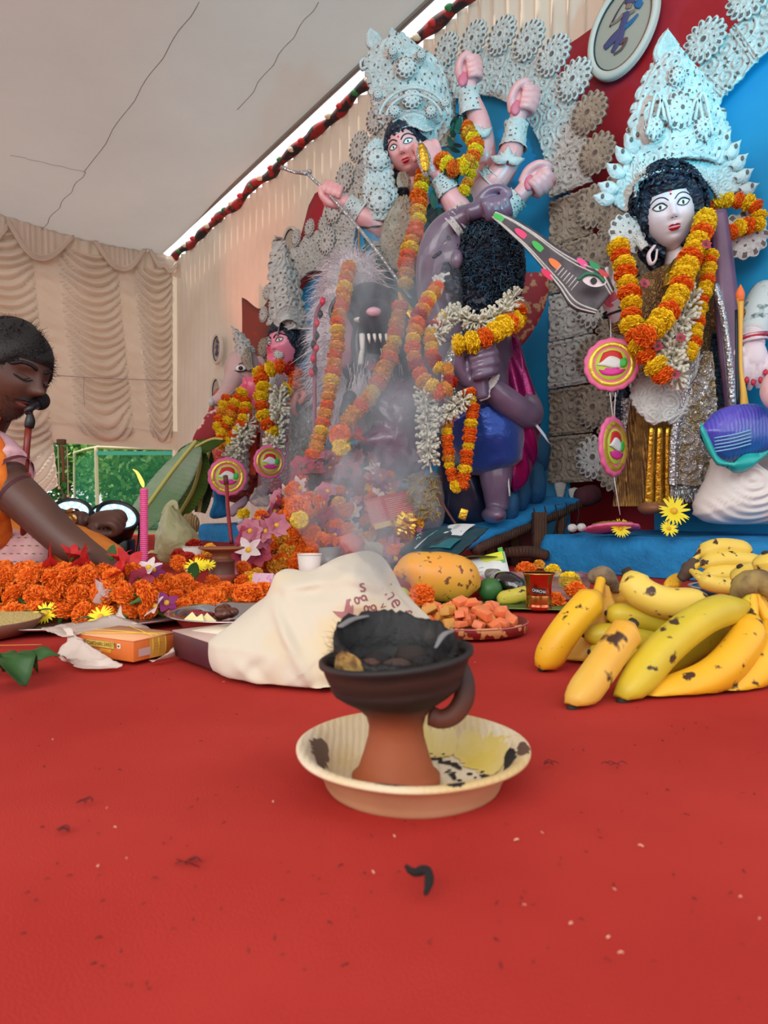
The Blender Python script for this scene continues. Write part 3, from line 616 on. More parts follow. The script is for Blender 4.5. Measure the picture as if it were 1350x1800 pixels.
# ---- palm-leaf plate
pc = np.array([.022, .530, 0])
m_palm = M('palm_leaf_plate', (226, 208, 178), .65, var=(9, (206, 176, 120), .42, .62, 6), bump=(60, .25, 'wave', .002))
m_palmy = M('palm_leaf_yellow', (214, 186, 80), .6, var=(14, (226, 206, 150), .4, .7)); m_char = M('char_black', (22, 18, 16), .9)
t = thing('leaf_plate', 'round cream palm-leaf plate with yellow and charred stains under the clay censer', 'plate', pc)
mb = MB(); wob = lambda a, k: 1 + .006 * np.sin(3 * a + 1) * k + .004 * np.sin(7 * a) * k
pr = [(0, .0035), (.035, .0035), (.060, .004), (.066, .007), (.072, .016), (.078, .026), (.083, .0305), (.087, .0315), (.0900, .0300), (.0895, .0275), (.084, .0275), (.077, .021), (.070, .009), (.064, .0), (.04, 0), (0, 0)]
pq = [tuple(x) for x in cr([(a, b, 0) for a, b in pr], 4)[:, :2]]; mb.lathe(pc, pq[:42], 96, fn=wob); mb.build('plate_body', m_palm, t)
mb = MB(); mb.lathe(pc, pq[41:], 96, fn=wob); mb.build('underside', M('palm_shaded_underside', (178, 128, 88), .7, var=(9, (196, 150, 110), .4, .65, 6)), t)  # outer side coloured browner, with its shade and the red carpet bounce painted in
def onplate(r0, r1, a0, a1, n=26, lift=.0007, jag=.15, seed=0, mat=m_char, nm='char_stain'):
    prof = resample([(0, .0035, 0), (.060, .004, 0), (.066, .007, 0), (.072, .016, 0), (.078, .026, 0), (.083, .0305, 0), (.087, .0315, 0), (.0900, .0300, 0)], 300)
    V = []
    for i in range(n + 1):
        k = i / n; a = a0 + (a1 - a0) * k; wd = math.sin(PI * k) ** .5; mid = (r0 + r1) / 2 + (r1 - r0) * jag * mnoise.noise(Vector((k * 7, seed, 0))); hw = (r1 - r0) / 2 * wd * (1 + .6 * mnoise.noise(Vector((k * 12, seed, 3)))) + .0003
        row = []
        for j in range(5):
            r = mid + hw * (j / 2 - 1); z = float(np.interp(r, prof[:, 0], prof[:, 1])) + lift; row.append((pc[0] + r * math.cos(a), pc[1] + r * math.sin(a), z))
        V.append(row)
    mb = MB(); mb.grid(np.array(V)); mb.build(nm, mat, t)
onplate(.050, .086, -.02, .95, mat=m_palmy, nm='yellow_patch', n=30, lift=.0005, seed=9); onplate(.046, .080, .9, 1.5, mat=m_palmy, nm='yellow_patch', seed=19)
onplate(.052, .062, -.75, .1, seed=1); onplate(.070, .079, -.55, .1, seed=1); onplate(.080, .089, -.35, .0, seed=2, mat=M('burn_brown', (96, 66, 50), .9)); onplate(.058, .067, -1.0, -.55, seed=3, mat=M('ash_grey', (130, 112, 98), .9))
onplate(.068, .080, 2.75, 3.35, seed=4, mat=M('burn_brown2', (110, 86, 70), .9)); onplate(.083, .087, -1.9, -1.65, seed=5, mat=M('burn_brown', (96, 66, 50), .9)); onplate(.040, .046, .35, 1.2, seed=6, jag=.9)
onplate(.084, .089, -1.35, -1.2, seed=8); onplate(.030, .034, -.2, .5, seed=7, jag=1.5)
g = np.random.default_rng(5)
for k in range(16):
    r, a = g.uniform(.035, .062), g.uniform(-1.3, 1.6); mb = MB(); s = g.uniform(.0008, .0022); c = pc + [r * math.cos(a), r * math.sin(a), .0045]
    mb.ell(c, (s * 1.6, s, s * .5), np.array(Euler((0, 0, g.uniform(0, 3))).to_matrix()), 7, 5); mb.build('soot_crumb', m_char, t)

# ---- clay censer
cc = np.array([.0092, .520, .0037])
t = thing('clay_censer', 'footed terracotta incense burner with soot-blackened bowl in the foreground', 'incense burner', cc)
m_terra = zramp('sooted_terracotta', [(0, (158, 78, 36)), (.042, (146, 70, 34)), (.056, (100, 50, 32)), (.064, (22, 15, 13)), (.076, (40, 24, 19)), (.090, (58, 35, 27)), (.096, (30, 24, 23))], .65, 22, .011, (70, .2, 'noise', .003))
pr = [(.0, 0), (.031, 0), (.0335, .002), (.0335, .0065), (.0305, .009), (.0285, .012), (.0245, .024), (.0212, .036), (.0205, .044), (.0225, .052), (.030, .060), (.041, .067), (.0475, .072), (.0500, .0765), (.0495, .079), (.0515, .081), (.0545, .088), (.0562, .0935), (.0592, .0955), (.0592, .0985), (.0565, .0995), (.0530, .0965), (.050, .085), (.042, .074), (.02, .070), (0, .070)]
mb = MB(); mb.lathe(cc, pr, 80, fn=lambda a, k: 1 + .008 * np.sin(2 * a + 6 * k) + .004 * np.sin(5 * a - 9 * k)); mb.v[0][:, 2] += (mb.v[0][:, 0] - cc[0]) * .10 * np.clip((mb.v[0][:, 2] - .05) / .04, 0, 1)
mb.build('bowl_and_foot', m_terra, t)
mb = MB(); hp = [P(806, 1168, .515), P(817, 1200, .513), P(814, 1232, .511), P(797, 1256, .51), P(775, 1264, .511), P(757, 1258, .513)]; mb.tube(hp, [.007, .0075, .0078, .0075, .0072, .0075], 12, smooth=6, flat=.8); mb.build('handle', zramp('handle_clay', [(.03, (120, 62, 40)), (.08, (52, 32, 26))], .6, 24, .004), t)
hb = MB(); seg = 90; a = np.arange(seg) * 2 * PI / seg; V = []
rag = np.array([.004 * mnoise.noise(Vector((math.cos(x) * 4, math.sin(x) * 4, 0))) + .0018 * mnoise.noise(Vector((math.cos(x) * 14, math.sin(x) * 14, 5))) for x in a])
top = .112 + .013 * np.sin(a) - .004 * np.cos(a) + rag * 1.0
for r, z in ((.040, .082), (.0465, .088), (.0478, None), (.0468, None), (.0445, None), (.0435, .098), (.041, .088), (.025, .083), (.0, .082)):
    if z is None: zz = cc[2] + top + {.0478: -.005, .0468: 0, .0445: -.001}[r]
    else: zz = np.full(seg, cc[2] + z)
    rr = r * (1 + .02 * np.sin(3 * a + 1) + rag * 2)
    V.append(np.stack([cc[0] - .001 + rr * np.cos(a), cc[1] + rr * .9 * np.sin(a), zz], 1))
hb.grid(np.array(V), cv=True)
husk = hb.build('charred_husk', M('charred_husk', (13, 11, 10), .6, var=(60, (44, 36, 33), .64, .76), bump=(110, .5, 'noise', .003)), t)
mb = MB(); G = []
for i, an in enumerate(np.linspace(-2.75, -2.05, 12)):
    e = math.sin(PI * i / 11) ** .4; G.append([(cc[0] - .001 + .0482 * math.cos(an), cc[1] + .0445 * math.sin(an), cc[2] + .091 + (.003 + .012 * e) * k + .002 * mnoise.noise(Vector((i * .9, 0, 0)))) for k in (0, .5, 1)])
mb.grid(np.array(G)); mb.build('raw_fibre_patch', M('raw_husk_fibre', (178, 140, 72), .8, var=(120, (110, 80, 40), .4, .6)), husk)
k_ = 900; an = g.uniform(0, 2 * PI, k_); p = np.stack([cc[0] + .046 * np.cos(an), cc[1] + .042 * np.sin(an), cc[2] + .092 + .018 * g.uniform(0, 1, k_) * (1 + .5 * np.sin(an))], 1); mb = MB()
fur(mb, p, np.stack([np.cos(an), np.sin(an), g.uniform(0, 1, k_)], 1) * .7, .007, .00028, .2, .6, rng=g); q = mb.build('husk_fibres', M('burnt_fibre', (36, 28, 24), .8), husk); q['kind'] = 'stuff'
for x, y, z, s, c in ((.012, .01, .094, .014, (46, 36, 32)), (-.016, .006, .092, .012, (34, 28, 26)), (.0, -.018, .092, .012, (70, 52, 46)), (.02, -.012, .094, .009, (30, 25, 24)), (-.02, -.012, .093, .008, (90, 60, 50))):
    mb = MB(); mb.ell(cc + [x, y, z], (s, s * .8, s * .55), None, 10, 8, fn=lambda d: 1 + .25 * nzv(d, 2.2, x * 99)); mb.build('charcoal', M('coal%d' % c[0], c, .9, bump=(160, .8, 'noise', .002)), t)
mb = MB(); mb.tube([cc + [-.043, .006, .118], cc + [-.034, .022, .121], cc + [-.022, .033, .122]], [.003, .0035, .002], 6, flat=.5); mb.tube([cc + [.028, -.026, .108], cc + [.034, -.02, .116], cc + [.042, -.012, .118]], [.0015, .003, .002], 6, flat=.5)
q = mb.build('ash_flake', M('pale_ash', (120, 118, 118), .8), husk); q['kind'] = 'stuff'

# ---- burnt twig and scraps on the carpet
mb = MB(); mb.tube([P(712, 1556, .384) + [0, 0, .004], P(730, 1562, .382) + [0, 0, .002], P(750, 1568, .378) + [0, 0, .005], P(754, 1580, .372) + [0, 0, .001], P(747, 1594, .366)], [.0012, .0022, .0026, .0024, .0012], 7, smooth=5)
V_ = mb.v[0]; V_[:, 2] += .0042 - V_[:, 2].min(); V_ += .0006 * np.stack([nzv(V_, 300, i) for i in (0, 3, 7)], 1)
tag(mb.build('burnt_twig', m_char), 'curled black burnt twig lying on the red carpet in front of the plate', 'twig')
sc = MB(); g = np.random.default_rng(11)
for k in range(240):
    py = 1130 + 640 * g.random() ** 1.1; px = g.uniform(10, 1340)
    if abs(px - 725) < 235 and 1230 < py < 1440: continue
    Y = 252 / (py - 900); c = P(px, py, Y); c[2] = .0035; a = g.uniform(0, PI); L = g.uniform(.0005, .0018); d = np.array([math.cos(a), math.sin(a), 0])
    sc.tube([c - d * L, c + d * L * .2 + [0, 0, .0006], c + d * L + [0, g.uniform(-1, 1) * .001, 0]], g.uniform(.00015, .0005), 4, mi=int(g.random() < .15), smooth=1)
for (x, y) in ((325, 1528), (140, 1420), (960, 1350), (1065, 1352), (110, 1465)):
    Y = 252 / (y - 900); c = P(x, y, Y); c[2] = .004
    for e in range(4): q = c + g.normal(size=3) * [.004, .003, 0]; sc.tube([q, q + [.004, .002, .001], q + [.007, -.001, 0]], .0004, 4, mi=0, smooth=2)
tag(sc.build('carpet_scraps', [M('dark_scrap', (86, 22, 20), .9), M('pale_scrap', (232, 190, 160), .9)]), 'tiny burnt crumbs and straw scraps scattered on the red carpet', 'debris', kind='stuff')
mb = MB(); mb.tube([P(310, 1524, .404) + [0, 0, .001], P(332, 1530, .40), P(352, 1538, .395)], .0004, 5, smooth=3); mb.v[0][:, 2] = .0045
tag(mb.build('straw', M('straw', (190, 120, 60), .8)), 'thin curled straw on the carpet left of the burnt twig', 'straw')

# ---- cloth bag with faded red print
ol = outl([(372, 1120), (380, 1165), (415, 1202), (447, 1222), (500, 1216), (560, 1232), (640, 1240), (720, 1225), (770, 1180), (768, 1105), (735, 1062), (700, 1024), (655, 983), (620, 978), (575, 990), (535, 1004), (490, 1006), (475, 1030), (455, 1058), (420, 1082)], .92)
ol = [(x, z * 1.0) for x, z in ol]
def bagtilt(G):
    G = G.copy(); z = G[..., 2]; f = np.clip((.10 - z) / .14, 0, 1); G[..., 1] -= 0; return G
mb = inflate(ol, .92, .115, rings=34, seg=150, floor=None, wr=.016, wrs=9, seed=2, power=.5)
v = mb.v[0]; v[:, 1] -= np.clip(.04 - v[:, 2], -.05, .06) * .35
fold = lambda x0, z0, x1, z1, wd, h: h * np.exp(-(((v[:, 0] - x0) * -(z1 - z0) + (v[:, 2] - z0) * (x1 - x0)) / math.hypot(x1 - x0, z1 - z0) / wd) ** 2) * np.clip(1.3 - 2.2 * np.abs((((v[:, 0] - x0) * (x1 - x0) + (v[:, 2] - z0) * (z1 - z0)) / ((x1 - x0) ** 2 + (z1 - z0) ** 2)) - .5), 0, 1)
def F2(p0, p1, wd, h):
    a, b = P(*p0, .85), P(*p1, .85); return fold(a[0], a[2], b[0], b[2], wd, h)
dd = F2((470, 1055), (560, 1190), .007, .016) + F2((468, 1040), (600, 1020), .008, .012) - F2((480, 1050), (640, 1035), .01, .008) + F2((560, 1190), (590, 1230), .008, .012) + F2((600, 1050), (700, 1080), .010, .010) - F2((430, 1190), (470, 1150), .008, .008) + F2((400, 1150), (500, 1215), .008, .007) + F2((600, 1005), (720, 1060), .007, .008)
dd += .003 * nzv(v * [1, .4, 1], 26, 3) + .0015 * nzv(v * [1, .3, 1], 70, 8)
v[:, 1] -= dd; v[:, 2] = np.maximum(v[:, 2], .0045)
m_bag = M('cream_cotton_bag', (224, 212, 190), .85, var=(6, (232, 204, 140), .5, .7, 3), bump=(500, .12, 'noise', .001), sheen=.2, transl=.12)
bag = mb.build('cloth_bag', m_bag, label='bulging cream cotton bag with faded red print behind the clay censer', cat='bag')
bb = BVHTree.FromPolygons([tuple(x) for x in v], mb.f)
def proj(px, py, lift=.0012):
    o = Vector((0, 0, CAMZ)); d = (Vector(P(px, py, 1.0)) - o).normalized(); h = bb.ray_cast(o, d)
    if h[0] is None: return None
    return np.array(h[0]) - np.array(d) * lift
def printpoly(mb, V2, f):
    pts = [proj(*q) for q in V2]
    if any(p is None for p in pts): return
    mb.add(pts, f)
def glyph(mb, ch, px, py, size, rot):
    v, f = font_mesh(ch, 1.0); c, s = math.cos(R(rot)), math.sin(R(rot))
    printpoly(mb, [(px + size * (x * c - y * s), py - size * (x * s + y * c)) for x, y in v[:, :2]], f)
m_print = M('faded_red_print', (150, 84, 90), .85)
for ch, x, y, sz, rt in (('s', 637, 1030, 34, 12), ('g', 640, 1051, 34, -70), ('g', 657, 1068, 34, -78), ('s', 675, 1088, 34, -70), ('i', 680, 1031, 30, -62), ('n', 688, 1045, 32, -62), ('e', 698, 1059, 34, -62), ('v', 674, 1065, 20, -50), ('f', 712, 1078, 32, -62)):
    mb = MB(); glyph(mb, ch, x, y, sz, rt)
    if mb.n: mb.build('printed_letter', m_print, bag, smooth=False)
mb = MB(); glyph(mb, 'ter.', 462, 1197, 24, 40); mb.n and mb.build('printed_word', m_print, bag, smooth=False)
bird = [(584, 1074), (592, 1082), (600, 1087), (607, 1084), (604, 1097), (612, 1092), (620, 1082), (621, 1066), (616, 1052), (609, 1054), (611, 1064), (606, 1074), (597, 1078), (590, 1076)]
c0 = np.mean(bird, 0); mb = MB(); G = []
for k in range(5): G.append([proj(*(c0 + (np.array(q) - c0) * (k / 4))) for q in bird])
if all(q is not None for r in G for q in r): mb.grid(np.array(G), cv=True); mb.build('printed_emblem', M('faded_red_print2', (168, 112, 114), .85), bag, smooth=False)

# ---- sweet box (orange) lying on a white carrier bag, and the dark maroon box
def corner_box(name, label, cat, A, B, C3, h, mat, z0=.004):
    """A front corner, B left corner, C3 right corner on the floor plan"""
    A, B, C3 = [np.array([*q, 0]) for q in (A, B, C3)]; ux = A - B; uy = C3 - A; lx, ly = np.linalg.norm(ux), np.linalg.norm(uy); ux /= lx; uy = nrm(uy - ux * (uy @ ux))
    c = B + ux * lx / 2 + uy * ly / 2; t = thing(name, label, cat, (c[0], c[1], z0)); rot = np.stack([ux, uy, [0, 0, 1]], 1)
    mb = MB(); mb.box(c + [0, 0, z0 + h / 2], (lx, ly, h), rot, bev=.0012); mb.build('carton', mat, t); return t, B, ux, uy, lx, ly
t, B0, ux, uy, lx, ly = corner_box('sweet_box', 'orange cardboard sweet box with a yellow shop label, partly in a plastic bag', 'box', (-.343, .934), (-.447, .99), (-.312, 1.005), .0285, M('orange_carton', (226, 122, 48), .6, var=(30, (214, 108, 42), .3, .7)))
zt = .004 + .0285; c = B0 + ux * lx / 2 + uy * ly / 2
mb = MB(); mb.box(c + [0, 0, zt + .0008], (lx * 1.01, ly * 1.01, .0016), np.stack([ux, uy, [0, 0, 1]], 1)); mb.build('lid', M('peach_lid', (238, 168, 118), .55), t)
fr = -uy
def panel(B0, ax, nn, x0, x1, z0, z1, mat, nm, par, lift=.0006):
    q = [B0 + ax * x0 + nn * lift + [0, 0, z0], B0 + ax * x1 + nn * lift + [0, 0, z0], B0 + ax * x1 + nn * lift + [0, 0, z1], B0 + ax * x0 + nn * lift + [0, 0, z1]]
    mb = MB(); mb.add(q, [(0, 1, 2, 3)]); return mb.build(nm, mat, par, smooth=False)
m_yel = M('label_yellow', (236, 200, 88), .6); m_ink = M('label_ink', (92, 52, 30), .7)
lb = panel(B0, ux, fr, .022, .082, .0185, .029, m_yel, 'label', t)
mb = MB(); lettering(mb, 'SUDARSHAN SWEETS', .0085, B0 + ux * .052 + fr * .001 + [0, 0, .0238], ux, [0, 0, 1], stretch=.80); mb.build('lettering', m_ink, lb, smooth=False)
mb = MB(); e = [(.0225, .0190), (.0815, .0190), (.0815, .0285), (.0225, .0285)]; mb.tube([B0 + ux * a + fr * .0009 + [0, 0, b] for a, b in e + e[:1]], .0003, 4, smooth=0); mb.build('label_border', m_ink, lb)
l2 = panel(B0, ux, fr, .052, .075, .0130, .0178, M('label_amber', (230, 160, 50), .6), 'label', t); mb = MB(); lettering(mb, '--- --- -----', .0036, B0 + ux * .0635 + fr * .001 + [0, 0, .0155], ux, [0, 0, 1], stretch=.8); mb.build('lettering', m_ink, l2, smooth=False)
l3 = panel(B0, ux, fr, .087, .0935, .0205, .0270, M('mark_white', (236, 228, 200), .6), 'veg_mark', t); mb = MB(); q = B0 + ux * .09025 + fr * .0012 + [0, 0, .0238]; mb.add([q + ux * .0016 * math.cos(a) + np.array([0, 0, .0016 * math.sin(a)]) for a in np.arange(12) * PI / 6], [tuple(range(12))]); mb.build('dot', M('mark_dark', (40, 50, 40), .6), l3, smooth=False)
A0 = B0 + ux * lx
l4 = panel(A0, uy, ux, .028, .058, .0045, .0325, M('side_label', (214, 152, 60), .6), 'label', t)
for i, w_ in enumerate(('-- ---- -----', '------ --', '----- ---')): mb = MB(); lettering(mb, w_, .0042, A0 + uy * .043 + ux * .0012 + [0, 0, .0245 - .0045 * i], uy, [0, 0, 1], stretch=.8); mb.build('lettering', m_ink, l4, smooth=False)
panel(A0, uy, ux, .008, .030, .010, .021, M('clear_tape', (206, 168, 160), .3), 'tape', t, .0009)
m_band = M('yellow_rubber_band', (228, 196, 60), .5)
for x0, y0, x1, y1 in ((.01, .0, .118, .058), (.02, .077, .118, .034), (.0, .03, .118, .045)):
    p, q = B0 + ux * x0 + uy * y0 + [0, 0, zt + .0026], B0 + ux * x1 + uy * y1 + [0, 0, zt + .0026]; mb = MB(); mb.tube([p, (p + q) / 2 + [0, 0, .001], q, q + ux * .0016 + [0, 0, -.012], q + ux * .0012 + [0, 0, -.026]], .0006, 5, smooth=0); mb.build('rubber_band', m_band, t)
# the carrier bag: crumpled sheets around the box
m_film = M('white_plastic_film', (236, 222, 210), .35, trans=.0, transl=.3, alpha=.88)
t = thing('carrier_bag', 'crumpled white plastic carrier bag around the orange sweet box', 'plastic bag', (-.47, .97, .004))
def crumple(pts_grid, seed, amp=.004, nm='film'):
    c = np.array(pts_grid, float); n, m = c.shape[:2]; r = np.array([cr(q, 7) for q in c]); r = np.array([cr(r[:, j], 7) for j in range(r.shape[1])]).transpose(1, 0, 2)
    s = r.reshape(-1, 3); s = s + amp * np.stack([nzv(s, 45, seed + i * 3) + .5 * nzv(s, 130, seed + i) for i in range(3)], 1); s[:, 2] = np.maximum(s[:, 2], .0045)
    mb = MB(); mb.grid(s.reshape(r.shape), th=.0004); mb.build(nm, m_film, t)
def G3(*rows): return [[P(*q) for q in r] for r in rows]
crumple(G3([(72, 1105, 1.02), (110, 1098, 1.05), (150, 1092, 1.1), (200, 1080, 1.13)], [(85, 1112, .99), (120, 1112, 1.0), (160, 1108, 1.03), (260, 1102, 1.09)], [(110, 1120, .97), (132, 1118, .975), (165, 1113, 1.0), (263, 1108, 1.05)]), 1)
crumple(G3([(195, 1092, 1.12), (210, 1085, 1.13), (225, 1092, 1.12)], [(205, 1078, 1.13), (213, 1070, 1.14), (217, 1082, 1.13)], [(211, 1066, 1.14), (213, 1063, 1.145), (214, 1068, 1.14)]), 4, .002)
crumple(G3([(112, 1104, .99), (118, 1125, .97), (100, 1150, .95)], [(128, 1108, .98), (135, 1130, .96), (122, 1160, .93)], [(130, 1118, .97), (160, 1140, .935), (165, 1172, .918)], [(138, 1124, .965), (185, 1152, .92), (205, 1176, .91)]), 7, .005)
crumple(G3([(100, 1148, .95), (108, 1160, .945), (120, 1168, .94)], [(118, 1158, .93), (128, 1168, .93), (135, 1180, .905)], [(150, 1160, .915), (165, 1172, .91), (160, 1182, .895)], [(190, 1158, .915), (215, 1170, .905), (205, 1178, .90)]), 9, .004)
crumple(G3([(262, 1168, .945), (285, 1162, .955), (308, 1152, .97)], [(270, 1164, .935), (290, 1152, .95), (306, 1144, .96)], [(280, 1158, .94), (295, 1147, .96), (304, 1138, .97)]), 12, .0015)
t, B0, ux, uy, lx, ly = corner_box('gift_box', 'dark maroon cardboard box beside the orange sweet box, under the cotton bag', 'box', (-.215, .878), (-.303, .98), (-.120, .958), .034, M('maroon_carton', (86, 36, 42), .5, var=(8, (74, 30, 40), .4, .6)))
c = B0 + ux * lx / 2 + uy * ly / 2; mb = MB(); mb.box(c + [0, 0, .0395], (lx * 1.01, ly * 1.01, .002), np.stack([ux, uy, [0, 0, 1]], 1)); mb.build('lid', M('greyish_lid', (196, 168, 156), .5), t)
mb = MB(); mb.box(c + [0, 0, .0412] - ux * .02, (lx * .5, ly * .6, .001), np.stack([nrm(ux + uy * .3), nrm(uy - ux * .3), [0, 0, 1]], 1)); tag(mb.build('paper_sheet', M('cream_paper', (232, 214, 190), .7)), 'cream folded paper lying on the dark maroon box', 'paper')

# ---- marigolds and other blooms
m_or = M('marigold_orange', (250, 134, 24), .75, var=(260, (236, 100, 12), .4, .62, 2), sub=.0)
m_ye = M('marigold_yellow', (254, 226, 36), .75, var=(260, (244, 204, 18), .4, .62, 2))
m_am = M('marigold_amber', (246, 186, 60), .75, var=(260, (232, 156, 36), .4, .62, 2))
m_redm = M('marigold_red', (186, 30, 24), .75, var=(160, (226, 90, 20), .5, .7))
m_sepal = M('sepal_green', (70, 104, 44), .7)
def pompom(n, seed, r=.024, fl=.75, petal=.34):
    """ruffled bloom, axis +z"""
    g = np.random.default_rng(seed); V = []; f = []; i = np.arange(n); z = 1 - 1.75 * (i + .5) / n; ph = i * 2.39996
    for k in range(n):
        s = math.sqrt(max(0, 1 - z[k] ** 2)); d = np.array([s * math.cos(ph[k]), s * math.sin(ph[k]), z[k]]); d = nrm(d + g.normal(size=3) * .10)
        tn = nrm(np.cross(d, [0, 0, 1.]) + g.normal(size=3) * .35); bn = np.cross(tn, d); L = g.uniform(.86, 1.08); w_ = petal * g.uniform(.8, 1.25); o = len(V)
        p = d * .62; tip = d * L
        V += [p - tn * w_ * .35, p + tn * w_ * .35, tip - tn * w_ + bn * .10 * g.normal(), tip + d * .05 + bn * w_ * .5 * g.choice([-1, 1]), tip + tn * w_ + bn * .10 * g.normal(), tip - d * .04]
        f += [(o, o + 1, o + 5), (o, o + 5, o + 2), (o + 2, o + 5, o + 3), (o + 5, o + 4, o + 3), (o + 5, o + 1, o + 4)]
    V = np.array(V) * [r, r, r * fl]; mb = MB(); mb.add(V, f); mb.ell((0, 0, -.1 * r), (r * .72, r * .72, r * fl * .70), None, 10, 8); return mb
def mk(nm, mb, mat, smooth=False): return mesh_from(nm, mb.arr(), mb.f, mb.mi, mat, smooth)
POM = {}
for cn, mt in (('o', m_or), ('y', m_ye), ('a', m_am), ('r', m_redm)):
    for s_ in (0, 1): POM[cn + str(s_)] = mk('marigold', pompom(250, 3 + s_, petal=.21), mt)
    POM[cn + 'h'] = mk('marigold', pompom(430, 9, petal=.19), mt)
def calyx():
    mb = MB(); mb.tube([(0, 0, -.034), (0, 0, -.024), (0, 0, -.012)], [.003, .0035, .008], 8, smooth=3); return mk('calyx', mb, m_sepal, True)
CAL = calyx(); RM = random.Random(5)
def rq(ax=None, spread=.9, rr=RM):
    z = Vector(ax) if ax is not None else Vector((rr.gauss(0, spread), rr.gauss(-.35, spread), 1)); return z.normalized().to_track_quat('Z', 'Y') @ Euler((0, 0, rr.uniform(0, 6.28))).to_quaternion()
def bloom(key, loc, sc=1.0, ax=None, label=None, group=None, cal=True, parent=None, rr=RM):
    """a marigold on its own (with calyx), or a part when parent is given"""
    o = bpy.data.objects.new('marigold', POM[key]); SC.collection.objects.link(o); o.rotation_mode = 'QUATERNION'; o.rotation_quaternion = rq(ax, rr=rr); o.scale = (sc,) * 3
    if parent is not None: o.parent = parent; o.location = Vector(loc) - root_loc(parent)
    else:
        o.location = loc; tag(o, label, 'flower', group)
        if cal: c = bpy.data.objects.new('calyx', CAL); SC.collection.objects.link(c); c.parent = o
    return o
def heap(pts, lab, grp, colf, rr):
    for p, s in pts: bloom(colf(p, rr) + ('h' if s > .9 else str(rr.randint(0, 1))), p, s, None, lab, grp, rr=rr)
rr = random.Random(21); pts = []
for layer, (z, X0, X1, Y0, Y1) in enumerate(((.020, -.90, -.335, 1.27, 1.62), (.050, -.88, -.45, 1.31, 1.56), (.078, -.84, -.52, 1.36, 1.52))):
    y = Y0; row = 0
    while y < Y1:
        x = X0 + (.021 if row % 2 else 0)
        lim = X1 - (.12 * max(0, (Y0 + .05 - y) / .05) if layer == 0 else 0)
        while x < lim:
            if not (layer == 0 and Y0 + .09 < y < Y1 - .1 and x < -.46) and px_ok if False else True:
                s = rr.uniform(.82, 1.06); pts.append(((x + rr.uniform(-.006, .006), y + rr.uniform(-.006, .006), z + rr.uniform(-.004, .006)), s))
            x += .0425
        y += .038; row += 1
pts = [(p, s) for p, s in pts if not (p[0] > -.50 and p[1] < 1.29 + (p[0] + .5) * .25)]
heap(pts, 'orange marigold bloom in the flower heap before the kneeling man', 'marigolds in the near left heap', lambda p, r: 'o', rr)
mb = MB(); cpl = (-.62, 1.44, .004); mb.lathe(cpl, [(0, .001), (.26, .001), (.29, .008), (.31, .012), (.312, .010), (.29, .004), (.26, 0), (0, 0)], 72); tag(mb.build('steel_tray', M('brushed_steel', (190, 184, 180), .3, .9)), 'wide low steel tray under the near left marigold heap', 'tray')

def petalmesh(n, L, W, cup, seed, twist=.2, tips=.3):
    """open or half-closed bloom of n petals, axis +z"""
    g = np.random.default_rng(seed); mb = MB()
    for k in range(n):
        a = 2 * PI * k / n + g.normal() * .08; e = np.array([math.cos(a), math.sin(a), 0]); sd = np.array([-math.sin(a), math.cos(a), 0]); G = []
        for i in range(6):
            t = i / 5; th = cup * (1 - t * .5); r = L * t; q = e * r * math.cos(th) + np.array([0, 0, r * math.sin(th)]) + e * L * tips * max(0, t - .6); w_ = W * math.sin(PI * min(.97, t * .85 + .12)) ** .8
            G.append([q - sd * w_ + [0, 0, .12 * w_], q + sd * w_ * twist * .3, q + sd * w_ + [0, 0, -.05 * w_ + .2 * twist * w_]])
        G = np.array(G); G += g.normal(size=G.shape) * W * .10 * twist; mb.grid(G)
    return mb
m_hr = M('hibiscus_red', (220, 52, 48), .5, var=(50, (200, 34, 50), .4, .7), transl=.25); m_pk = M('petal_pink', (196, 112, 134), .5, var=(9, (222, 150, 164), .4, .7), transl=.25)
m_wp = M('petal_white', (238, 226, 222), .5, var=(60, (226, 190, 200), .5, .75), transl=.25); m_ma = M('petal_magenta', (140, 40, 110), .5, transl=.2); m_pr = M('petal_pinkred', (176, 58, 84), .5, var=(9, (206, 104, 118), .4, .7), transl=.25)
FL = {}
for nm, m_, args in (('hibiscus', m_hr, (5, .05, .016, 1.15, 1)), ('hibiscus_bud', m_hr, (5, .045, .011, 1.42, 2, .2, .0)), ('pink_bud', m_wp, (5, .045, .011, 1.42, 3, .2, .0)), ('orchid', m_pk, (7, .028, .013, .85, 4, .9)), ('orchid2', m_ma, (5, .024, .009, .7, 5)), ('orchid3', m_wp, (5, .028, .009, .6, 6)), ('hibiscus_pink', m_pr, (6, .034, .017, 1.0, 7, .9)), ('chrysanthemum', M('daisy_yellow', (240, 222, 40), .6), (22, .024, .0028, .6, 8))):
    FL[nm] = mk(nm, petalmesh(*args), m_, True)
mb = MB(); mb.tube([(0, 0, -.03), (0, 0, -.01), (0, 0, .008)], [.0018, .003, .006], 8, smooth=3)
for k in range(5): a = k * 1.257; mb.tube([(0, 0, 0), (.006 * math.cos(a), .006 * math.sin(a), .008), (.009 * math.cos(a), .009 * math.sin(a), .018)], [.003, .002, .0005], 5, smooth=2)
SEP = mk('sepals', mb, m_sepal, True); mb = MB(); mb.ell((0, 0, .004), .006, None, 8, 6); HEART = mk('heart', mb, M('heart_yellow', (230, 180, 50), .7), True)
def flower(kind, loc, ax, sc, name, label, group=None, rr=RM):
    o = bpy.data.objects.new(name, FL[kind]); SC.collection.objects.link(o); o.location = loc; o.rotation_mode = 'QUATERNION'; o.rotation_quaternion = rq(ax, rr=rr); o.scale = (sc,) * 3; tag(o, label, 'flower', group)
    c = bpy.data.objects.new('sepals' if 'h' in kind[:1] or 'bud' in kind else 'heart', SEP if 'h' in kind[:1] or 'bud' in kind else HEART); SC.collection.objects.link(c); c.parent = o; return o
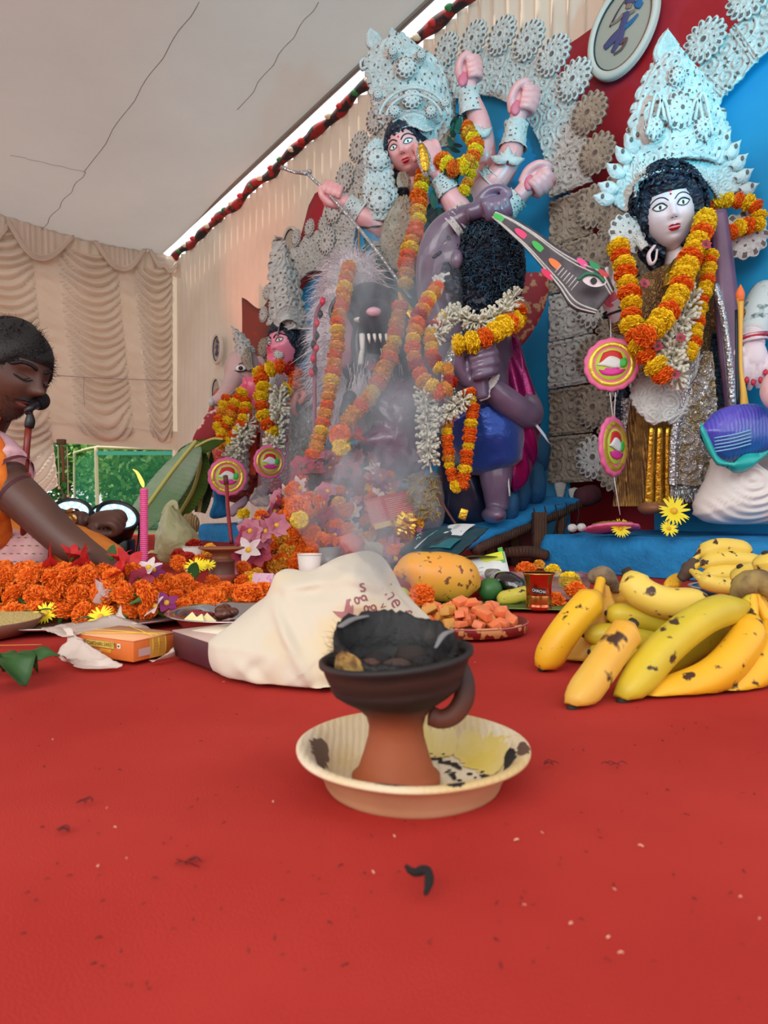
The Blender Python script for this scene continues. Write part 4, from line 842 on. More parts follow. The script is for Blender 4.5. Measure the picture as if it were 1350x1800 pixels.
for kd, px, py, Y, ax, sc, nm, lb in (
    ('hibiscus', 105, 1000, 1.45, (-1, -.4, .3), 1.15, 'hibiscus', 'red hibiscus, wide open, at the left of the near heap top'),
    ('hibiscus_bud', 125, 985, 1.47, (.3, -.2, .9), .9, 'hibiscus', 'pinkish red hibiscus bud standing second on the heap top'),
    ('hibiscus', 158, 997, 1.44, (-.9, -.2, .5), 1.05, 'hibiscus', 'red hibiscus lying in the middle of the heap top'),
    ('hibiscus_bud', 218, 1025, 1.38, (-.5, -.35, .9), 1.25, 'hibiscus', 'large glossy red hibiscus bud leaning left at the heap front'),
    ('hibiscus_bud', 212, 990, 1.45, (-.1, -.2, 1), .8, 'hibiscus', 'small upright red hibiscus bud near the candle'),
    ('hibiscus', 222, 1000, 1.42, (.6, -.5, .6), .85, 'hibiscus', 'red hibiscus leaning right beside the pink candle'),
    ('hibiscus_pink', 240, 1022, 1.39, (.7, -.6, .1), .9, 'hibiscus', 'dark red hibiscus hanging down right side of heap'),
    ('hibiscus_bud', 108, 1030, 1.37, (-.3, -.6, -.9), 1.0, 'hibiscus', 'red hibiscus bud pointing down on the heap front'),
    ('pink_bud', 205, 1045, 1.31, (-1, -.25, .05), 1.2, 'hibiscus', 'pale pink and white flower bud lying on the heap front'),
    ('orchid3', 262, 1000, 1.42, (-.1, -.6, .9), 1.0, 'orchid', 'cream flower beside the candle foot'),
    ('orchid2', 268, 1004, 1.46, (.4, -.4, .6), 1.1, 'orchid', 'magenta orchid behind the cream flower at the candle foot'),
    ('orchid3', 275, 1066, 1.30, (-.5, -.5, .5), .9, 'orchid', 'white petalled orchid at the right foot of the heap'),
    ('orchid2', 292, 1062, 1.31, (.3, -.5, .5), 1.0, 'orchid', 'purple orchid at the right foot of the heap'),
    ('chrysanthemum', 82, 1080, 1.25, (0, -.8, .6), .9, 'chrysanthemum', 'yellow chrysanthemum at the front foot of the heap'),
    ('chrysanthemum', 178, 1086, 1.22, (0, -.8, .8), .9, 'chrysanthemum', 'yellow chrysanthemum behind the orange sweet box'),
    ('chrysanthemum', 345, 998, 1.62, (0, -.7, .8), 1.1, 'chrysanthemum', 'yellow chrysanthemum beside the brown clay pot'),
    ('chrysanthemum', 366, 996, 1.66, (0, -.7, .8), .8, 'chrysanthemum', 'small yellow chrysanthemum touching the clay pot')):
    flower(kd, P(px, py, Y), ax, sc, nm, lb)
def leafblade(pts, w_, cup=.15, n=14, m=7, wave=0, seed=0):
    q = resample(cr(pts, 6), n); T, A, B = frames(q); G = []
    for i in range(n):
        t = i / (n - 1); ww = w_ * math.sin(PI * min(.995, .06 + .94 * t)) ** .7
        G.append([q[i] + A[i] * ww * u + B[i] * (cup * ww * abs(u) + wave * ww * math.sin(t * 17 + seed) * abs(u)) for u in np.linspace(-1, 1, m)])
    return np.array(G)
m_gl = M('leaf_green', (66, 110, 52), .5, var=(20, (40, 80, 34), .4, .65), transl=.2)
for px, py, Y, d, L, w_, lb in ((55, 1078, 1.26, (1, -.1, .2), .05, .012, 'dark green leaf at the heap foot near the yellow flower'), (18, 1080, 1.27, (1, -.2, .1), .06, .012, 'dark green leaf at the far left foot of the heap'), (195, 985, 1.46, (.2, 0, 1), .035, .010, 'small green leaf standing up on the heap top'), (338, 1018, 1.60, (.3, -.3, .9), .045, .014, 'green leaf leaning among the marigolds by the pot'), (128, 1093, 1.09, (1, 0, .15), .035, .008, 'green leaf tucked under the plastic bag')):
    b = P(px, py, Y); d = nrm(d); mb = MB(); mb.grid(leafblade([b, b + d * L * .5 + [0, 0, .006], b + d * L], w_), th=.0006); tag(mb.build('leaf', m_gl), lb, 'leaf')
rr = random.Random(4)
for px, py, Y, s, k in ((296, 1015, 1.55, 1.0, 'o'), (322, 1008, 1.66, .9, 'o'), (314, 990, 1.75, .9, 'o'), (345, 1024, 1.55, .95, 'o'), (365, 1030, 1.60, .8, 'o'), (375, 1012, 1.72, .85, 'o'), (330, 982, 1.95, .9, 'r'), (312, 976, 2.0, .85, 'r'), (352, 985, 1.9, .8, 'o'), (368, 967, 2.05, .9, 'a'), (426, 1020, 1.85, .9, 'o'), (440, 1010, 1.9, .9, 'a'), (428, 998, 2.0, .9, 'o'), (452, 1000, 2.0, .8, 'a'), (446, 1016, 1.85, .85, 'y'), (462, 1022, 1.85, .85, 'a')):
    p = P(px, py, Y); p[2] = max(p[2], .02) if py < 1000 else .022 + max(0, p[2] - .03) * .5
    bloom(k + '1', p, s, None, 'marigold bloom strewn around the brown clay pot', 'marigolds around the clay pot', rr=rr)
# ---- bananas
def banana_mat(name, col, col2, spots=.62, sc_=38, dark=(70, 44, 28)):
    m = M(name, col, .42, var=(9, col2, .35, .7), spec=.4); nt = m.node_tree; N = nt.nodes; L = nt.links; b = N[m['nodes_b']]; src = b.inputs['Base Color'].links[0].from_socket
    tc = N.new('ShaderNodeTexCoord'); n = N.new('ShaderNodeTexNoise'); n.inputs['Scale'].default_value = sc_; n.inputs['Detail'].default_value = 3; L.new(tc.outputs['Object'], n.inputs['Vector'])
    r = N.new('ShaderNodeValToRGB'); r.color_ramp.elements[0].position = spots; r.color_ramp.elements[1].position = spots + .05; L.new(n.outputs['Fac'], r.inputs[0])
    mx = N.new('ShaderNodeMix'); mx.data_type = 'RGBA'; mx.inputs[7].default_value = lin(dark); L.new(r.outputs[0], mx.inputs[0]); L.new(src, mx.inputs[6]); L.new(mx.outputs[2], b.inputs['Base Color']); return m
mb_y = banana_mat('banana_ripe', (238, 184, 40), (230, 166, 30), .63, 45); mb_s = banana_mat('banana_spotted', (226, 180, 66), (214, 150, 40), .57, 42); mb_g = banana_mat('banana_greenish', (216, 188, 50), (184, 166, 40), .63, 40)
mb_p = banana_mat('banana_pale', (232, 200, 84), (222, 190, 80), .62, 40); m_tip = M('banana_tip', (44, 34, 24), .8); m_stem = M('banana_stem', (150, 128, 70), .7, var=(40, (96, 72, 50), .4, .62), bump=(60, .5, 'noise', .004))
def banana(par, pts, rad, mat, tip='end', stem=None, floor=True):
    """pts from the stem end to the blossom end"""
    q = cr(np.array(pts, float), 6); n = len(q); t = np.linspace(0, 1, n); r = rad * np.clip(np.minimum(.42 + 3.6 * t, 1), 0, 1) * np.where(t > .80, np.sqrt(np.clip(1 - ((t - .80) / .235) ** 2, .05, 1)), 1)
    if stem is None: r[0] = rad * .36
    mb = MB(); mb.tube(q, r, 15, smooth=0, prof=lambda a: 1 + .045 * np.cos(5 * a))
    if floor: mb.v[0][:, 2] = np.maximum(mb.v[0][:, 2], .003)
    b = mb.build('banana', mat, par); d = nrm(q[-1] - q[-2])
    m2 = MB(); m2.tube([q[-1] - d * rad * .22, q[-1] + d * rad * .22], [rad * .36, rad * .2], 8, smooth=0); m2.build('tip', m_tip, b)
    m3 = MB(); e = nrm(q[0] - q[1])
    if stem is not None: m3.tube([q[1] , q[0], np.array(stem)], [rad * .46, rad * .36, rad * .34], 8, smooth=4); m3.build('stem', mat, b)
    else: m3.tube([q[0] - e * rad * .1, q[0] + e * rad * .3], [rad * .38, rad * .34], 8, smooth=0); m3.build('stem_end', m_tip, b)
    return b
t = thing('banana_bunch', 'left banana bunch with a brown crown, three fingers hanging to the carpet', 'bananas', P(1050, 1170, .95) * [1, 1, 0])
cr_ = P(1058, 1012, .98)
mb = MB(); mb.tube([P(1040, 1018, .99), cr_, P(1072, 1020, .98), P(1085, 1040, .985)], [.010, .015, .012, .006], 10); mb.v[0][:] += .002 * np.stack([nzv(mb.v[0], 130, i) for i in (0, 4, 8)], 1); mb.build('crown_stub', M('grey_banana_crown', (132, 112, 88), .85, var=(50, (84, 66, 48), .4, .6), bump=(90, .6, 'noise', .004)), t)
banana(t, [P(1050, 1045, .94), P(1020, 1075, .92), P(985, 1120, .905), P(953, 1176, .905)], .0205, mb_y, stem=cr_)
banana(t, [P(1068, 1050, .97), P(1060, 1090, .97), P(1035, 1140, .965), P(1000, 1178, .965)], .018, mb_s, stem=cr_)
banana(t, [P(1080, 1040, 1.0), P(1095, 1060, 1.01), P(1112, 1085, 1.02)], .015, mb_s, stem=cr_)
banana(t, [P(1104, 1008, .93), P(1126, 1040, .915), P(1175, 1060, .905), P(1242, 1058, .90)], .0215, mb_p, floor=False)
t = thing('banana', 'single banana with large dark bruises resting at the front of the bunches', 'banana', P(1055, 1250, .73) * [1, 1, 0])
b_ = banana(t, [P(1111, 1098, .80), P(1090, 1125, .79), P(1050, 1182, .765), P(1004, 1246, .735)], .0185, banana_mat('banana_bruised', (226, 180, 78), (220, 156, 36), .555, 26))
t = thing('banana_bunch', 'large front banana bunch with a green-brown crown at the right edge', 'bananas', P(1230, 1200, .82) * [1, 1, 0])
cr_ = P(1322, 1040, .88)
mb = MB(); mb.tube([P(1300, 1052, .89), P(1312, 1030, .885), P(1335, 1022, .88), P(1362, 1040, .87)], [.012, .018, .016, .012], 10); mb.v[0][:] += .003 * np.stack([nzv(mb.v[0], 110, i) for i in (0, 4, 8)], 1); mb.build('crown_stub', m_stem, t)
banana(t, [P(1310, 1065, .87), P(1240, 1085, .835), P(1165, 1142, .80), P(1092, 1232, .76)], .0205, mb_g, stem=cr_)
banana(t, [P(1322, 1085, .86), P(1308, 1130, .83), P(1250, 1190, .80), P(1160, 1226, .79), P(1122, 1236, .78)], .0215, mb_y, stem=cr_)
banana(t, [P(1352, 1095, .87), P(1350, 1150, .84), P(1300, 1205, .82), P(1215, 1240, .80)], .0225, mb_y, stem=cr_)
banana(t, [P(1305, 1092, .91), P(1230, 1130, .90), P(1150, 1180, .885), P(1120, 1205, .88)], .018, mb_g, stem=cr_)
banana(t, [P(1290, 1075, .92), P(1220, 1100, .92), P(1120, 1085, .93), P(1068, 1078, .935)], .0165, mb_g, stem=cr_)
banana(t, [P(1295, 1100, .93), P(1210, 1128, .93), P(1100, 1118, .93), P(1028, 1116, .935)], .0165, mb_g, stem=cr_)
banana(t, [P(1290, 1130, .94), P(1200, 1160, .94), P(1110, 1152, .93), P(1038, 1146, .925)], .0155, mb_g, stem=cr_)
banana(t, [P(1345, 1070, .90), P(1370, 1110, .88), P(1385, 1170, .86)], .021, mb_y, stem=cr_)
t = thing('banana_bunch', 'banana bunch standing behind the front crown at the right edge', 'bananas', P(1340, 1080, 1.05) * [1, 1, 0])
cr_ = P(1362, 1075, 1.04); mb = MB(); mb.tube([cr_, P(1372, 1090, 1.05) , P(1380, 1150, 1.05)], [.012, .012, .01], 8); mb.build('crown_stub', m_stem, t)
banana(t, [P(1345, 1062, 1.04), P(1330, 1035, 1.05), P(1312, 1012, 1.06), P(1302, 998, 1.06)], .0225, mb_p, stem=cr_, floor=False)
banana(t, [P(1368, 1050, 1.0), P(1362, 1020, 1.0), P(1352, 990, 1.0), P(1346, 975, 1.0)], .0225, mb_p, stem=cr_, floor=False)
# bananas on a plate behind
pc = P(1300, 1062, 1.62); pc[2] = .004
t = thing('fruit_plate', 'white rimmed blue plate holding bananas before the right plinth', 'plate', pc)
mb = MB(); mb.lathe(pc, [(0, .004), (.06, .004), (.085, .02), (.105, .028), (.108, .026), (.09, .014), (.06, 0), (0, 0)], 56); mb.build('dish', M('turquoise_dish', (20, 128, 178), .35), t)
mb = MB(); mb.lathe(pc, [(.103, .0285), (.112, .0295), (.114, .0275), (.105, .0265)], 56); mb.build('rim', M('white_rim', (226, 220, 216), .4), t)
t = thing('banana_bunch', 'pale banana bunch stacked in three tiers on the blue plate', 'bananas', pc + [0, 0, .03])
Yb = 1.60; cr_ = P(1212, 1000, Yb)
for pts, rd in (([P(1228, 975, Yb), P(1265, 962, Yb), P(1318, 968, Yb)], .022), ([P(1232, 992, Yb - .02), P(1275, 984, Yb - .02), P(1340, 990, Yb - .02)], .021), ([P(1236, 1012, Yb - .03), P(1280, 1008, Yb - .03), P(1350, 1012, Yb - .03)], .021), ([P(1228, 1016, Yb - .06), P(1260, 1028, Yb - .07), P(1310, 1030, Yb - .06)], .019)): banana(t, pts, rd, mb_p, stem=cr_, floor=False)
mb = MB(); mb.tube([P(1196, 1018, Yb), cr_, P(1222, 982, Yb)], [.010, .018, .008], 10); mb.v[0][:] += .003 * np.stack([nzv(mb.v[0], 90, i) for i in (0, 4, 8)], 1); mb.build('crown_stub', M('dark_banana_crown', (84, 66, 54), .85), t)
t = thing('banana_bunch', 'cut-off small banana tips beside the blue plate', 'bananas', P(1190, 1030, 1.62) * [1, 1, 0])
for k in range(4): banana(t, [P(1210 - k * 4, 1012, 1.66), P(1195 - k * 5, 1020, 1.64), P(1186 - k * 5, 1030 + k, 1.62)], .010, mb_y, stem=P(1214, 1006, 1.66))
mb = inflate(outl([(1150, 1068), (1158, 1052), (1178, 1048), (1205, 1052), (1212, 1068)], 1.38), 1.38, .03, wr=.006, wrs=30, floor=.003); tag(mb.build('plastic_wrap', M('grey_clear_film', (190, 186, 186), .25, alpha=.55)), 'small crumpled clear plastic wrap behind the front bananas', 'plastic bag')

# ---- papaya, fruit slices on tray, small fruit
Yp = 1.56; ctr = P(775, 1015, Yp); ax = nrm(P(840, 1030, Yp) - P(697, 1003, Yp)); 
q = [P(692, 1012, Yp), P(702, 1008, Yp), P(725, 1004, Yp), P(760, 1014, Yp), P(800, 1020, Yp), P(825, 1026, Yp), P(842, 1032, Yp)]
mb = MB(); mb.tube(q, [.006, .020, .040, .055, .0545, .042, .012], 36, smooth=8); v = mb.v[0]; v += .0015 * np.stack([nzv(v, 18, i) for i in (0, 4, 8)], 1); v[:, 2] += .004 - v[:, 2].min()
m_papa = banana_mat('papaya_skin', (236, 158, 66), (222, 172, 60), .60, 55, (120, 74, 50))
t = thing('papaya', 'whole ripe orange papaya with dark specks behind the marigold', 'papaya', (ctr[0], ctr[1], .004)); mb.build('fruit', m_papa, t)
mb = MB(); mb.tube([q[-1] - [.004, 0, 0], q[-1] + [.004, 0, 0]], [.006, .003], 8, smooth=0); mb.v[0][:, 2] += 0; mb.build('blossom_scar', m_tip, t)
tc_ = np.array([.145, 1.205, .004]); t = thing('fruit_tray', 'round tray with red and gold printed rim holding papaya slices', 'tray', tc_)
mb = MB(); mb.lathe(tc_, [(0, .002), (.100, .002), (.103, .017), (.1055, .018), (.1065, .0165), (.105, 0), (0, 0)], 96); mb.build('tray_body', M('tray_print', (132, 36, 34), .45, var=(55, (214, 160, 100), .52, .56, 2)), t)
mb = MB(); mb.tube([tc_ + [.1065 * math.cos(a), .1065 * math.sin(a), .0155] for a in np.linspace(0, 2 * PI, 65)], .0012, 6, smooth=0); mb.build('piping', M('pink_piping', (206, 120, 110), .5), t)
m_sl = M('papaya_flesh', (244, 146, 92), .35, var=(30, (236, 118, 70), .35, .7), sub=.15); m_sk = M('papaya_slice_skin', (232, 150, 60), .5, var=(30, (206, 150, 60), .35, .65))
rr = random.Random(8); n_ = 0
for ring, cnt, z in ((.078, 17, .020), (.052, 12, .022), (.02, 6, .024), (.066, 11, .034), (.035, 7, .036), (.01, 2, .046)):
    for k in range(cnt):
        a = 2 * PI * k / cnt + rr.uniform(-.15, .15); c = tc_ + [ring * math.cos(a), ring * math.sin(a), z + rr.uniform(-.002, .003)]; L, Wd, H = rr.uniform(.020, .034), rr.uniform(.014, .022), rr.uniform(.010, .015)
        rot = np.array(Euler((rr.uniform(-.5, .5), rr.uniform(-.5, .5), a + rr.uniform(-.8, .8))).to_matrix()); mb = MB(); mb.box(c, (L, Wd, H), rot, bev=.0016); v = mb.v[0]; l_ = (v - c) @ rot; s_ = 1 - .45 * np.clip(l_[:, 2] / H + .5, 0, 1) * rr.random(); v[:] = c + (l_ * np.stack([s_, np.ones(len(v)), 1 + .3 * l_[:, 0] / L], 1)) @ rot.T
        tag(mb.build('papaya_slice', m_sk if rr.random() < .18 else m_sl, origin=c), 'cut orange papaya piece heaped on the red printed tray', 'fruit slice', 'papaya slices on the tray')
def ball(nm, px, py, Y, r, mat, label, cat, sx=1, rz=.97, grp=None):
    c = P(px, py, Y); c[2] = r * rz + .003; mb = MB(); mb.ell(c, (r * sx, r, r * rz), None, 26, 18, fn=lambda d: 1 + .02 * nzv(d, 2.2, px)); o = mb.build(nm, mat, label=label, cat=cat, group=grp)
    m2 = MB(); m2.ell(c + [r * sx * .1, -r * .2, r * rz * .96], (r * .12, r * .12, r * .08), None, 8, 5); q = m2.build('stem_scar', m_stem, None); q.parent = o; q.location = Vector(q.location) - o.location; return o
ball('green_mango', 861, 1045, 1.58, .0285, banana_mat('green_skin', (62, 116, 58), (48, 96, 50), .68, 60, (130, 130, 80)), 'round dark green fruit beside the papaya', 'fruit')
ball('lime', 704, 1032, 1.50, .022, M('lime_skin', (170, 186, 84), .45, var=(30, (150, 160, 60), .4, .6), bump=(160, .3, 'noise', .002)), 'pale green lime peeping out between cotton bag and marigold', 'lime')
ball('pomegranate', 836, 1026, 1.66, .028, M('pink_fruit', (206, 92, 100), .4), 'pink fruit hidden behind the papaya end', 'fruit')
t = thing('banana', 'short speckled yellow banana by the copper cup', 'banana', P(905, 1055, 1.55) * [1, 1, 0]); banana(t, [P(935, 1040, 1.52) , P(905, 1048, 1.53), P(876, 1053, 1.55)], .017, banana_mat('banana_freckled', (220, 206, 84), (206, 190, 70), .60, 90))
bloom('oh', P(742, 1046, 1.40), 1.05, (0, -.5, .8), 'ruffled orange marigold beside the papaya and the lime', None)
for px, py, Y, k, s, lb in ((691, 967, 1.9, 'o1', .8, 'small orange marigold between the cotton bag and the teal packet'), (924, 1002, 1.9, 'o1', 1.15, 'orange marigold in front of the timber'), (972, 1003, 1.9, 'y1', .9, 'yellow marigold at the plinth corner, left one'), (1001, 1020, 1.62, 'y1', 1.0, 'yellow marigold over the orange one beside the banana crown'), (1013, 1038, 1.56, 'o1', 1.0, 'orange marigold beside the banana crown'), (975, 1056, 1.52, 'o1', .95, 'orange marigold half hidden behind the copper cup'), (948, 992, 2.1, 'a1', .7, 'amber marigold on the floor by the timber'), (437, 1046, 1.40, 'oh', 1.25, 'orange marigold resting on the steel plate at the cotton bag'), (462, 1040, 1.43, 'o1', 1.0, 'orange marigold behind the cotton bag corner')):
    bloom(k, P(px, py, Y), s, (0, -.4, .9), lb, None)
# copper cup
cc2 = P(947, 1078, 1.44); cc2[2] = .003; t = thing('metal_cup', 'small flared copper cup with a black label and brass base', 'cup', cc2)
mb = MB(); mb.lathe(cc2, [(0, .002), (.025, .002), (.0272, .004), (.0268, .010), (.0262, .012), (.0262, .034), (.0268, .038), (.0262, .042), (.0272, .056), (.031, .074), (.0335, .0775), (.0325, .0785), (.029, .07), (.0252, .05), (.0248, .006), (0, .005)], 56); mb.build('body', M('polished_copper', (226, 128, 88), .18, 1), t)
mb = MB(); mb.lathe(cc2, [(.0266, .014), (.0268, .016), (.0268, .030), (.0266, .032)], 56); mb.lathe(cc2, [(.0335, .077), (.0342, .0785), (.033, .0795), (.0322, .0785)], 56); q = mb.build('brass_band', M('brass', (222, 176, 90), .2, 1), t); q['kind'] = 'stuff'
lbm = MB(); G = [[cc2 + [.0275 * math.sin(a), -.0275 * math.cos(a), .036 + k * .012 - a * .004] for a in np.linspace(-.75, .35, 12)] for k in (0, 1)]; lbm.grid(np.array(G)); lbl = lbm.build('label', M('black_sticker', (24, 20, 20), .4), t)
v, f = font_mesh('CHACHA', .0085); mb = MB(); mb.add([cc2 + [.0279 * math.sin(a), -.0279 * math.cos(a), .042 - a * .004 + y] for a, y in zip(-.2 + v[:, 0] / .0275 * .8, v[:, 1])], f); mb.build('lettering', M('label_white', (236, 230, 220), .6), lbl, smooth=False)
# clear tray, packets, bottle, leaves
m_clear = M('clear_plastic', (200, 204, 210), .15, trans=.6, alpha=.5, ior=1.3)
cq = P(965, 1045, 1.66); cq[2] = .004; t = thing('clear_tray', 'clear plastic food tray behind the copper cup', 'tray', cq)
mb = MB(); pr = [(.9, 0), (1, .05), (1.12, .055)]; V = [[cq + [sx * .085 * k, sy * .06 * k, h] for sx, sy in ((-1, -1), (1, -1), (1, 1), (-1, 1))] for k, h in pr]; mb.grid(np.array(V), cv=True); mb.add(V[0], [(0, 1, 2, 3)]); mb.build('tray_body', m_clear, t)
mb = MB(); mb.grid(np.array([[cq + [sx * .085 * k, sy * .06 * k, .0555] for sx, sy in ((-1, -1), (1, -1), (1, 1), (-1, 1), (-1, -1))] for k in (1.10, 1.17)])); mb.build('rim', M('clear_rim', (176, 176, 186), .2, alpha=.8), t)
def pillow(name, label, cat, c, ux, uy, L, W_, th, mat, wr=.003, par=None, crimp=True):
    ux = nrm(ux); uy = nrm(uy - ux * (np.array(uy) @ ux)); n = np.cross(ux, uy); G = []
    for side in (1, -1):
        A = []
        for i in np.linspace(-1, 1, 25):
            row = []
            for j in np.linspace(-1, 1, 21): e = max(0, (1 - abs(i) ** 3) * (1 - abs(j) ** 4)) ** .6; p = c + ux * L / 2 * i + uy * W_ / 2 * j + n * side * th / 2 * e; row.append(p + n * wr * mnoise.noise(Vector(p * 40)) + n * .0015 * math.sin(j * 60) * (abs(i) > .9) * side * crimp)
            A.append(row)
        G.append(np.array(A))
    mb = MB(); mb.grid(G[0]); mb.grid(G[1][::-1]); t = thing(name, label, cat, c); mb.build('pouch', mat, t); return t, ux, uy, n
def sticker(par, c, ux, uy, n, u, v, L, W_, off, mat, nm='label', th=0):
    mb = MB(); mb.grid(np.array([[c + ux * (u + i * L / 2) + uy * (v + j * W_ / 2) + n * off * (1 - .12 * (i * i + j * j)) for i in np.linspace(-1, 1, 7)] for j in np.linspace(-1, 1, 7)])); return mb.build(nm, mat, par)
c = P(775, 953, 1.86); ux0, uy0 = P(842, 972, 1.72) - P(705, 968, 1.95), P(770, 925, 2.02) - P(800, 985, 1.74)
t, ux, uy, n = pillow('foil_packet', 'large dark teal foil packet with a white barcode label behind the papaya', 'packet', c, ux0, uy0, .235, .15, .045, M('teal_foil', (16, 82, 96), .3, .2, var=(6, (24, 60, 72), .4, .6)), .004)
if n[1] > 0: n = -n
lab = sticker(t, c, ux, uy, n, .035, .035, .095, .062, .0235, M('white_label', (206, 212, 214), .5))
for i in range(7): mb = MB(); lettering(mb, ('---- --', '|||||||||||||', '|||||||||||||', '|||||||||||||', '--- ----', '-- ---', '--- --')[i], .006, c + ux * .035 + uy * (.058 - .0075 * i) + n * .0245, ux, uy, stretch=.9); mb.build('lettering', M('label_grey_ink', (70, 76, 84), .7), lab, smooth=False)
sticker(t, c, ux, uy, n, -.03, -.02, .006, .10, .024, M('silver_seam', (170, 184, 190), .3, .4), 'seam'); lb2 = sticker(t, c, ux, uy, n, .055, -.035, .08, .05, .022, M('teal_panel', (14, 104, 116), .4), 'panel')
for i in range(6): mb = MB(); lettering(mb, '----- -- ---- ---', .005, c + ux * .055 + uy * (-.017 - .007 * i) + n * .0235, ux, uy); mb.build('lettering', M('pale_teal_ink', (150, 206, 206), .7), lb2, smooth=False)
for (a, b) in ((-.075, .0), (-.06, -.02)): mb = MB(); mb.tube([c + ux * (a + .006 * math.cos(x)) + uy * (b + .006 * math.sin(x)) + n * .0235 for x in np.linspace(0, 5, 9)], .0009, 5, smooth=0); mb.build('recycle_mark', M('pale_teal_ink', (150, 206, 206), .7), t)
c = P(857, 998, 1.70)
t, ux, uy, n = pillow('snack_packet', 'white packet with yellow green corner and black print beside the leaf', 'packet', c, P(888, 985, 1.68) - P(828, 1000, 1.70), np.array([-.25, .4, .9]), .10, .062, .03, M('white_foil', (214, 216, 212), .35), .003)
if n[1] > 0: n = -n
q = sticker(t, c, ux, uy, n, .018, .018, .055, .022, .0155, M('lime_print', (206, 214, 40), .4), 'panel'); sticker(t, c, ux, uy, n, .042, .02, .012, .04, .012, M('green_print', (70, 160, 60), .4), 'panel')
for i in range(3): mb = MB(); lettering(mb, ('--- ----', '-----', '-- -')[i], .010, c - ux * .02 + uy * (.0 - .010 * i) + n * .0165, ux, uy); mb.build('lettering', M('packet_ink', (40, 44, 50), .7), t, smooth=False)
mb = MB(); mb.tube([P(872, 1018, 1.66), P(892, 1025, 1.60), P(915, 1038, 1.58)], [.020, .027, .025], 20); mb.v[0][:, 2] += max(0, .004 - mb.v[0][:, 2].min()); t = thing('glass_bottle', 'black glass bottle lying behind the green fruit', 'bottle', P(892, 1040, 1.6) * [1, 1, 0]); mb.build('body', M('black_glass', (10, 12, 14), .08, coat=1), t)
mb = MB(); mb.tube([P(858, 1010, 1.69), P(872, 1016, 1.665)], [.012, .019], 16, smooth=2); mb.v[0][:, 2] += .004; mb.build('neck', M('dull_silver_cap', (150, 146, 140), .4, .6), t)
for pts, w_, lb in (([P(800, 982, 1.74), P(835, 976, 1.70), P(875, 978, 1.68)], .017, 'dark green leaf lying on top of the packets behind the papaya'), ([P(880, 1000, 1.72), P(900, 1015, 1.66), P(928, 1045, 1.6)], .02, 'green cucumber-like leaf over the black bottle'), ([P(930, 1062, 1.5), P(960, 1056, 1.7), P(990, 1045, 1.8)], .02, 'broad green leaf lying under the clear tray')):
    mb = MB(); mb.grid(leafblade(pts, w_), th=.0006); tag(mb.build('leaf', m_gl), lb, 'leaf')
G = np.array([[(.02 + .52 * i / 14, 1.40 + .14 * j / 5 + .03 * math.sin(i * .3), .004 + .003 * math.sin(j * 1.2 + i * .2)) for i in range(15)] for j in range(6)]); mb = MB(); mb.grid(G, th=-.0008); tag(mb.build('banana_leaf', M('leaf_mat_green', (72, 96, 40), .6, var=(18, (110, 130, 60), .4, .6))), 'flat green banana leaf laid under the papaya and fruit', 'leaf')
def small_box(name, label, cat, px, py, Y, sz, rz, mat, tilt=0):
    c = P(px, py, Y); mb = MB(); mb.box(c, sz, np.array(Euler((tilt, 0, rz)).to_matrix()), bev=.001); return tag(mb.build(name, mat), label, cat)
small_box('small_carton', 'small cream carton with faded print between flower mound and teal packet', 'box', 657, 966, 2.1, (.045, .04, .034), .4, M('cream_carton', (222, 208, 170), .6, var=(60, (196, 176, 140), .5, .6)), .3)
# ---- steel plate with dates, bowl of rice, clay pot, cups, candle
sp_ = np.array([-.263, 1.245, .004]); t = thing('steel_plate', 'shiny steel plate of dates and fruit pieces left of the cotton bag', 'plate', sp_)
m_ss = M('shiny_steel', (196, 196, 200), .16, 1)
mb = MB(); mb.lathe(sp_, [(0, .004), (.098, .004), (.108, .016), (.118, .0245), (.130, .027), (.1315, .0255), (.130, .024), (.118, .021), (.104, .006), (.098, 0), (0, 0)], 72); mb.build('plate_body', m_ss, t)
m_date = M('date_skin', (92, 46, 30), .3, bump=(60, .7, 'noise', .006)); m_raw = M('maroon_slice', (130, 30, 44), .4)
rr = random.Random(2)
for k in range(12):
    px, py, Y = ((392, 1072, 1.20), (405, 1062, 1.22), (398, 1082, 1.17), (382, 1080, 1.17), (378, 1066, 1.22), (412, 1076, 1.19), (388, 1058, 1.25), (404, 1088, 1.15), (370, 1074, 1.19), (416, 1086, 1.17), (396, 1052, 1.27), (384, 1088, 1.15))[k]
    c = P(px, py, Y); c[2] = .014 + (.016 if k in (0, 1, 6, 10) else 0); mb = MB(); mb.ell(c, (.016, .011, .0095), np.array(Euler((0, .2, rr.uniform(0, 3))).to_matrix()), 14, 10, fn=lambda d: 1 + .12 * nzv(d, 2.5, k)); tag(mb.build('date', m_date), 'wrinkled brown date in the steel plate', 'date', 'dates in the steel plate')
for k, (px, py, Y) in enumerate(((350, 1070, 1.20), (358, 1064, 1.22), (366, 1060, 1.25), (345, 1062, 1.24), (356, 1072, 1.19))):
    c = P(px, py, Y); c[2] = .021 + .006 * (k % 2); mb = MB(); mb.ell(c, (.014, .012, .006), None, 9, 6, fn=lambda d: 1 + .3 * nzv(d, 3, k)); tag(mb.build('beet_piece', m_raw), 'dark red fruit scrap in the steel plate', 'fruit piece', 'red scraps in the steel plate')
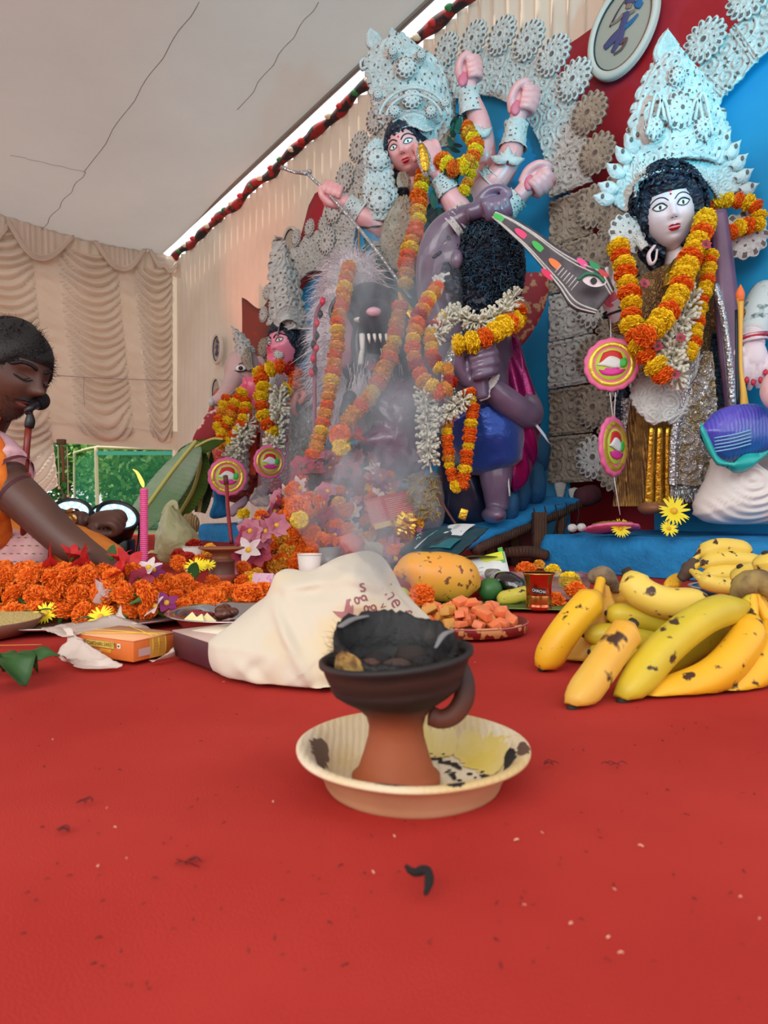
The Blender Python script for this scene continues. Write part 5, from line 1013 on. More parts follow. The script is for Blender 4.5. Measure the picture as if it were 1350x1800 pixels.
for k, (px, py, Y, a) in enumerate(((336, 1078, 1.17, .3), (350, 1084, 1.15, -.2), (364, 1083, 1.16, .6))):
    c = P(px, py, Y); c[2] = .024; mb = MB(); mb.add(c + np.array([(-.016, -.006, 0), (.014, -.008, 0), (.002, .006, .014), (-.014, .006, -.002), (.015, .003, -.002), (.004, .012, .008)]) @ np.array(Euler((0, 0, a)).to_matrix()).T, [(0, 1, 2), (3, 5, 4), (0, 2, 5, 3), (1, 4, 5, 2), (0, 3, 4, 1)]); tag(mb.build('apple_slice', M('apple_flesh', (238, 220, 160), .5), smooth=False), 'pale yellow apple slice at the front of the steel plate', 'fruit slice', 'apple slices in the steel plate')
bp_ = np.array([-.715, 1.16, .003]); t = thing('rice_bowl', 'low brown bowl of pale yellow rice at the left edge', 'bowl', bp_)
mb = MB(); mb.lathe(bp_, [(0, .002), (.095, .002), (.112, .018), (.122, .025), (.124, .024), (.113, .010), (.104, 0), (0, 0)], 64); mb.build('bowl_body', M('brown_leaf_bowl', (110, 66, 56), .5, var=(8, (150, 104, 80), .4, .7)), t)
mb = MB(); mb.lathe(bp_, [(0, .028), (.05, .0275), (.1, .025), (.119, .0235)], 64, fn=None); mb.v[0][:, 2] += .0012 * nzv(mb.v[0], 160, 1)
q = mb.build('rice', M('pale_yellow_rice', (226, 202, 130), .8, var=(300, (196, 168, 100), .4, .6), bump=(420, .9, 'voronoi', .003)), t); q['kind'] = 'stuff'
mb = MB(); mb.tube([(-.66, 1.06, .006), (-.6, 1.055, .004), (-.53, 1.058, .0045)], .0009, 5); tag(mb.build('broom_straw', M('straw', (190, 120, 60), .8)), 'long yellow straw lying in front of the rice bowl', 'straw')
pp = P(390, 1036, 1.86); pp[2] = .003; t = thing('clay_pot', 'brown clay oil pot in two tiers among the marigolds', 'pot', pp)
mb = MB(); mb.lathe(pp, [(0, 0), (.026, 0), (.032, .012), (.0355, .028), (.036, .036), (.034, .038), (.034, .070), (.0365, .073), (.0365, .076), (.026, .080), (.022, .088), (.034, .098), (.050, .104), (.062, .108), (.062, .111), (.048, .109), (.030, .104), (0, .100)], 48, fn=lambda a, k: 1 + .01 * np.sin(3 * a + 5 * k)); mb.build('pot_body', zramp('pot_clay', [(0, (150, 70, 56)), (.036, (140, 66, 50)), (.04, (92, 50, 38)), (.074, (86, 48, 36)), (.082, (140, 84, 50)), (.11, (150, 92, 58))], .55, 20, .002), t)
for px, Y, zc, hh, rt, lb in ((338, 2.36, 0, .088, .033, 'white paper cup holding an orange marigold by the plastic bag'), (544, 1.92, 0, .088, .034, 'white paper cup at the foot of the flower mound behind the cotton bag')):
    c = np.array([(px - 675) / F * Y, Y, .003]); t = thing('paper_cup', lb, 'cup', c)
    mb = MB(); mb.lathe(c, [(0, .004), (rt * .72, .003), (rt * .72, .0), (rt * .74, 0), (rt, hh), (rt * .97, hh), (rt * .72, .006)], 40); mb.build('cup_body', M('white_paper', (232, 222, 212), .6), t)
    mb = MB(); mb.tube([c + [rt * math.cos(a), rt * math.sin(a), hh] for a in np.linspace(0, 2 * PI, 41)], .0016, 6, smooth=0); mb.build('rolled_rim', M('white_paper', (232, 222, 212), .6), t)
bloom('r1', np.array([(341 - 675) / F * 2.36, 2.36, .095]), 1.15, (0, 0, 1), 'red-orange marigold standing in the white paper cup', None)
cb = np.array([(253 - 675) / F * 1.74, 1.74, .003]); t = thing('candle', 'tall pink spiral candle with a leaning yellow flame', 'candle', cb)
n_ = 320; zz = np.linspace(0, .265, n_); mb = MB(); mb.lathe(cb, [(0, 0)] + [(.0098 + .0009 * math.sin(z * 2 * PI / .0052), z) for z in zz] + [(.006, .267), (0, .263)], 24); mb.build('wax', M('pink_wax', (226, 92, 150), .45, sub=.3), t)
tp = cb + [0, 0, .264]; mb = MB(); mb.tube([tp, tp + [-.001, 0, .006], tp + [-.003, 0, .010]], .0009, 6, smooth=3); mb.build('wick', m_char, t)
mb = MB(); mb.tube([tp + [-.001, 0, .006], tp + [-.004, 0, .016], tp + [-.010, 0, .030], tp + [-.018, 0, .044], tp + [-.028, 0, .052]], [.0015, .0048, .0045, .003, .0006], 12, smooth=6); mb.build('flame', M('flame', (255, 190, 60), .5, emit=((255, 176, 50), 5.0)), t)
# tied carrier bag, walnut-like loaf, incense rod
mb = inflate(outl([(280, 975), (276, 945), (287, 918), (292, 895), (300, 884), (308, 892), (322, 915), (342, 940), (352, 968), (340, 985), (300, 988)], 2.55), 2.55, .11, rings=18, seg=90, wr=.018, wrs=12, seed=6, floor=.003)
t = thing('carrier_bag', 'greenish white tied plastic bag standing before the banana leaf', 'plastic bag', P(310, 990, 2.55) * [1, 1, 0]); mb.build('bag_body', M('greenish_film', (214, 214, 170), .35, transl=.45, bump=(30, .6, 'noise', .02)), t)
mb = MB(); mb.tube([P(292, 905, 2.52), P(296, 890, 2.52), P(306, 884, 2.52), P(312, 896, 2.52)], [.02, .012, .012, .006], 8, flat=.4); mb.build('knot', M('greenish_film', (214, 214, 170), .35), t)
mb = MB(); mb.ell(P(334, 922, 2.7), (.034, .04, .045), None, 20, 14, fn=lambda d: 1 + .10 * np.sin(d[:, 0] * 9 + 3 * nzv(d, 2, 1))); 
tag(mb.build('dried_fruit', M('walnut_brown', (170, 138, 92), .7, bump=(40, .8, 'wave', .01))), 'ribbed brown dried fruit resting on the tied plastic bag', 'fruit')
for px, py, lb in ((268, 976, 'flat cream dried leaf behind the candle'), (346, 972, 'folded cream leaf beside the tied plastic bag')):
    Y = 2.5; b = P(px, py, Y); mb = MB(); mb.grid(leafblade([b + [-.03, 0, .0], b + [0, 0, .02], b + [.04, .02, .0]], .022, .5), th=.001); tag(mb.build('dried_leaf', M('dried_leaf', (206, 180, 130), .7)), lb, 'leaf')
mb = MB(); mb.tube([P(398, 850, 2.5), P(401, 900, 2.45), P(407, 955, 2.4)], .007, 8); t = thing('incense_stick', 'thin dark red stick standing before the left plinth', 'stick', P(407, 955, 2.4)); mb.build('stick', M('red_lacquer', (136, 22, 30), .4), t)
mb = MB(); mb.tube([P(398, 852, 2.5), P(396, 836, 2.5)], .009, 8, smooth=0); mb.build('stick_top', M('brown_cap', (90, 40, 30), .6), t)
small_box('pink_packet', 'lilac printed packet leaning between clay pot and cotton bag', 'packet', 462, 1022, 1.68, (.055, .012, .04), -.3, M('lilac_print', (214, 170, 190), .5, var=(40, (190, 110, 150), .5, .6)), -.5)
# cut banana leaf at the left edge
for k, (pts, w_, lb) in enumerate((([P(-30, 1178, .90), P(20, 1176, .885), P(60, 1170, .89), P(84, 1168, .885), P(104, 1182, .875)], .020, 'dark green curled leaf tip at the left edge of the carpet'), ([P(-30, 1204, .80), P(10, 1200, .81), P(52, 1186, .85)], .030, 'grey green folded leaf at the left edge, nearest the viewer'))):
    mb = MB(); mb.grid(leafblade(pts, w_, .5, 20, 9, .6, k), th=.0008); mb.v[0][:, 2] += .005 - min(0, mb.v[0][:, 2].min()); tag(mb.build('leaf', m_gl), lb, 'leaf')
# ---- stage flood lamps on the floor, left
for px, py, Y, rz, tl, s, lb in ((126, 899, 3.0, -.45, .55, .92, 'round black stage lamp with glowing lenses, leftmost of three'), (182, 904, 3.1, -.7, .3, .6, 'small black stage lamp half hidden behind the hand'), (207, 908, 2.75, -.85, .45, .95, 'black stage lamp with bright lenses nearest the candle')):
    c = P(px, py, Y); t = thing('stage_lamp', lb, 'lamp', (c[0], c[1], 0)); n = nrm([math.sin(-rz) , -.9, 1.0 + tl * .5]); u = nrm(np.cross([0, 0, 1.], n)); v_ = np.cross(n, u); rot = np.stack([u, v_, n], 1); r = .085 * s
    def disc(prof, seg=36): 
        m = MB(); m.lathe((0, 0, 0), prof, seg); m.v[0] = m.v[0] @ rot.T + c; return m
    disc([(0, -.14 * s), (r * .7, -.14 * s), (r * .95, -.11 * s), (r, -.02), (r * 1.06, .0), (r * 1.06, .012), (r * .93, .012), (r * .9, .0), (0, -.002)]).build('housing', m_black, t)
    disc([(0, .004), (r * .88, .003)]).build('lens_plate', M('lens_plate', (180, 206, 214), .2, emit=((150, 210, 230), .9)), t)
    for k in range(19):
        rr_, a = (0, 0) if k == 0 else ((r * .38, k * PI / 3) if k < 7 else (r * .70, k * PI / 6)); m = MB(); m.ell((rr_ * math.cos(a), rr_ * math.sin(a), .005), (r * .13, r * .13, .004), None, 10, 6); m.v[0] = m.v[0] @ rot.T + c; m.build('lens', M('glowing_lens', (200, 240, 255), .1, emit=((190, 236, 255), 2.2)), t)
    m = MB(); m.tube([c + u * r * 1.1, c + u * r * 1.12 - [0, 0, .08 * s], np.array([c[0], c[1], .02]) + u * r * .8, np.array([c[0], c[1], .02]) - u * r * .8, c - u * r * 1.12 - [0, 0, .08 * s], c - u * r * 1.1], .010 * s, 6, smooth=3); m.build('yoke', m_black, t)
    m = MB(); m.box((c[0] - n[0] * .03, c[1] + .05, .05 + .0), (.11 * s, .10 * s, .10), bev=.01); m.build('ballast_box', m_black, t)
# ---- microphone on a red stand
t = thing('microphone_stand', 'red tubular stand with a black round microphone at the mouth of the man', 'microphone', P(42, 1000, 1.62) * [1, 1, 0])
Ym = 1.60; m_rp = M('red_brown_pole', (120, 36, 24), .35)
m = MB(); m.tube([P(50, 752, Ym), P(44, 836, Ym), P(40, 1010, Ym + .05)], [.0075, .0075, .008], 12, smooth=2); m.build('pole', m_rp, t)
m = MB(); m.tube([P(53, 726, Ym), P(53, 740, Ym), P(51, 752, Ym)], [.006, .011, .010], 12, smooth=3); m.build('clutch', m_black, t)
m = MB(); m.tube([P(53, 730, Ym), P(50, 722, Ym), P(56, 716, Ym), P(62, 710, Ym + .04)], [.007, .010, .008, .014], 12, smooth=3); m.build('mic_body', m_black, t)
m = MB(); m.ell(P(69, 704, Ym + .06), (.0245, .024, .0235), None, 24, 16); m.build('mic_foam', M('black_foam', (18, 18, 20), .95, bump=(300, .6, 'noise', .002)), t)
m = MB(); m.ell(P(47, 836, Ym - .01), (.010, .010, .008), None, 12, 8); m.build('knob', M('red_knob', (170, 44, 34), .4), t)
m = MB(); m.tube([P(40, 1010, Ym + .05), P(40, 1010, Ym + .05) * [1, 1, 0] + [0, 0, .01]], [.008, .04], 16, smooth=0); m.build('foot', m_black, t)

# ================================================================== the kneeling man
Yh = 1.66
man = thing('person', 'man in an orange scarf and pink shirt bending over the marigold heap, seen in profile', 'person', P(-20, 1050, 1.75) * [1, 1, 0])
skin = M('brown_skin', (92, 60, 48), .5, var=(12, (80, 50, 40), .35, .7), bump=(260, .12, 'noise', .001), sub=.08)
Hc = P(8, 655, Yh)
H = Head(Hc, .122, yaw=R(74), pitch=0, kind='male')
# tilt the profile downwards: rotate about the viewing axis
c_, s_ = math.cos(R(16)), math.sin(R(16)); Ry = np.array([[c_, 0, s_], [0, 1, 0], [-s_, 0, c_]]); H.R = Ry @ H.R
mb = MB(); H.skull(mb, 80, 72)
neck0 = P(-34, 735, Yh + .03)
body = MB(); body.tube([P(-8, 690, Yh + .03), P(-24, 730, Yh + .04), P(-60, 775, Yh + .06)], [.055, .056, .07], 20, smooth=5)
body.tube([P(-60, 775, Yh + .06), P(-90, 850, Yh + .1), P(-110, 960, Yh + .14)], [.115, .145, .14], 24, smooth=5)
body.tube([P(-70, 800, Yh + .02), P(-25, 828, 1.60), P(20, 850, 1.57)], [.065, .056, .052], 18, smooth=5)
body.tube([P(8, 850, 1.575), P(55, 892, 1.56), P(110, 945, 1.54), P(168, 988, 1.52), P(205, 1006, 1.50)], [.052, .047, .041, .034, .028], 20, smooth=6)
body.add(fist(P(222, 1010, 1.485), .078, P(250, 1030, 1.46) - P(205, 1000, 1.5), (.2, -.3, .9), -1, .55, .1).arr(), fist(P(222, 1010, 1.485), .078, P(250, 1030, 1.46) - P(205, 1000, 1.5), (.2, -.3, .9), -1, .55, .1).f)
body.tube([P(-40, 800, Yh + .22), P(10, 870, Yh + .20), P(60, 905, Yh + .16)], [.06, .05, .044], 16, smooth=5)
body.tube([P(60, 905, Yh + .16), P(110, 916, Yh + .13), P(150, 915, Yh + .12)], [.042, .032, .025], 16, smooth=5)
h2 = fist(P(182, 912, Yh + .115), .085, (1, -.15, .05), (-.1, -.5, .8), -1, .95, .05, .5); body.add(h2.arr(), h2.f)
rm = remesh(body, .0045, 3, .5); v0 = mb.arr()
rm.add(v0, mb.f)
rm.build('body', skin, man)
# face
m_eyew, m_dk = M('eye_white_dim', (190, 176, 166), .3), M('man_hair_black', (16, 13, 13), .6, bump=(200, .6, 'noise', .003))
for sx in (1, -1):
    m = MB(); H.patch(m, [(sx * .29 - .15 * sx, .02), (sx * .29, .07), (sx * .29 + .16 * sx, .03), (sx * .29, -.05)], .035); e = m.build('eyelid', M('eyelid_brown', (76, 48, 40), .5), man)
    m = MB(); H.line(m, [(sx * .13, .0), (sx * .28, -.055), (sx * .46, .01)], .014, .035); m.build('lashes', m_dk, e)
    m = MB(); H.line(m, [(sx * .09, .20), (sx * .22, .26), (sx * .38, .26), (sx * .52, .17)], .038, .012); m.build('eyebrow', m_dk, man)
    m = MB(); R_ = H.R; ec = H.w([sx * .70, .10, -.05]); m.ell(ec, (.011, .024, .035), R_, 16, 12, fn=lambda d: 1 - .25 * np.exp(-((d[:, 1]) ** 2 + d[:, 2] ** 2) * 6)); m.ell(H.w([sx * .76, .12, -.0]), (.004, .016, .024), R_, 12, 8); m.build('ear', skin, man)
m = MB(); H.patch(m, [(-.22, -.50), (-.08, -.45), (0, -.46), (.08, -.45), (.22, -.50), (.08, -.57), (-.08, -.57)], .03); m.build('lips', M('man_lips', (112, 60, 56), .45), man)
m = MB(); H.patch(m, [(-.28, -.46), (-.12, -.36), (0, -.375), (.12, -.36), (.28, -.46), (.1, -.43), (-.1, -.43)], .022); m.build('moustache', m_dk, man)
# stubble: fine hairs on jaw
g = np.random.default_rng(3); xx, zz_ = g.uniform(-.6, .6, 1800), g.uniform(-.93, -.35, 1800); ok = (np.abs(xx) > .25) | (zz_ < -.62) | (zz_ > -.44); pts = H.surf(xx[ok] * (1 - .3 * (-zz_[ok])), zz_[ok], .0); nn = pts - H.c; nn /= np.linalg.norm(nn, axis=1)[:, None]
m = MB(); fur(m, pts, nn, .0035, .0004, .3, .4, 2, rng=g); q = m.build('stubble', m_dk, man); q['kind'] = 'stuff'
# hair: shell over the skull plus short locks
th = np.linspace(0, PI * .62, 34)[:, None]; ph = (np.arange(72) * 2 * PI / 72)[None]; d = np.stack([np.sin(th) * np.cos(ph), np.sin(th) * np.sin(ph), np.cos(th) * np.ones_like(ph)], -1)
q = H.loc(d); lim = np.where(d[..., 1] < 0, .36 + .25 * np.exp(-((np.abs(d[..., 0]) - .62) / .25) ** 2) * -1.6, -.35); lim = np.where(d[..., 1] < -.1, .38 - .42 * np.clip((np.abs(d[..., 0]) - .55) / .4, 0, 1), lim - .0)
ins = d[..., 2] < lim; up = 1.10 + .03 * np.sin(ph * 5 + th * 7); qq = q * up[..., None]; qq = np.where(ins[..., None], q * .985, qq)
m = MB(); m.grid(H.w(qq), cv=True)
pts = []; g = np.random.default_rng(8); dd = g.normal(size=(9000, 3)); dd /= np.linalg.norm(dd, axis=1)[:, None]; lm = np.where(dd[:, 1] < -.1, .36 - .42 * np.clip((np.abs(dd[:, 0]) - .55) / .4, 0, 1), -.38); dd = dd[dd[:, 2] > lm]
q = H.loc(dd) * 1.07; nn = dd @ H.R.T; nn = nn + np.array([0, 0, .1]); m.n and fur(m, H.w(q), nn, .007, .0011, .5, .9, 3, rng=g); m.build('hair', m_dk, man)
# clothing
sh = MB(); sh.tube([P(-66, 770, Yh + .06), P(-92, 850, Yh + .1), P(-112, 965, Yh + .14)], [.135, .155, .155], 26, smooth=5); sh.tube([P(-70, 792, Yh + .03), P(-30, 808, 1.62), P(14, 838, 1.575)], [.088, .080, .070], 22, smooth=6)
sh.tube([P(-40, 800, Yh + .22), P(0, 855, Yh + .20), P(30, 890, Yh + .18)], [.07, .062, .058], 16, smooth=5)
s2 = remesh(sh, .008, 3); v = s2.arr(); s2.v = [v + .004 * np.stack([nzv(v, 16, i) for i in (0, 5, 9)], 1)]; s2.build('shirt', M('pink_shirt', (226, 182, 186), .8, var=(20, (212, 166, 176), .4, .6), bump=(16, .4, 'noise', .02)), man)
m = MB(); m.tube([P(15, 839, 1.574), P(20, 843, 1.572)], [.061, .060], 22, smooth=0, caps=False); m.build('sleeve_cuff', M('maroon_cuff', (86, 34, 40), .7), man)
m = MB(); m.tube([P(-50, 745, Yh - .06), P(-18, 762, 1.555), P(-4, 800, 1.53), P(-2, 850, 1.52), P(-8, 900, 1.55), P(-10, 960, 1.60)], [.02, .022, .020, .018, .03, .04], 14, flat=.35, smooth=6); m.tube([P(-10, 690, Yh + .10), P(-22, 722, Yh - .0), P(-30, 745, 1.58)], [.03, .035, .03], 12, flat=.4, smooth=5)
v = m.arr(); m.v = [v + .005 * np.stack([nzv(v, 22, i) for i in (0, 5, 9)], 1)]; m.build('scarf', M('orange_scarf', (246, 138, 40), .75, var=(30, (232, 110, 26), .4, .6)), man)
def folds(mb, amp, sc, seed): v = mb.arr(); mb.v = [v + amp * np.stack([nzv(v, sc, seed + i * 3) for i in range(3)], 1)]; return mb
m = inflate(outl([(-60, 880), (0, 868), (38, 885), (66, 915), (74, 950), (60, 975), (-60, 985)], 1.78), 1.78, .10, 14, 60, wr=.014, wrs=14, seed=3); folds(m, .004, 30, 1).build('waist_sash', M('orange_sash', (240, 146, 62), .8, var=(14, (226, 120, 40), .4, .6)), man)
m = MB(); m.tube([P(-60, 925, 1.70), P(0, 928, 1.69), P(58, 930, 1.72)], [.012, .010, .008], 10, flat=.6); m.build('woven_border', M('red_border', (160, 56, 52), .8, var=(60, (214, 150, 110), .5, .6)), man)
m = MB(); m.tube([P(-80, 985, 1.78), P(20, 972, 1.74), P(60, 985, 1.70)], [.10, .095, .06], 24, smooth=6); m.tube([P(60, 960, 1.80), P(140, 975, 1.74), P(205, 990, 1.72)], [.08, .072, .045], 24, smooth=6)
l2 = remesh(m, .009, 3); v = l2.arr(); v = v + .005 * np.stack([nzv(v, 14, i) for i in (0, 5, 9)], 1); v[:, 2] = np.maximum(v[:, 2], .008); l2.v = [v]; l2.build('dhoti', M('ochre_dhoti', (216, 128, 44), .8, var=(10, (190, 100, 34), .4, .65), bump=(12, .3, 'noise', .02)), man)
m = inflate(outl([(-60, 960), (-10, 940), (50, 932), (84, 945), (78, 975), (60, 1010), (0, 1012), (-60, 1010)], 1.64), 1.64, .035, 12, 60, wr=.010, wrs=16, seed=9); lap = m.build('lap_cloth', M('pink_lap_cloth', (222, 178, 174), .85, var=(24, (206, 158, 160), .4, .6)), man)
lv = BVHTree.FromPolygons([tuple(x) for x in m.arr()], m.f)
for k in range(26):
    px, py = 6 + (k % 6) * 13 + (k // 6 % 2) * 6, 945 + (k // 6) * 14; o = Vector((0, 0, CAMZ)); d = (Vector(P(px, py, 1)) - o).normalized(); h = lv.ray_cast(o, d)
    if h[0] is None: continue
    c = np.array(h[0]) - np.array(d) * .001; mm = MB(); mm.ell(c, (.0045, .001, .0012), None, 6, 4); mm.build('woven_motif', M('olive_motif', (140, 124, 60), .8), lap)
# bracelet and watch
m = MB(); c0, c1 = P(26, 866, 1.568), P(31, 870, 1.567); m.tube([c0, c1], [.0495, .0490], 26, smooth=0, caps=False); m.build('thread_bracelet', M('dark_red_thread', (70, 26, 34), .7, bump=(200, .6, 'noise', .003)), man)
m = MB(); m.tube([P(124, 915, Yh + .125), P(133, 915.5, Yh + .124)], [.0335, .0325], 22, smooth=0, caps=False); w_ = m.build('watch_strap', M('gold_strap', (190, 130, 70), .3, .9), man)
m = MB(); m.ell(P(127, 912, Yh + .088), (.013, .005, .014), None, 18, 10); m.build('watch_face', M('gold_dial', (200, 150, 90), .25, .8), w_)
# ================================================================== stage statues
m_pith = M('white_pith', (206, 209, 206), .75, var=(22, (186, 188, 184), .35, .7), bump=(34, .25, 'filigree', .004)); m_pithhole = M('pith_cut', (104, 96, 92), .9)
m_pithg = M('grey_pith', (172, 162, 146), .8, var=(20, (146, 136, 120), .35, .7), bump=(34, .25, 'filigree', .004))
PM = [m_pith, m_pithhole]; PG = [m_pithg, m_pithhole]
m_gold = M('gold_foil', (214, 170, 60), .25, .9, bump=(60, .6, 'noise', .006)); m_silver = M('silver_lace', (186, 188, 190), .3, .75, bump=(90, .8, 'voronoi', .006)); m_silvg = M('silver_gold_brocade', (180, 164, 132), .35, .6, var=(30, (206, 204, 200), .45, .6), bump=(60, .7, 'filigree', .006))
m_hair = M('blue_black_hair', (14, 26, 42), .45, var=(30, (26, 52, 78), .45, .7), bump=(60, .9, 'voronoi', .012))
m_pinks = M('painted_pink_skin', (232, 160, 160), .35, var=(14, (238, 178, 176), .4, .7), coat=.3); m_whites = M('painted_white_skin', (232, 220, 226), .35, coat=.3); m_red = M('crimson_lips', (200, 30, 60), .35)
m_hotpink = M('painted_rose_palm', (232, 96, 130), .4, coat=.3); m_purple = M('painted_mauve_skin', (118, 100, 124), .3, var=(10, (98, 82, 108), .35, .65), coat=.5)
m_teal = M('dark_teal_cloth', (18, 66, 82), .6, var=(18, (30, 92, 96), .45, .65), bump=(40, .6, 'noise', .01))
def Ry(t): c, s = math.cos(t), math.sin(t); return np.array([[c, 0, s], [0, 1, 0], [-s, 0, c]])
def Rz(t): c, s = math.cos(t), math.sin(t); return np.array([[c, -s, 0], [s, c, 0], [0, 0, 1]])
def Rx(t): c, s = math.cos(t), math.sin(t); return np.array([[1, 0, 0], [0, c, -s], [0, s, c]])
def mkhead(c, size, yaw, roll, pitch, kind='female'):
    H = Head(c, size, kind=kind); H.R = Ry(R(roll)) @ Rz(R(yaw)) @ Rx(R(pitch)); return H
def PP(*a): return [P(*q) for q in a]
def orn(par, nm, L, Rt, nu, nv, s=.05, mats=PM, Y=None, seed=0, **kw):
    f = lambda q: P(*q) if len(q) == 3 else P(q[0], q[1], Y)
    o = ornament([f(q) for q in L], [f(q) for q in Rt], nu, nv, s=s, seed=seed, **kw); return o.build(nm, mats, par)
def placed(me, nm, par, c, rot=None, sc=1.0):
    o = bpy.data.objects.new(nm, me); SC.collection.objects.link(o)
    mw = Matrix.Translation(Vector(c) - (root_loc(par) if par else Vector((0, 0, 0)))) @ (rot if rot is not None else WROT) @ Matrix.Scale(sc, 4)
    if par: o.parent = par
    o.matrix_local = mw; return o
ROS = mk('rosette', medal(.105, 16, 22, 6, tall=1.0), PM, True); ROSG = mk('rosette', medal(.105, 16, 22, 6), PG, True); EAR = mk('ear_disc', medal(.085, 12, 20, 7, star=.08, dome=.02), PM, True)
def panelmesh(wi, wo, L, seed, mats):
    o = ornament([(-wi / 2, 0, 0), (-wo / 2, L, 0)], [(wi / 2, 0, 0), (wo / 2, L, 0)], 50, 70, s=.085, seed=seed, depth=.011, th=.010); return mk('carved_panel', o, mats, True)
def rotz(a): return WROT @ Matrix.Rotation(a, 4, 'Z')
def arch(label, s0, z0, r0, r1, a0, a1, n, colz, off, sc=1.0, grey=(), seed=0, sides=(1,)):
    c = W3(s0, 0, off); t = thing('pith_arch', label, 'arch ornament', (c[0], c[1], 0)); L = (r1 - r0); wi = 2 * r0 * math.tan((a1 - a0) / n / 2) * 1.03; wo = 2 * r1 * math.tan((a1 - a0) / n / 2) * 1.02
    pm = [panelmesh(wi, wo, L, seed + k, PM) for k in (0, 1)]; 
    for k in range(n):
        a = a0 + (a1 - a0) * (k + .5) / n; gp = W3(s0 + r0 * math.sin(a), z0 + r0 * math.cos(a), off + .004 * (k % 2)); placed(pm[k % 2], 'carved_panel', t, gp, rotz(-a)); rr_ = r1 + .045 * sc
        placed(ROSG if k in grey else ROS, 'rosette', t, W3(s0 + rr_ * math.sin(a), z0 + rr_ * math.cos(a), off + .022), rotz(-a), sc * wo / .215)
    cp = [panelmesh(colz[2], colz[2], L * 1.05, seed + 7 + k, (PG, PM)[k]) for k in (0, 1)]
    for sd in sides:
        z = colz[0]; k = 0
        while z > colz[1]:
            placed(cp[(k // 2) % 2], 'carved_panel', t, W3(s0 + sd * r0, z - colz[2] / 2, off + .006 * (k % 2)), rotz(-sd * PI / 2)); 
            placed(ROSG if k % 3 != 2 else ROS, 'rosette', t, W3(s0 + sd * (r1 + .03 * sc), z - colz[2] / 2, off + .024), rotz(0), sc * .9); z -= colz[2] * 1.03; k += 1
    return t
arch('great white carved pith arch with rosettes behind the many-armed statue', 4.13, 1.62, .72, .93, R(-78), R(90), 15, (1.60, .34, .205), .44, grey=(13, 14))
arch('cyan-lit carved pith arch with rosettes behind the white-faced statue at the right', 5.98, 1.28, .58, .76, R(-88), R(60), 12, (1.26, .34, .19), .44, seed=20, grey=(0, 1), sides=(-1,))
arch('small carved pith arch fanned behind the pink-faced statue', 2.80, 1.56, .30, .56, R(-85), R(88), 11, (1.52, .9, .16), .30, .8, seed=40, sides=(-1, 1))
for k, (px, py) in enumerate(((985, 862), (1010, 872))):
    q = wp(px, py, .46); mb = MB(); mb.tube([q + [0, 0, .03], q, q - [0, 0, .05]], [.028, .022, .008], 10, flat=.3, smooth=4); tag(mb.build('pith_tassel', m_pith), ('left', 'right')[k] + ' small white pith tassel under the carved column beside the plank stand', 'ornament')

# ---- garlands
def tube_cluster():
    g = np.random.default_rng(4); mb = MB()
    for k in range(16):
        d = nrm(g.normal(size=3) * [1, 1, .6]); mb.tube([d * .006, d * .018, d * .030], [.0016, .0022, .0042], 5, smooth=2)
    return mk('tuberose_cluster', mb, M('tuberose_white', (232, 232, 214), .6, transl=.2), True)
TUB = tube_cluster(); m_thread = M('green_thread', (60, 80, 50), .8)
def garland(path, pat, sc, label, grp=None, white=None, rr=random.Random(6), name='marigold_garland', sp=1.0, hot=0):
    q = cr([P(*a) for a in path], 10); r = .024 * sc; ln = np.linalg.norm(np.diff(q, axis=0), axis=1).sum(); n = max(2, int(ln / (r * sp))); q = resample(q, n); T, _, _ = frames(q)
    t = thing(name, label, 'garland', q[0], grp); mb = MB(); mb.tube(q, .0018, 5, smooth=0); mb.build('thread', m_thread, t)
    for i in range(n):
        k = pat[i % len(pat)]; s = sc * rr.uniform(.9, 1.08)
        if k == 'w':
            o = bpy.data.objects.new('tuberose_cluster', TUB); SC.collection.objects.link(o); o.parent = t; o.location = Vector(q[i]) - root_loc(t); o.rotation_euler = (rr.uniform(0, 6), rr.uniform(0, 6), 0); o.scale = (s * 1.05,) * 3
        else: bloom(k + str(i % 2), q[i] + np.array([rr.gauss(0, .002), rr.gauss(0, .002), 0]), s, T[i], parent=t, cal=False, rr=rr)
    return t

# ---------------------------------------------------------------- white-faced statue at the right
YS = 2.36
st = thing('goddess_statue', 'white-faced crowned statue with a lute, standing on the right blue plinth', 'statue', P(1180, 905, 2.4) * [1, 1, 0] + [0, 0, .128])
H = mkhead(P(1174, 376, YS), .124, -16, -9, 8); mb = MB(); H.skull(mb); 
mb.tube([P(1182, 405, YS + .03), P(1190, 440, YS + .04), P(1200, 490, YS + .06)], [.055, .044, .07], 20, smooth=5); mb.build('head', m_whites, st)
paint_face(H, st, None, m_red, 1.25, browt=.014)
m = MB(); H.patch(m, [(0, .30), (.03, .33), (0, .37), (-.03, .33)], .02); m.build('forehead_dot', m_red, st)
for k in range(5): m = MB(); a = R(-50 + 25 * k); H.line(m, [(.03 * math.sin(a), .40), (.10 * math.sin(a), .40 + .10 * math.cos(a))], .012, .006); m.build('forehead_line', m_red, st)
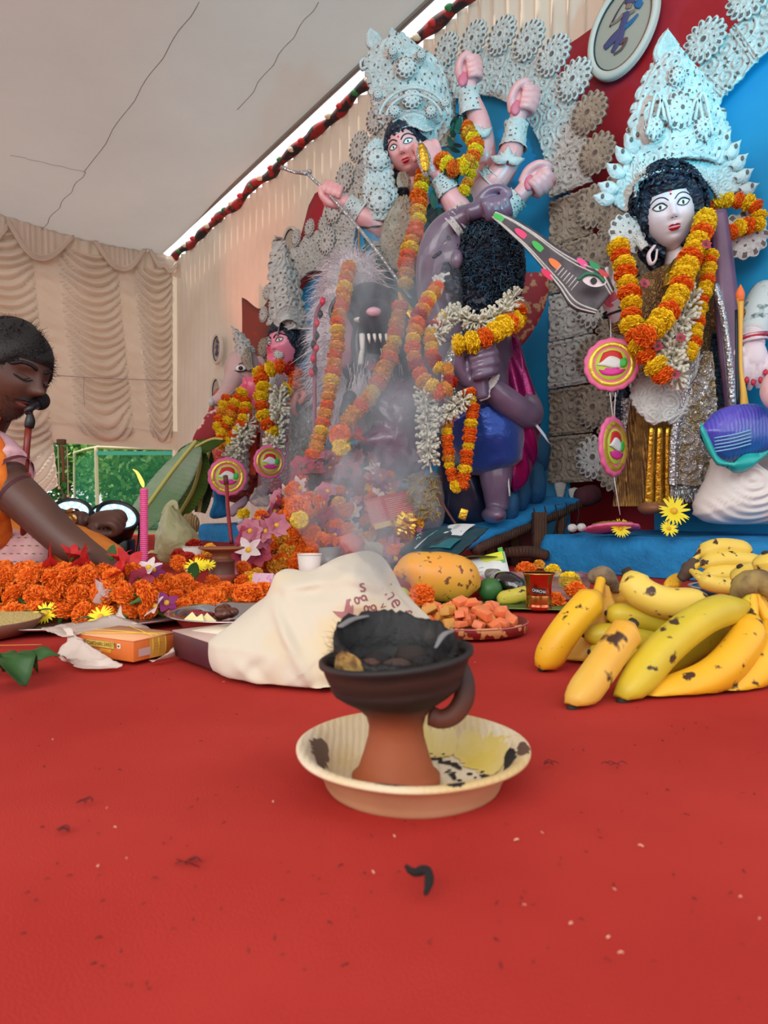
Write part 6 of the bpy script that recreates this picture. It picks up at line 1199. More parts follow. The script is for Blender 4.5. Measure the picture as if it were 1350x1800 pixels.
def hairshell(H, par, hair, low=-.55, front=.50, bulge=1.22, curls=0, side=.62, back=1.0, name='hair', wav=.02):
    seg, rg = 80, 50; th = np.linspace(0, PI * .86, rg)[:, None]; ph = (np.arange(seg) * 2 * PI / seg)[None]; d = np.stack([np.sin(th) * np.cos(ph), np.sin(th) * np.sin(ph), np.cos(th) * np.ones_like(ph)], -1); q = H.loc(d)
    face = (d[..., 1] < -.25) & (np.abs(q[..., 0]) < side * np.sqrt(np.clip(1 - ((d[..., 2] + .2) / .86) ** 2, 0, 1))) & (d[..., 2] < front)
    up = bulge + wav * np.sin(ph * 13 + th * 9) * np.ones_like(th); qq = q * up[..., None]; qq[..., 1] = np.where(qq[..., 1] > 0, qq[..., 1] * back, qq[..., 1]); qq = np.where(face[..., None], q * .93, qq); m = MB(); m.grid(H.w(qq), cv=True)
    if curls:
        g = np.random.default_rng(curls)
        dd = g.normal(size=(curls, 3)); dd /= np.linalg.norm(dd, axis=1)[:, None]; qd = H.loc(dd)
        ok = ~((dd[:, 1] < -.2) & (np.abs(qd[:, 0]) < (side + .04) * np.sqrt(np.clip(1 - ((dd[:, 2] + .2) / .88) ** 2, 0, 1))) & (dd[:, 2] < front + .03)) & (dd[:, 2] > -.85)
        for d_, q_ in zip(dd[ok], qd[ok]):
            c = H.w(q_ * bulge); nn = d_ @ H.R.T; a = nrm(np.cross(nn, g.normal(size=3))); b = np.cross(nn, a); r = .011; m.tube([c + a * r * math.cos(x) + b * r * math.sin(x) + nn * (.002 + .003 * x) for x in (0, 1.6, 3.2, 4.8)], [.0045, .005, .0045, .002], 5, smooth=2)
    return m.build(name, hair, par)
hairshell(H, st, m_hair, curls=800, bulge=1.30, front=.42, side=.60)
def lock(par, pts, rs, mat=m_hair, nm='hair_lock', n=1, flat=.6): m = MB(); m.tube(PP(*pts), rs, 14, flat=flat, smooth=8); folds(m, .006, 40, n); return m.build(nm, mat, par)
lock(st, [(1132, 370, YS + .06), (1134, 420, YS + .05), (1150, 455, YS + .06), (1160, 490, YS + .08)], [.05, .045, .038, .012]); lock(st, [(1225, 380, YS + .06), (1235, 430, YS + .10), (1232, 480, YS + .12)], [.05, .05, .03])
lock(st, [(1240, 460, YS + .12), (1252, 540, YS + .06), (1258, 620, YS + .04), (1262, 700, YS + .02), (1256, 740, YS)], [.035, .045, .045, .042, .012]); lock(st, [(1098, 680, YS + .16), (1096, 720, YS + .15), (1096, 780, YS + .15)], [.02, .028, .012])
# crown
orn(st, 'crown_band', [(1128, 392, YS - .02), (1112, 335, YS - .05), (1145, 308, YS - .09), (1190, 300, YS - .10), (1240, 318, YS - .07), (1266, 352, YS - .02)], [(1070, 352, YS + .02), (1110, 268, YS - .0), (1160, 240, YS - .02), (1215, 238, YS - .02), (1275, 268, YS), (1305, 335, YS + .04)], 46, 170, s=.042, seed=3, bulge=.03)
Gk = []
for k in range(19):
    t_k = k / 18; L_ = cr([P(1070, 352, YS + .02), P(1110, 268, YS), P(1160, 240, YS - .02), P(1215, 238, YS - .02), P(1275, 268, YS), P(1305, 335, YS + .04)], 10); i = int(t_k * (len(L_) - 1)); c = L_[i]; out_ = nrm(c - P(1195, 372, YS)); sd = nrm(np.cross(out_, [0, 1, 0]))
    m = MB(); G = []
    for j in range(9): u = j / 8; ww = .026 * math.sin(PI * min(.98, .15 + .85 * u)) ; G.append([c - out_ * .015 + out_ * .075 * u + sd * ww * v + np.array([0, -.014 * (1 - v * v) - .006, 0]) for v in (-1, -.5, 0, .5, 1)])
    m.grid(np.array(G)[:, ::-1], th=.004); pe = m.build('crown_petal', m_pith, st); m = MB(); m.ell(c + out_ * .028 - [0, .022, 0], (.006, .004, .009), None, 8, 6); m.build('petal_hole', m_pithhole, pe)
orn(st, 'crown_tower', [(1118, 300, YS), (1108, 250, YS), (1112, 200, YS), (1128, 150, YS), (1148, 112, YS)], [(1270, 290, YS), (1278, 235, YS), (1262, 180, YS), (1236, 135, YS), (1205, 108, YS)], 70, 110, s=.07, seed=9, bulge=.07, edge=.05)
for ctr, r in (((1195, 195), .055), ((1150, 225), .035), ((1235, 225), .035), ((1190, 135), .03)): placed(mk('crown_boss', medal(r, 12, 16, 5, dome=.02, tall=1.25), PM, True), 'crown_boss', st, P(ctr[0], ctr[1], YS - .075), Matrix.Rotation(R(90), 4, 'X'))
for a, b in ((-1, 0), (1, 1)):
    m = MB(); c = P(1195, 195, YS - .085)
    for e in range(2): m.tube([c + [a * (.03 + .02 * e + .05 * t_), 0, .09 * math.sin(t_ * 3.1) - .05 + .02 * e] for t_ in np.linspace(0, 1.2, 9)], .006, 6, smooth=2)
    m.build('crown_scroll', m_pith, st)
orn(st, 'crown_leaf', [(1158, 118, YS - .02), (1148, 95, YS - .02), (1158, 68, YS - .02), (1168, 56, YS - .02)], [(1182, 118, YS - .02), (1196, 95, YS - .02), (1188, 72, YS - .02), (1172, 56, YS - .02)], 26, 40, s=.03, seed=5, bulge=.012, holes=False)
placed(EAR, 'ear_disc', st, P(1101, 412, YS - .02), Matrix.Rotation(R(90), 4, 'X') @ Matrix.Rotation(R(14), 4, 'Y'), .84); placed(EAR, 'ear_disc', st, P(1306, 415, YS + .02), Matrix.Rotation(R(90), 4, 'X') @ Matrix.Rotation(R(-10), 4, 'Y'), 1.0)
m = MB(); m.tube(PP((1150, 432, YS - .05), (1140, 448, YS - .07), (1144, 464, YS - .07), (1152, 458, YS - .07), (1155, 440, YS - .06)), [.008] * 5, 8, smooth=5, flat=.5); m.build('ear_ring', m_whites, st)
orn(st, 'ear_strap', [(1128, 440, YS - .04), (1118, 428, YS - .03), (1108, 420, YS - .03)], [(1140, 432, YS - .04), (1130, 418, YS - .03), (1118, 404, YS - .03)], 12, 24, s=.02)
# body
b = MB(); b.tube(PP((1198, 470, YS + .06), (1200, 520, YS + .07), (1195, 600, YS + .08), (1190, 690, YS + .08)), [.11, .145, .12, .135], 30, flat=.7, smooth=6); b.tube(PP((1230, 500, YS + .08), (1275, 560, YS + .02), (1320, 570, YS - .04)), [.06, .055, .05], 18, smooth=5); b.tube(PP((1150, 500, YS + .06), (1110, 560, YS + .0), (1080, 565, YS - .03)), [.06, .05, .04], 18, smooth=5)
rb = remesh(b, .010, 3); rb.build('bodice', M('bronze_bodice', (158, 118, 76), .4, .3, var=(40, (196, 160, 100), .5, .65), bump=(50, .8, 'filigree', .006)), st)
orn(st, 'collar', [(1165, 505, YS - .06), (1170, 480, YS - .04), (1180, 462, YS - .01)], [(1225, 505, YS - .05), (1218, 480, YS - .04), (1210, 462, YS - .01)], 30, 20, s=.03, mats=[m_gold, m_pithhole], bulge=.03)
# raised open hand at the left, hanging hand at the right
h = fist(P(1072, 522, YS - .06), .085, (.05, .1, 1), (.1, 1, .1), 1, .12, .28, .7); h.tube(PP((1086, 560, YS - .03), (1078, 545, YS - .05), (1073, 530, YS - .06)), [.026, .026, .03], 14, smooth=4); remesh(h, .0035, 2).build('raised_hand', m_whites, st)
m = MB(); m.ell(P(1072, 524, YS - .082), (.024, .004, .03), None, 14, 8); m.build('painted_palm', m_hotpink, st)
m = MB(); [m.tube([P(1079, 552, YS - .04) + np.array([.033 * math.cos(a), .033 * math.sin(a), .004 * k + .01 * math.cos(a)]) for a in np.linspace(0, 2 * PI, 25)], .004, 6, smooth=0) for k in (0, 3)]; q = m.build('bangles', m_black, st)
q['kind'] = 'stuff'
ar = MB(); ar.tube(PP((1350, 520, YS + .02), (1335, 550, YS - .03), (1322, 590, YS - .08)), [.062, .058, .045], 20, smooth=5); ar.build('sleeve', M('white_teal_sleeve', (206, 222, 222), .5, var=(26, (90, 120, 126), .55, .66)), st)
h = fist(P(1326, 622, YS - .12), .10, (.05, -.15, -1), (-.1, -1, .2), -1, .22, .12, .5); h.tube(PP((1322, 585, YS - .08), (1324, 606, YS - .11)), [.036, .036], 14, smooth=2); remesh(h, .0035, 2).build('hanging_hand', m_whites, st)
for px, py, Y in ((1313, 668, YS - .14), (1324, 672, YS - .15), (1337, 668, YS - .15), (1346, 655, YS - .14)): m = MB(); m.ell(P(px, py, Y), (.008, .005, .012), None, 10, 6); m.build('nail', m_red, st)
for k in range(3): m = MB(); c = P(1322, 588 + 6 * k, YS - .085 - .006 * k); m.tube([c + np.array([.046 * math.cos(a), .046 * math.sin(a), .006 * math.cos(a)]) for a in np.linspace(0, 2 * PI, 29)], .004, 6, smooth=0); m.build('bangle', (m_whites, m_red, m_whites)[k], st)
# skirt
nu, nv = 120, 40; V = np.zeros((nv, nu, 3))
for i in range(nv):
    k = i / (nv - 1); py = 650 + 240 * k; c = P(1190, py, 2.46); rx = .15 + .07 * k
    for j in range(nu): a = 2 * PI * j / nu; pl = 1 + .05 * math.sin(a * 16 + math.sin(3 * k)) * k; V[i, j] = [c[0] + rx * pl * math.cos(a), 2.46 + rx * .62 * pl * math.sin(a), max(.13, c[2])]
m = MB(); m.grid(V[::-1], cv=True); m.build('skirt', M('brown_gold_skirt', (120, 82, 40), .45, .35, var=(24, (176, 130, 62), .45, .65), bump=(50, .6, 'wave', .008)), st)
orn(st, 'silver_panel', [(1182, 850, 2.25), (1186, 760, 2.24), (1205, 690, 2.23), (1232, 620, 2.24)], [(1252, 858, 2.27), (1262, 780, 2.25), (1258, 700, 2.24), (1250, 625, 2.24)], 40, 120, s=.09, mats=[m_silvg, m_silver], seed=4, bulge=.02, depth=.012)
orn(st, 'silver_edge', [(1176, 852, 2.235), (1180, 760, 2.225), (1196, 690, 2.215), (1222, 620, 2.22)], [(1190, 854, 2.235), (1194, 765, 2.225), (1210, 695, 2.215), (1234, 625, 2.22)], 10, 150, s=.016, mats=[m_silver, m_silver], depth=.008)
m = MB(); g = np.random.default_rng(2); p = np.array([P(x, 850 + (x - 1182) * .12, 2.25) for x in g.uniform(1178, 1254, 420)]); fur(m, p, np.tile([0, -.25, -1.], (420, 1)), .04, .0018, .2, .15, 3, rng=g); q = m.build('fringe', m_silver, st); q['kind'] = 'stuff'
orn(st, 'side_panel', [(1098, 880, 2.50), (1096, 800, 2.50), (1092, 700, 2.50)], [(1130, 880, 2.46), (1128, 800, 2.45), (1126, 700, 2.45)], 26, 90, s=.05, mats=[m_silver, m_pithhole], seed=14)
orn(st, 'carved_apron', [(1150, 748, 2.22), (1122, 722, 2.24), (1110, 690, 2.26), (1128, 655, 2.26)], [(1178, 746, 2.21), (1206, 724, 2.22), (1214, 690, 2.22), (1212, 640, 2.23)], 60, 70, s=.05, seed=8, bulge=.02, edge=.03, holes=False)
orn(st, 'carved_lace', [(1205, 640, 2.22), (1196, 700, 2.22)][::-1], [(1240, 560, 2.22), (1224, 660, 2.21)][::-1], 16, 60, s=.03, seed=18)
m = MB(); [m.tube(PP((1146 + 14 * k, 750, 2.24), (1143 + 16 * k, 820, 2.26), (1140 + 18 * k, 893, 2.28)), [.010, .014, .017], 8, smooth=6, flat=.6) for k in range(3)]; q = m.build('gold_pleats', m_gold, st); q['kind'] = 'stuff'
for k in range(2): c = P(1142 + 26 * k, 893, 2.27); m = MB(); m.ell(c, (.035, .06, .022), None, 14, 8); m.v[0][:, 2] = np.maximum(m.v[0][:, 2], .131); m.build('foot', M('brown_foot', (136, 92, 62), .5), st)
# lute neck
m = MB(); m.tube(PP((1264, 372, YS - .04), (1270, 440, YS - .06), (1276, 520, YS - .08), (1284, 610, YS - .09), (1292, 700, YS - .10), (1294, 745, YS - .10)), [.026, .033, .040, .040, .036, .03], 20, smooth=8, flat=.6, caps=True)
lu = thing('lute', 'thick mauve lute neck leaning before the white-faced statue', 'lute', P(1293, 748, YS - .1)); m.build('lute_neck', M('mauve_wood', (118, 84, 116), .35, var=(6, (92, 62, 90), .35, .65), coat=.3), lu)
m = MB(); m.ell(P(1290, 745, YS + .02), (.085, .09, .08), None, 28, 18); m.build('gourd', M('brown_gourd', (84, 60, 50), .6, var=(16, (150, 110, 60), .5, .65)), lu)
m = MB(); m.tube(PP((1256, 500, YS - .13), (1272, 560, YS - .14), (1282, 640, YS - .15), (1288, 715, YS - .15)), .011, 8, smooth=12); m.tube(PP((1262, 500, YS - .13), (1276, 560, YS - .14), (1287, 640, YS - .15), (1293, 715, YS - .15)), .004, 6, smooth=12); q = tag(m.build('silver_ribbon', m_silver), 'beaded silver ribbon hanging along the mauve lute neck', 'ribbon')
m = MB(); m.tube(PP((1302, 505, 2.10), (1301, 520, 2.10), (1302, 545, 2.10), (1302, 640, 2.09), (1307, 690, 2.08), (1309, 722, 2.08)), [.001, .012, .008, .0055, .009, .014], 10, smooth=6); m2 = thing('painted_pen', 'long yellow painted wooden pen with a flame-shaped tip beside the hanging hand', 'pen', P(1309, 722, 2.08)); m.build('shaft', M('pen_yellow', (226, 180, 70), .5, var=(9, (230, 222, 214), .52, .58)), m2); m = MB(); m.tube(PP((1302, 500, 2.10), (1301, 516, 2.10), (1302, 530, 2.10)), [.001, .0135, .010], 10, smooth=4); m.build('tip', M('pen_tip', (236, 120, 60), .5), m2)
m = MB(); m.tube(PP((1296, 545, 2.12), (1297, 640, 2.12), (1299, 716, 2.12)), .008, 6, smooth=4, flat=.4); tag(m.build('dark_strip', M('star_strip', (14, 40, 52), .4)), 'narrow dark blue strip hanging behind the yellow pen', 'ribbon')
# swan mount
sw = inflate(outl([(1222, 905), (1224, 880), (1240, 850), (1252, 820), (1258, 802), (1292, 804), (1286, 842), (1300, 852), (1330, 826), (1362, 790), (1400, 770), (1440, 830), (1440, 918), (1380, 921), (1260, 921)], 2.16), 2.16, .13, 26, 130)
v = sw.arr(); rr0 = np.hypot(v[:, 0] - P(1290, 850, 2.16)[0], (v[:, 2] - P(1290, 842, 2.16)[2])); v[:, 1] -= .006 * np.sin(rr0 * 260 + 2.5 * nzv(v, 9, 2)) ; v[:, 2] = np.maximum(v[:, 2], .131); sw.v = [v]
s_ = thing('swan_figure', 'white clay swan with carved feather grooves on the right plinth', 'statue', P(1320, 920, 2.16)); sw.build('swan_body', M('swan_white', (226, 220, 214), .5, var=(5, (238, 186, 166), .55, .75, 3)), s_)
pk = thing('gift_packet', 'shiny purple and blue cloth packet in clear wrap on the swan', 'packet', P(1285, 800, 2.08)); m = inflate(outl([(1228, 758), (1256, 724), (1300, 712), (1345, 716), (1380, 760), (1350, 800), (1285, 812), (1250, 800)], 2.06), 2.06, .05, 16, 70, wr=.006, wrs=16, seed=2); m.build('folded_cloth', M('purple_silk', (84, 74, 196), .3, var=(3, (30, 90, 170), .45, .6), bump=(30, .5, 'wave', .004), coat=.6), pk)
for k in range(5): m = MB(); m.tube(PP((1256, 770 + 6 * k, 2.02), (1290, 764 + 6 * k, 2.005), (1320, 756 + 6 * k, 2.005)), .0022, 5, smooth=5); m.build('woven_stripe', M('light_blue_thread', (130, 190, 226), .4), pk)
m = MB(); G = [[P(x, y + 5 * math.sin(x * .09 + j), 2.02 - .03 * math.sin(j * 1.1)) for x, y in zip(np.linspace(1232, 1400, 24), np.interp(np.linspace(1232, 1400, 24), [1232, 1262, 1290, 1400], [745, 800, 812, 765]) + 7 * j)] for j in range(4)]; m.grid(np.array(G)[::-1], th=.004); m.build('teal_fold', M('turquoise_silk', (22, 170, 164), .35, var=(20, (60, 200, 190), .4, .6)), pk)
ball('shell_ball', 1366, 688, 1.98, .045, M('pink_white_shell', (236, 196, 196), .4, var=(12, (240, 150, 130), .5, .62)), 'pink and white streaked object at the right edge above the purple packet', 'ornament', 1, 1.3); bpy.data.objects['shell_ball'].location.z = P(1366, 722, 1.98)[2]
for px, py, Y, k, s_c, lb in ((1183, 900, 2.12, 'chrysanthemum', 1.9, 'large yellow chrysanthemum at the feet of the white-faced statue'), (1090, 930, 2.22, 'chrysanthemum', 1.3, 'yellow chrysanthemum at the plinth edge, left one'), (1175, 930, 2.10, 'chrysanthemum', 1.1, 'small yellow chrysanthemum at the plinth edge, right one')):
    flower(k, P(px, py, Y), (0, -.9, .35), s_c, 'chrysanthemum', lb)
for px, py, lb in ((1006, 928, 'white shell bead nearest the plinth corner'), (1022, 927, 'white ribbed shell bead beside the fallen conch disc')): c = P(px, py, 2.36); m = MB(); m.ell(c, (.016, .014, .014), None, 14, 10, fn=lambda d: 1 + .06 * np.sin(np.arctan2(d[:, 1], d[:, 0]) * 10)); tag(m.build('shell_bead', m_pith), lb, 'bead')

# ---- conch emblem discs
def conch_disc(c, r, rotm, label, back=(232, 110, 160)):
    t = thing('conch_disc', label, 'ornament', c)
    def pt(nm, mb, mat, par=t): me = mesh_from(nm, mb.arr(), mb.f, mb.mi, mat); o = bpy.data.objects.new(nm, me); SC.collection.objects.link(o); o.parent = par; o.matrix_local = (rotm if par is t else Matrix()) ; return o
    seg = 96; a = np.arange(seg) * 2 * PI / seg; m = MB(); Ro = r * (1 + .05 * np.abs(np.sin(a * 7))); m.grid(np.array([[(k * R_ * math.cos(x), k * R_ * math.sin(x), h) for x, R_ in zip(a, Ro)] for k, h in ((.001, -.004), (1, -.004), (1, .004), (.9, .006), (.001, .006))]), cv=True); pt('scalloped_board', m, M('disc_pink', back, .6))
    m = MB(); g = np.random.default_rng(1); 
    for x in np.linspace(0, 2 * PI, 110): 
        rr_ = r * (.76 + .0 * g.random()); d = np.array([math.cos(x), math.sin(x), 0]); s = np.array([-d[1], d[0], 0]); m.grid(np.array([[d * (r * .64) + s * .004 * j, d * r * .76 + s * .006 * j + [0, 0, .012 + .004 * g.random()], d * r * .90 + s * .008 * j + [0, 0, .003]] for j in (-1, 1)]))
    m.add([(0, 0, 0)] * 3, []) ; q = pt('gold_frill', m, M('frill_gold', (214, 186, 66), .35, .5)); q['kind'] = 'stuff'
    fl_ = lambda pts, z, nm, mat, th=.002: (lambda mm: pt(nm, mm, mat))(MB().grid(np.array([[(x * r * k + cx * r * (1 - k), y * r * k + cy * r * (1 - k), z - .002 * (k == 1)) for x, y in cr(pts + pts[:1], 5)] for (cx, cy) in [np.mean(pts, 0)] for k in (1, .98, .5, .01)])))
    fl_([(.62 * math.cos(x), .62 * math.sin(x)) for x in np.arange(14) * 2 * PI / 14], .009, 'centre_field', M('disc_lime', (190, 214, 70), .6))
    fl_([(.54 * math.cos(x), .54 * math.sin(x) * .98) for x in np.arange(4, 11) * PI / 14] + [(-.45, .0), (.0, .1), (.45, .0)], .011, 'red_field', M('disc_red', (206, 40, 40), .6))
    fl_([(-.58, -.02), (-.35, .12), (-.1, .30), (.15, .26), (.36, .12), (.45, .04), (.3, -.16), (.0, -.14), (-.3, -.06)], .013, 'conch', M('disc_white', (226, 232, 230), .5))
    fl_([(.30, .16), (.50, .20), (.56, .02), (.46, -.14), (.30, -.10)], .014, 'conch_mouth', M('disc_green', (60, 190, 80), .5))
    fl_([(-.5, -.20), (-.3, -.22), (-.2, -.14), (0, -.18), (.2, -.14), (.3, -.22), (.5, -.22), (.35, -.38), (.1, -.44), (-.1, -.44), (-.35, -.38)], .013, 'lotus', M('disc_magenta', (222, 50, 160), .5)); return t
FR = Matrix.Rotation(R(90), 4, 'X')
c1 = P(1075, 641, 2.20); conch_disc(c1, .083, Matrix.Rotation(R(-14), 4, 'Z') @ FR, 'round pink disc with a conch and lotus hanging left of the apron')
c2 = P(1078, 785, 2.22); conch_disc(c2, .094, Matrix.Rotation(R(46), 4, 'Z') @ FR, 'pink conch disc hanging nearly edge-on, below the round pink one')
c3 = P(1076, 919, 2.28); c3[2] = .155; conch_disc(c3, .085, Matrix.Rotation(R(-12), 4, 'X'), 'fallen pink conch disc lying flat on the right blue plinth')
conch_disc(P(400, 838, 4.2), .115, Matrix.Rotation(R(16), 4, 'Z') @ FR, 'red-rimmed conch disc at the feet of the elephant-headed statue', (214, 90, 80))
conch_disc(P(474, 812, 4.0), .095, Matrix.Rotation(R(30), 4, 'Z') @ FR, 'faded pink conch disc tilted beside the flower mound', (222, 150, 160))
m = MB(); [m.tube(PP((1073 + k, 560, 2.28), (1074 + 2 * k, 600, 2.20)), .0016, 5, smooth=2) for k in (0,)]; m.tube(PP((1072, 690, 2.2), (1078, 740, 2.22)), .0016, 5, smooth=2); m.tube(PP((1082, 690, 2.2), (1079, 740, 2.22)), .0016, 5, smooth=2); m.tube(PP((1078, 830, 2.22), (1090, 905, 2.25)), .0016, 5, smooth=2)
tag(m.build('hanging_thread', M('white_thread', (220, 220, 224), .7)), 'white threads joining the hanging conch discs', 'thread', kind='stuff')

# ---- garlands of the right statue
garland([(1086, 436, 2.27), (1100, 480, 2.22), (1108, 530, 2.18), (1112, 575, 2.15), (1125, 610, 2.12), (1150, 640, 2.10), (1165, 660, 2.10)], 'yoyoyo', 1.45, 'thick yellow and orange marigold strand down the left of the white-faced statue', sp=1.0)
garland([(1240, 385, 2.26), (1225, 430, 2.20), (1205, 475, 2.16), (1190, 520, 2.12), (1165, 560, 2.08), (1135, 590, 2.06)], 'yyoyyo', 1.45, 'thick yellow and orange marigold strand crossing the chest of the white-faced statue', sp=1.05)
garland([(1250, 450, 2.24), (1240, 500, 2.20), (1228, 550, 2.18), (1222, 590, 2.16), (1210, 625, 2.14)], 'yoy', 1.0, 'thin marigold strand between chest garland and mauve lute', sp=1.0)
garland([(1120, 600, 2.16), (1140, 640, 2.14), (1155, 660, 2.13)], 'oyy', .9, 'short amber marigold strand under the left chest garland', sp=1.0)
garland([(1235, 378, 2.40), (1262, 355, 2.36), (1300, 352, 2.34), (1330, 365, 2.33), (1332, 392, 2.33), (1300, 400, 2.33), (1285, 408, 2.33)], 'yoyyo', 1.15, 'loop of marigolds draped over the top right of the lute', sp=1.0)
garland([(1215, 520, 2.20), (1200, 560, 2.17), (1185, 600, 2.15), (1180, 640, 2.13), (1190, 665, 2.12)], 'w', 1.5, 'white tuberose garland under the chest marigolds of the white-faced statue', sp=.45, name='tuberose_garland')
garland([(1190, 560, 2.19), (1165, 600, 2.17), (1165, 640, 2.15), (1175, 660, 2.14)], 'w', 1.4, 'second white tuberose strand nearer the carved apron', sp=.45, name='tuberose_garland')
for px, py in ((1240, 432), (1132, 500), (1185, 660), (1195, 595), (1155, 610)):
    flower('hibiscus_pink', P(px, py, 2.09), (0, -1, .2), .5, 'rose', 'small crimson blossom tied into the garlands of the white-faced statue', 'crimson blossoms in the garlands')
# ---------------------------------------------------------------- the many-armed statue in the middle
YD = 3.15
dg = thing('goddess_statue', 'pink-faced many-armed crowned statue towering behind the lion', 'statue', P(730, 960, 3.3) * [1, 1, 0] + [0, 0, .2])
H = mkhead(P(714, 264, YD), .122, -20, -14, 12); mb = MB(); H.skull(mb); mb.tube([P(722, 295, YD + .04), P(728, 330, YD + .06), P(738, 372, YD + .10)], [.05, .045, .075], 18, smooth=5); mb.build('head', m_pinks, dg)
paint_face(H, dg, None, m_red, 1.15, browt=.024); m = MB(); H.patch(m, [(0, .26), (.035, .31), (0, .37), (-.035, .31)], .02); m.build('forehead_dot', m_red, dg)
m = MB(); H.line(m, [(-.02, .62), (-.09, .52), (-.03, .45), (.05, .50), (.03, .58)], .018, .02); m.build('forehead_jewel', m_silver, dg)
hairshell(H, dg, m_hair, bulge=1.13, front=.50, side=.60, wav=.012)
g = np.random.default_rng(1); m = MB()
for k in range(13): x = -.55 + .092 * k; H.line(m, [(x * .9, .72), (x, .60), (x + .03 * (-1) ** k, .50 - .05 * (k % 3))], .045, .03)
q = m.build('fringe_hair', m_hair, dg); q['kind'] = 'stuff'
lock(dg, [(688, 262, YD + .04), (690, 300, YD + .05), (704, 335, YD + .05), (712, 360, YD + .06)], [.03, .035, .05, .04])
orn(dg, 'crown_tower', [(690, 236, YD), (664, 205, YD), (650, 150, YD), (644, 105, YD), (662, 78, YD)], [(768, 262, YD + .02), (794, 222, YD + .02), (792, 165, YD + .02), (772, 110, YD + .02), (728, 82, YD + .02)], 90, 120, s=.075, seed=2, bulge=.08, edge=.05, depth=.010)
orn(dg, 'crown_band', [(694, 258, YD - .07), (700, 232, YD - .09), (722, 222, YD - .11), (748, 232, YD - .09), (765, 228, YD - .06)], [(684, 236, YD - .06), (694, 206, YD - .09), (722, 192, YD - .12), (755, 200, YD - .10), (776, 216, YD - .05)], 26, 90, s=.035, seed=6, bulge=.02, depth=.010)
for e, (rx, rz, zz) in enumerate(((.155, .13, 205), (.125, .10, 205))):
    m = MB(); m.tube([P(728, zz, YD - .125) + [rx * math.cos(a), .02 * abs(math.cos(a)), rz * math.sin(a)] for a in np.linspace(.15, PI - .15, 24)], .0065, 7, smooth=0); m.build('crown_rib', m_pith, dg)
for px, py, r in ((724, 172, .05), (693, 196, .03), (757, 196, .03), (714, 118, .05), (664, 168, .025), (782, 182, .025), (740, 98, .025), (690, 92, .025)): placed(mk('crown_boss', medal(r, 12, 16, 5, dome=.02), PM, True), 'crown_boss', dg, P(px, py, YD - .105), Matrix.Rotation(R(90), 4, 'X'))
for L_, R_ in (([(668, 90, YD), (646, 82, YD), (642, 62, YD), (650, 52, YD)], [(682, 92, YD), (678, 80, YD), (668, 62, YD), (654, 54, YD)]), ([(690, 85, YD), (680, 70, YD), (684, 54, YD)], [(712, 84, YD), (706, 68, YD), (694, 54, YD)])): orn(dg, 'crown_leaf', L_, R_, 20, 34, s=.03, bulge=.012, holes=False)
m = MB(); m.tube(PP((646, 118, YD), (636, 122, YD), (634, 110, YD), (642, 104, YD), (648, 112, YD)), .012, 8, smooth=5, flat=.5); m.build('crown_curl', m_pith, dg)
orn(dg, 'side_panel', [(652, 388, YD - .02), (640, 345, YD - .02), (643, 300, YD - .02), (640, 268, YD - .02), (654, 248, YD)], [(686, 392, YD - .02), (698, 345, YD - .02), (690, 312, YD - .02), (688, 272, YD), (676, 250, YD)], 44, 90, s=.06, seed=3, bulge=.02, edge=.035)
for px, py, r in ((664, 280, .055), (668, 352, .06)): placed(mk('panel_boss', medal(r, 10, 14, 6, dome=.02), PM, True), 'panel_boss', dg, P(px, py, YD - .05), Matrix.Rotation(R(90), 4, 'X'))
orn(dg, 'side_panel', [(770, 262, YD + .02), (776, 215, YD + .02), (786, 182, YD + .02)], [(798, 260, YD + .04), (800, 215, YD + .04), (800, 175, YD + .04)], 24, 60, s=.05, mats=PG, seed=13, bulge=.02)
orn(dg, 'ear_piece', [(700, 330, YD - .06), (697, 318, YD - .06), (700, 305, YD - .06)], [(720, 332, YD - .06), (722, 318, YD - .06), (716, 304, YD - .06)], 20, 20, s=.03, mats=PG, bulge=.01)
m = MB(); m.ell(P(738, 312, YD - .08), (.022, .016, .028), None, 16, 12); m.build('ear_jewel', m_silver, dg)
# torso and dress
b = MB(); b.tube(PP((742, 385, 3.27), (728, 440, 3.25), (705, 500, 3.26), (700, 560, 3.30), (720, 640, 3.35), (740, 760, 3.4)), [.12, .15, .13, .15, .22, .26], 28, flat=.75, smooth=6); b.tube(PP((742, 395, 3.27), (700, 395, 3.25), (660, 400, 3.28)), [.08, .065, .05], 16, smooth=4); b.tube(PP((742, 395, 3.27), (800, 395, 3.2), (860, 395, 3.12)), [.08, .07, .055], 16, smooth=4)
remesh(b, .012, 3).build('dress', m_teal, dg)
orn(dg, 'breast_ornament', [(672, 470, 3.12), (668, 420, 3.10), (680, 380, 3.10), (700, 350, 3.12)], [(722, 480, 3.08), (728, 430, 3.06), (732, 390, 3.06), (730, 356, 3.10)], 40, 60, s=.06, mats=PG, seed=23, bulge=.03)
orn(dg, 'waist_ornament', [(655, 560, 3.1), (650, 480, 3.12), (655, 425, 3.14)], [(680, 560, 3.08), (676, 480, 3.10), (680, 425, 3.12)], 16, 60, s=.05, mats=PG, seed=33)
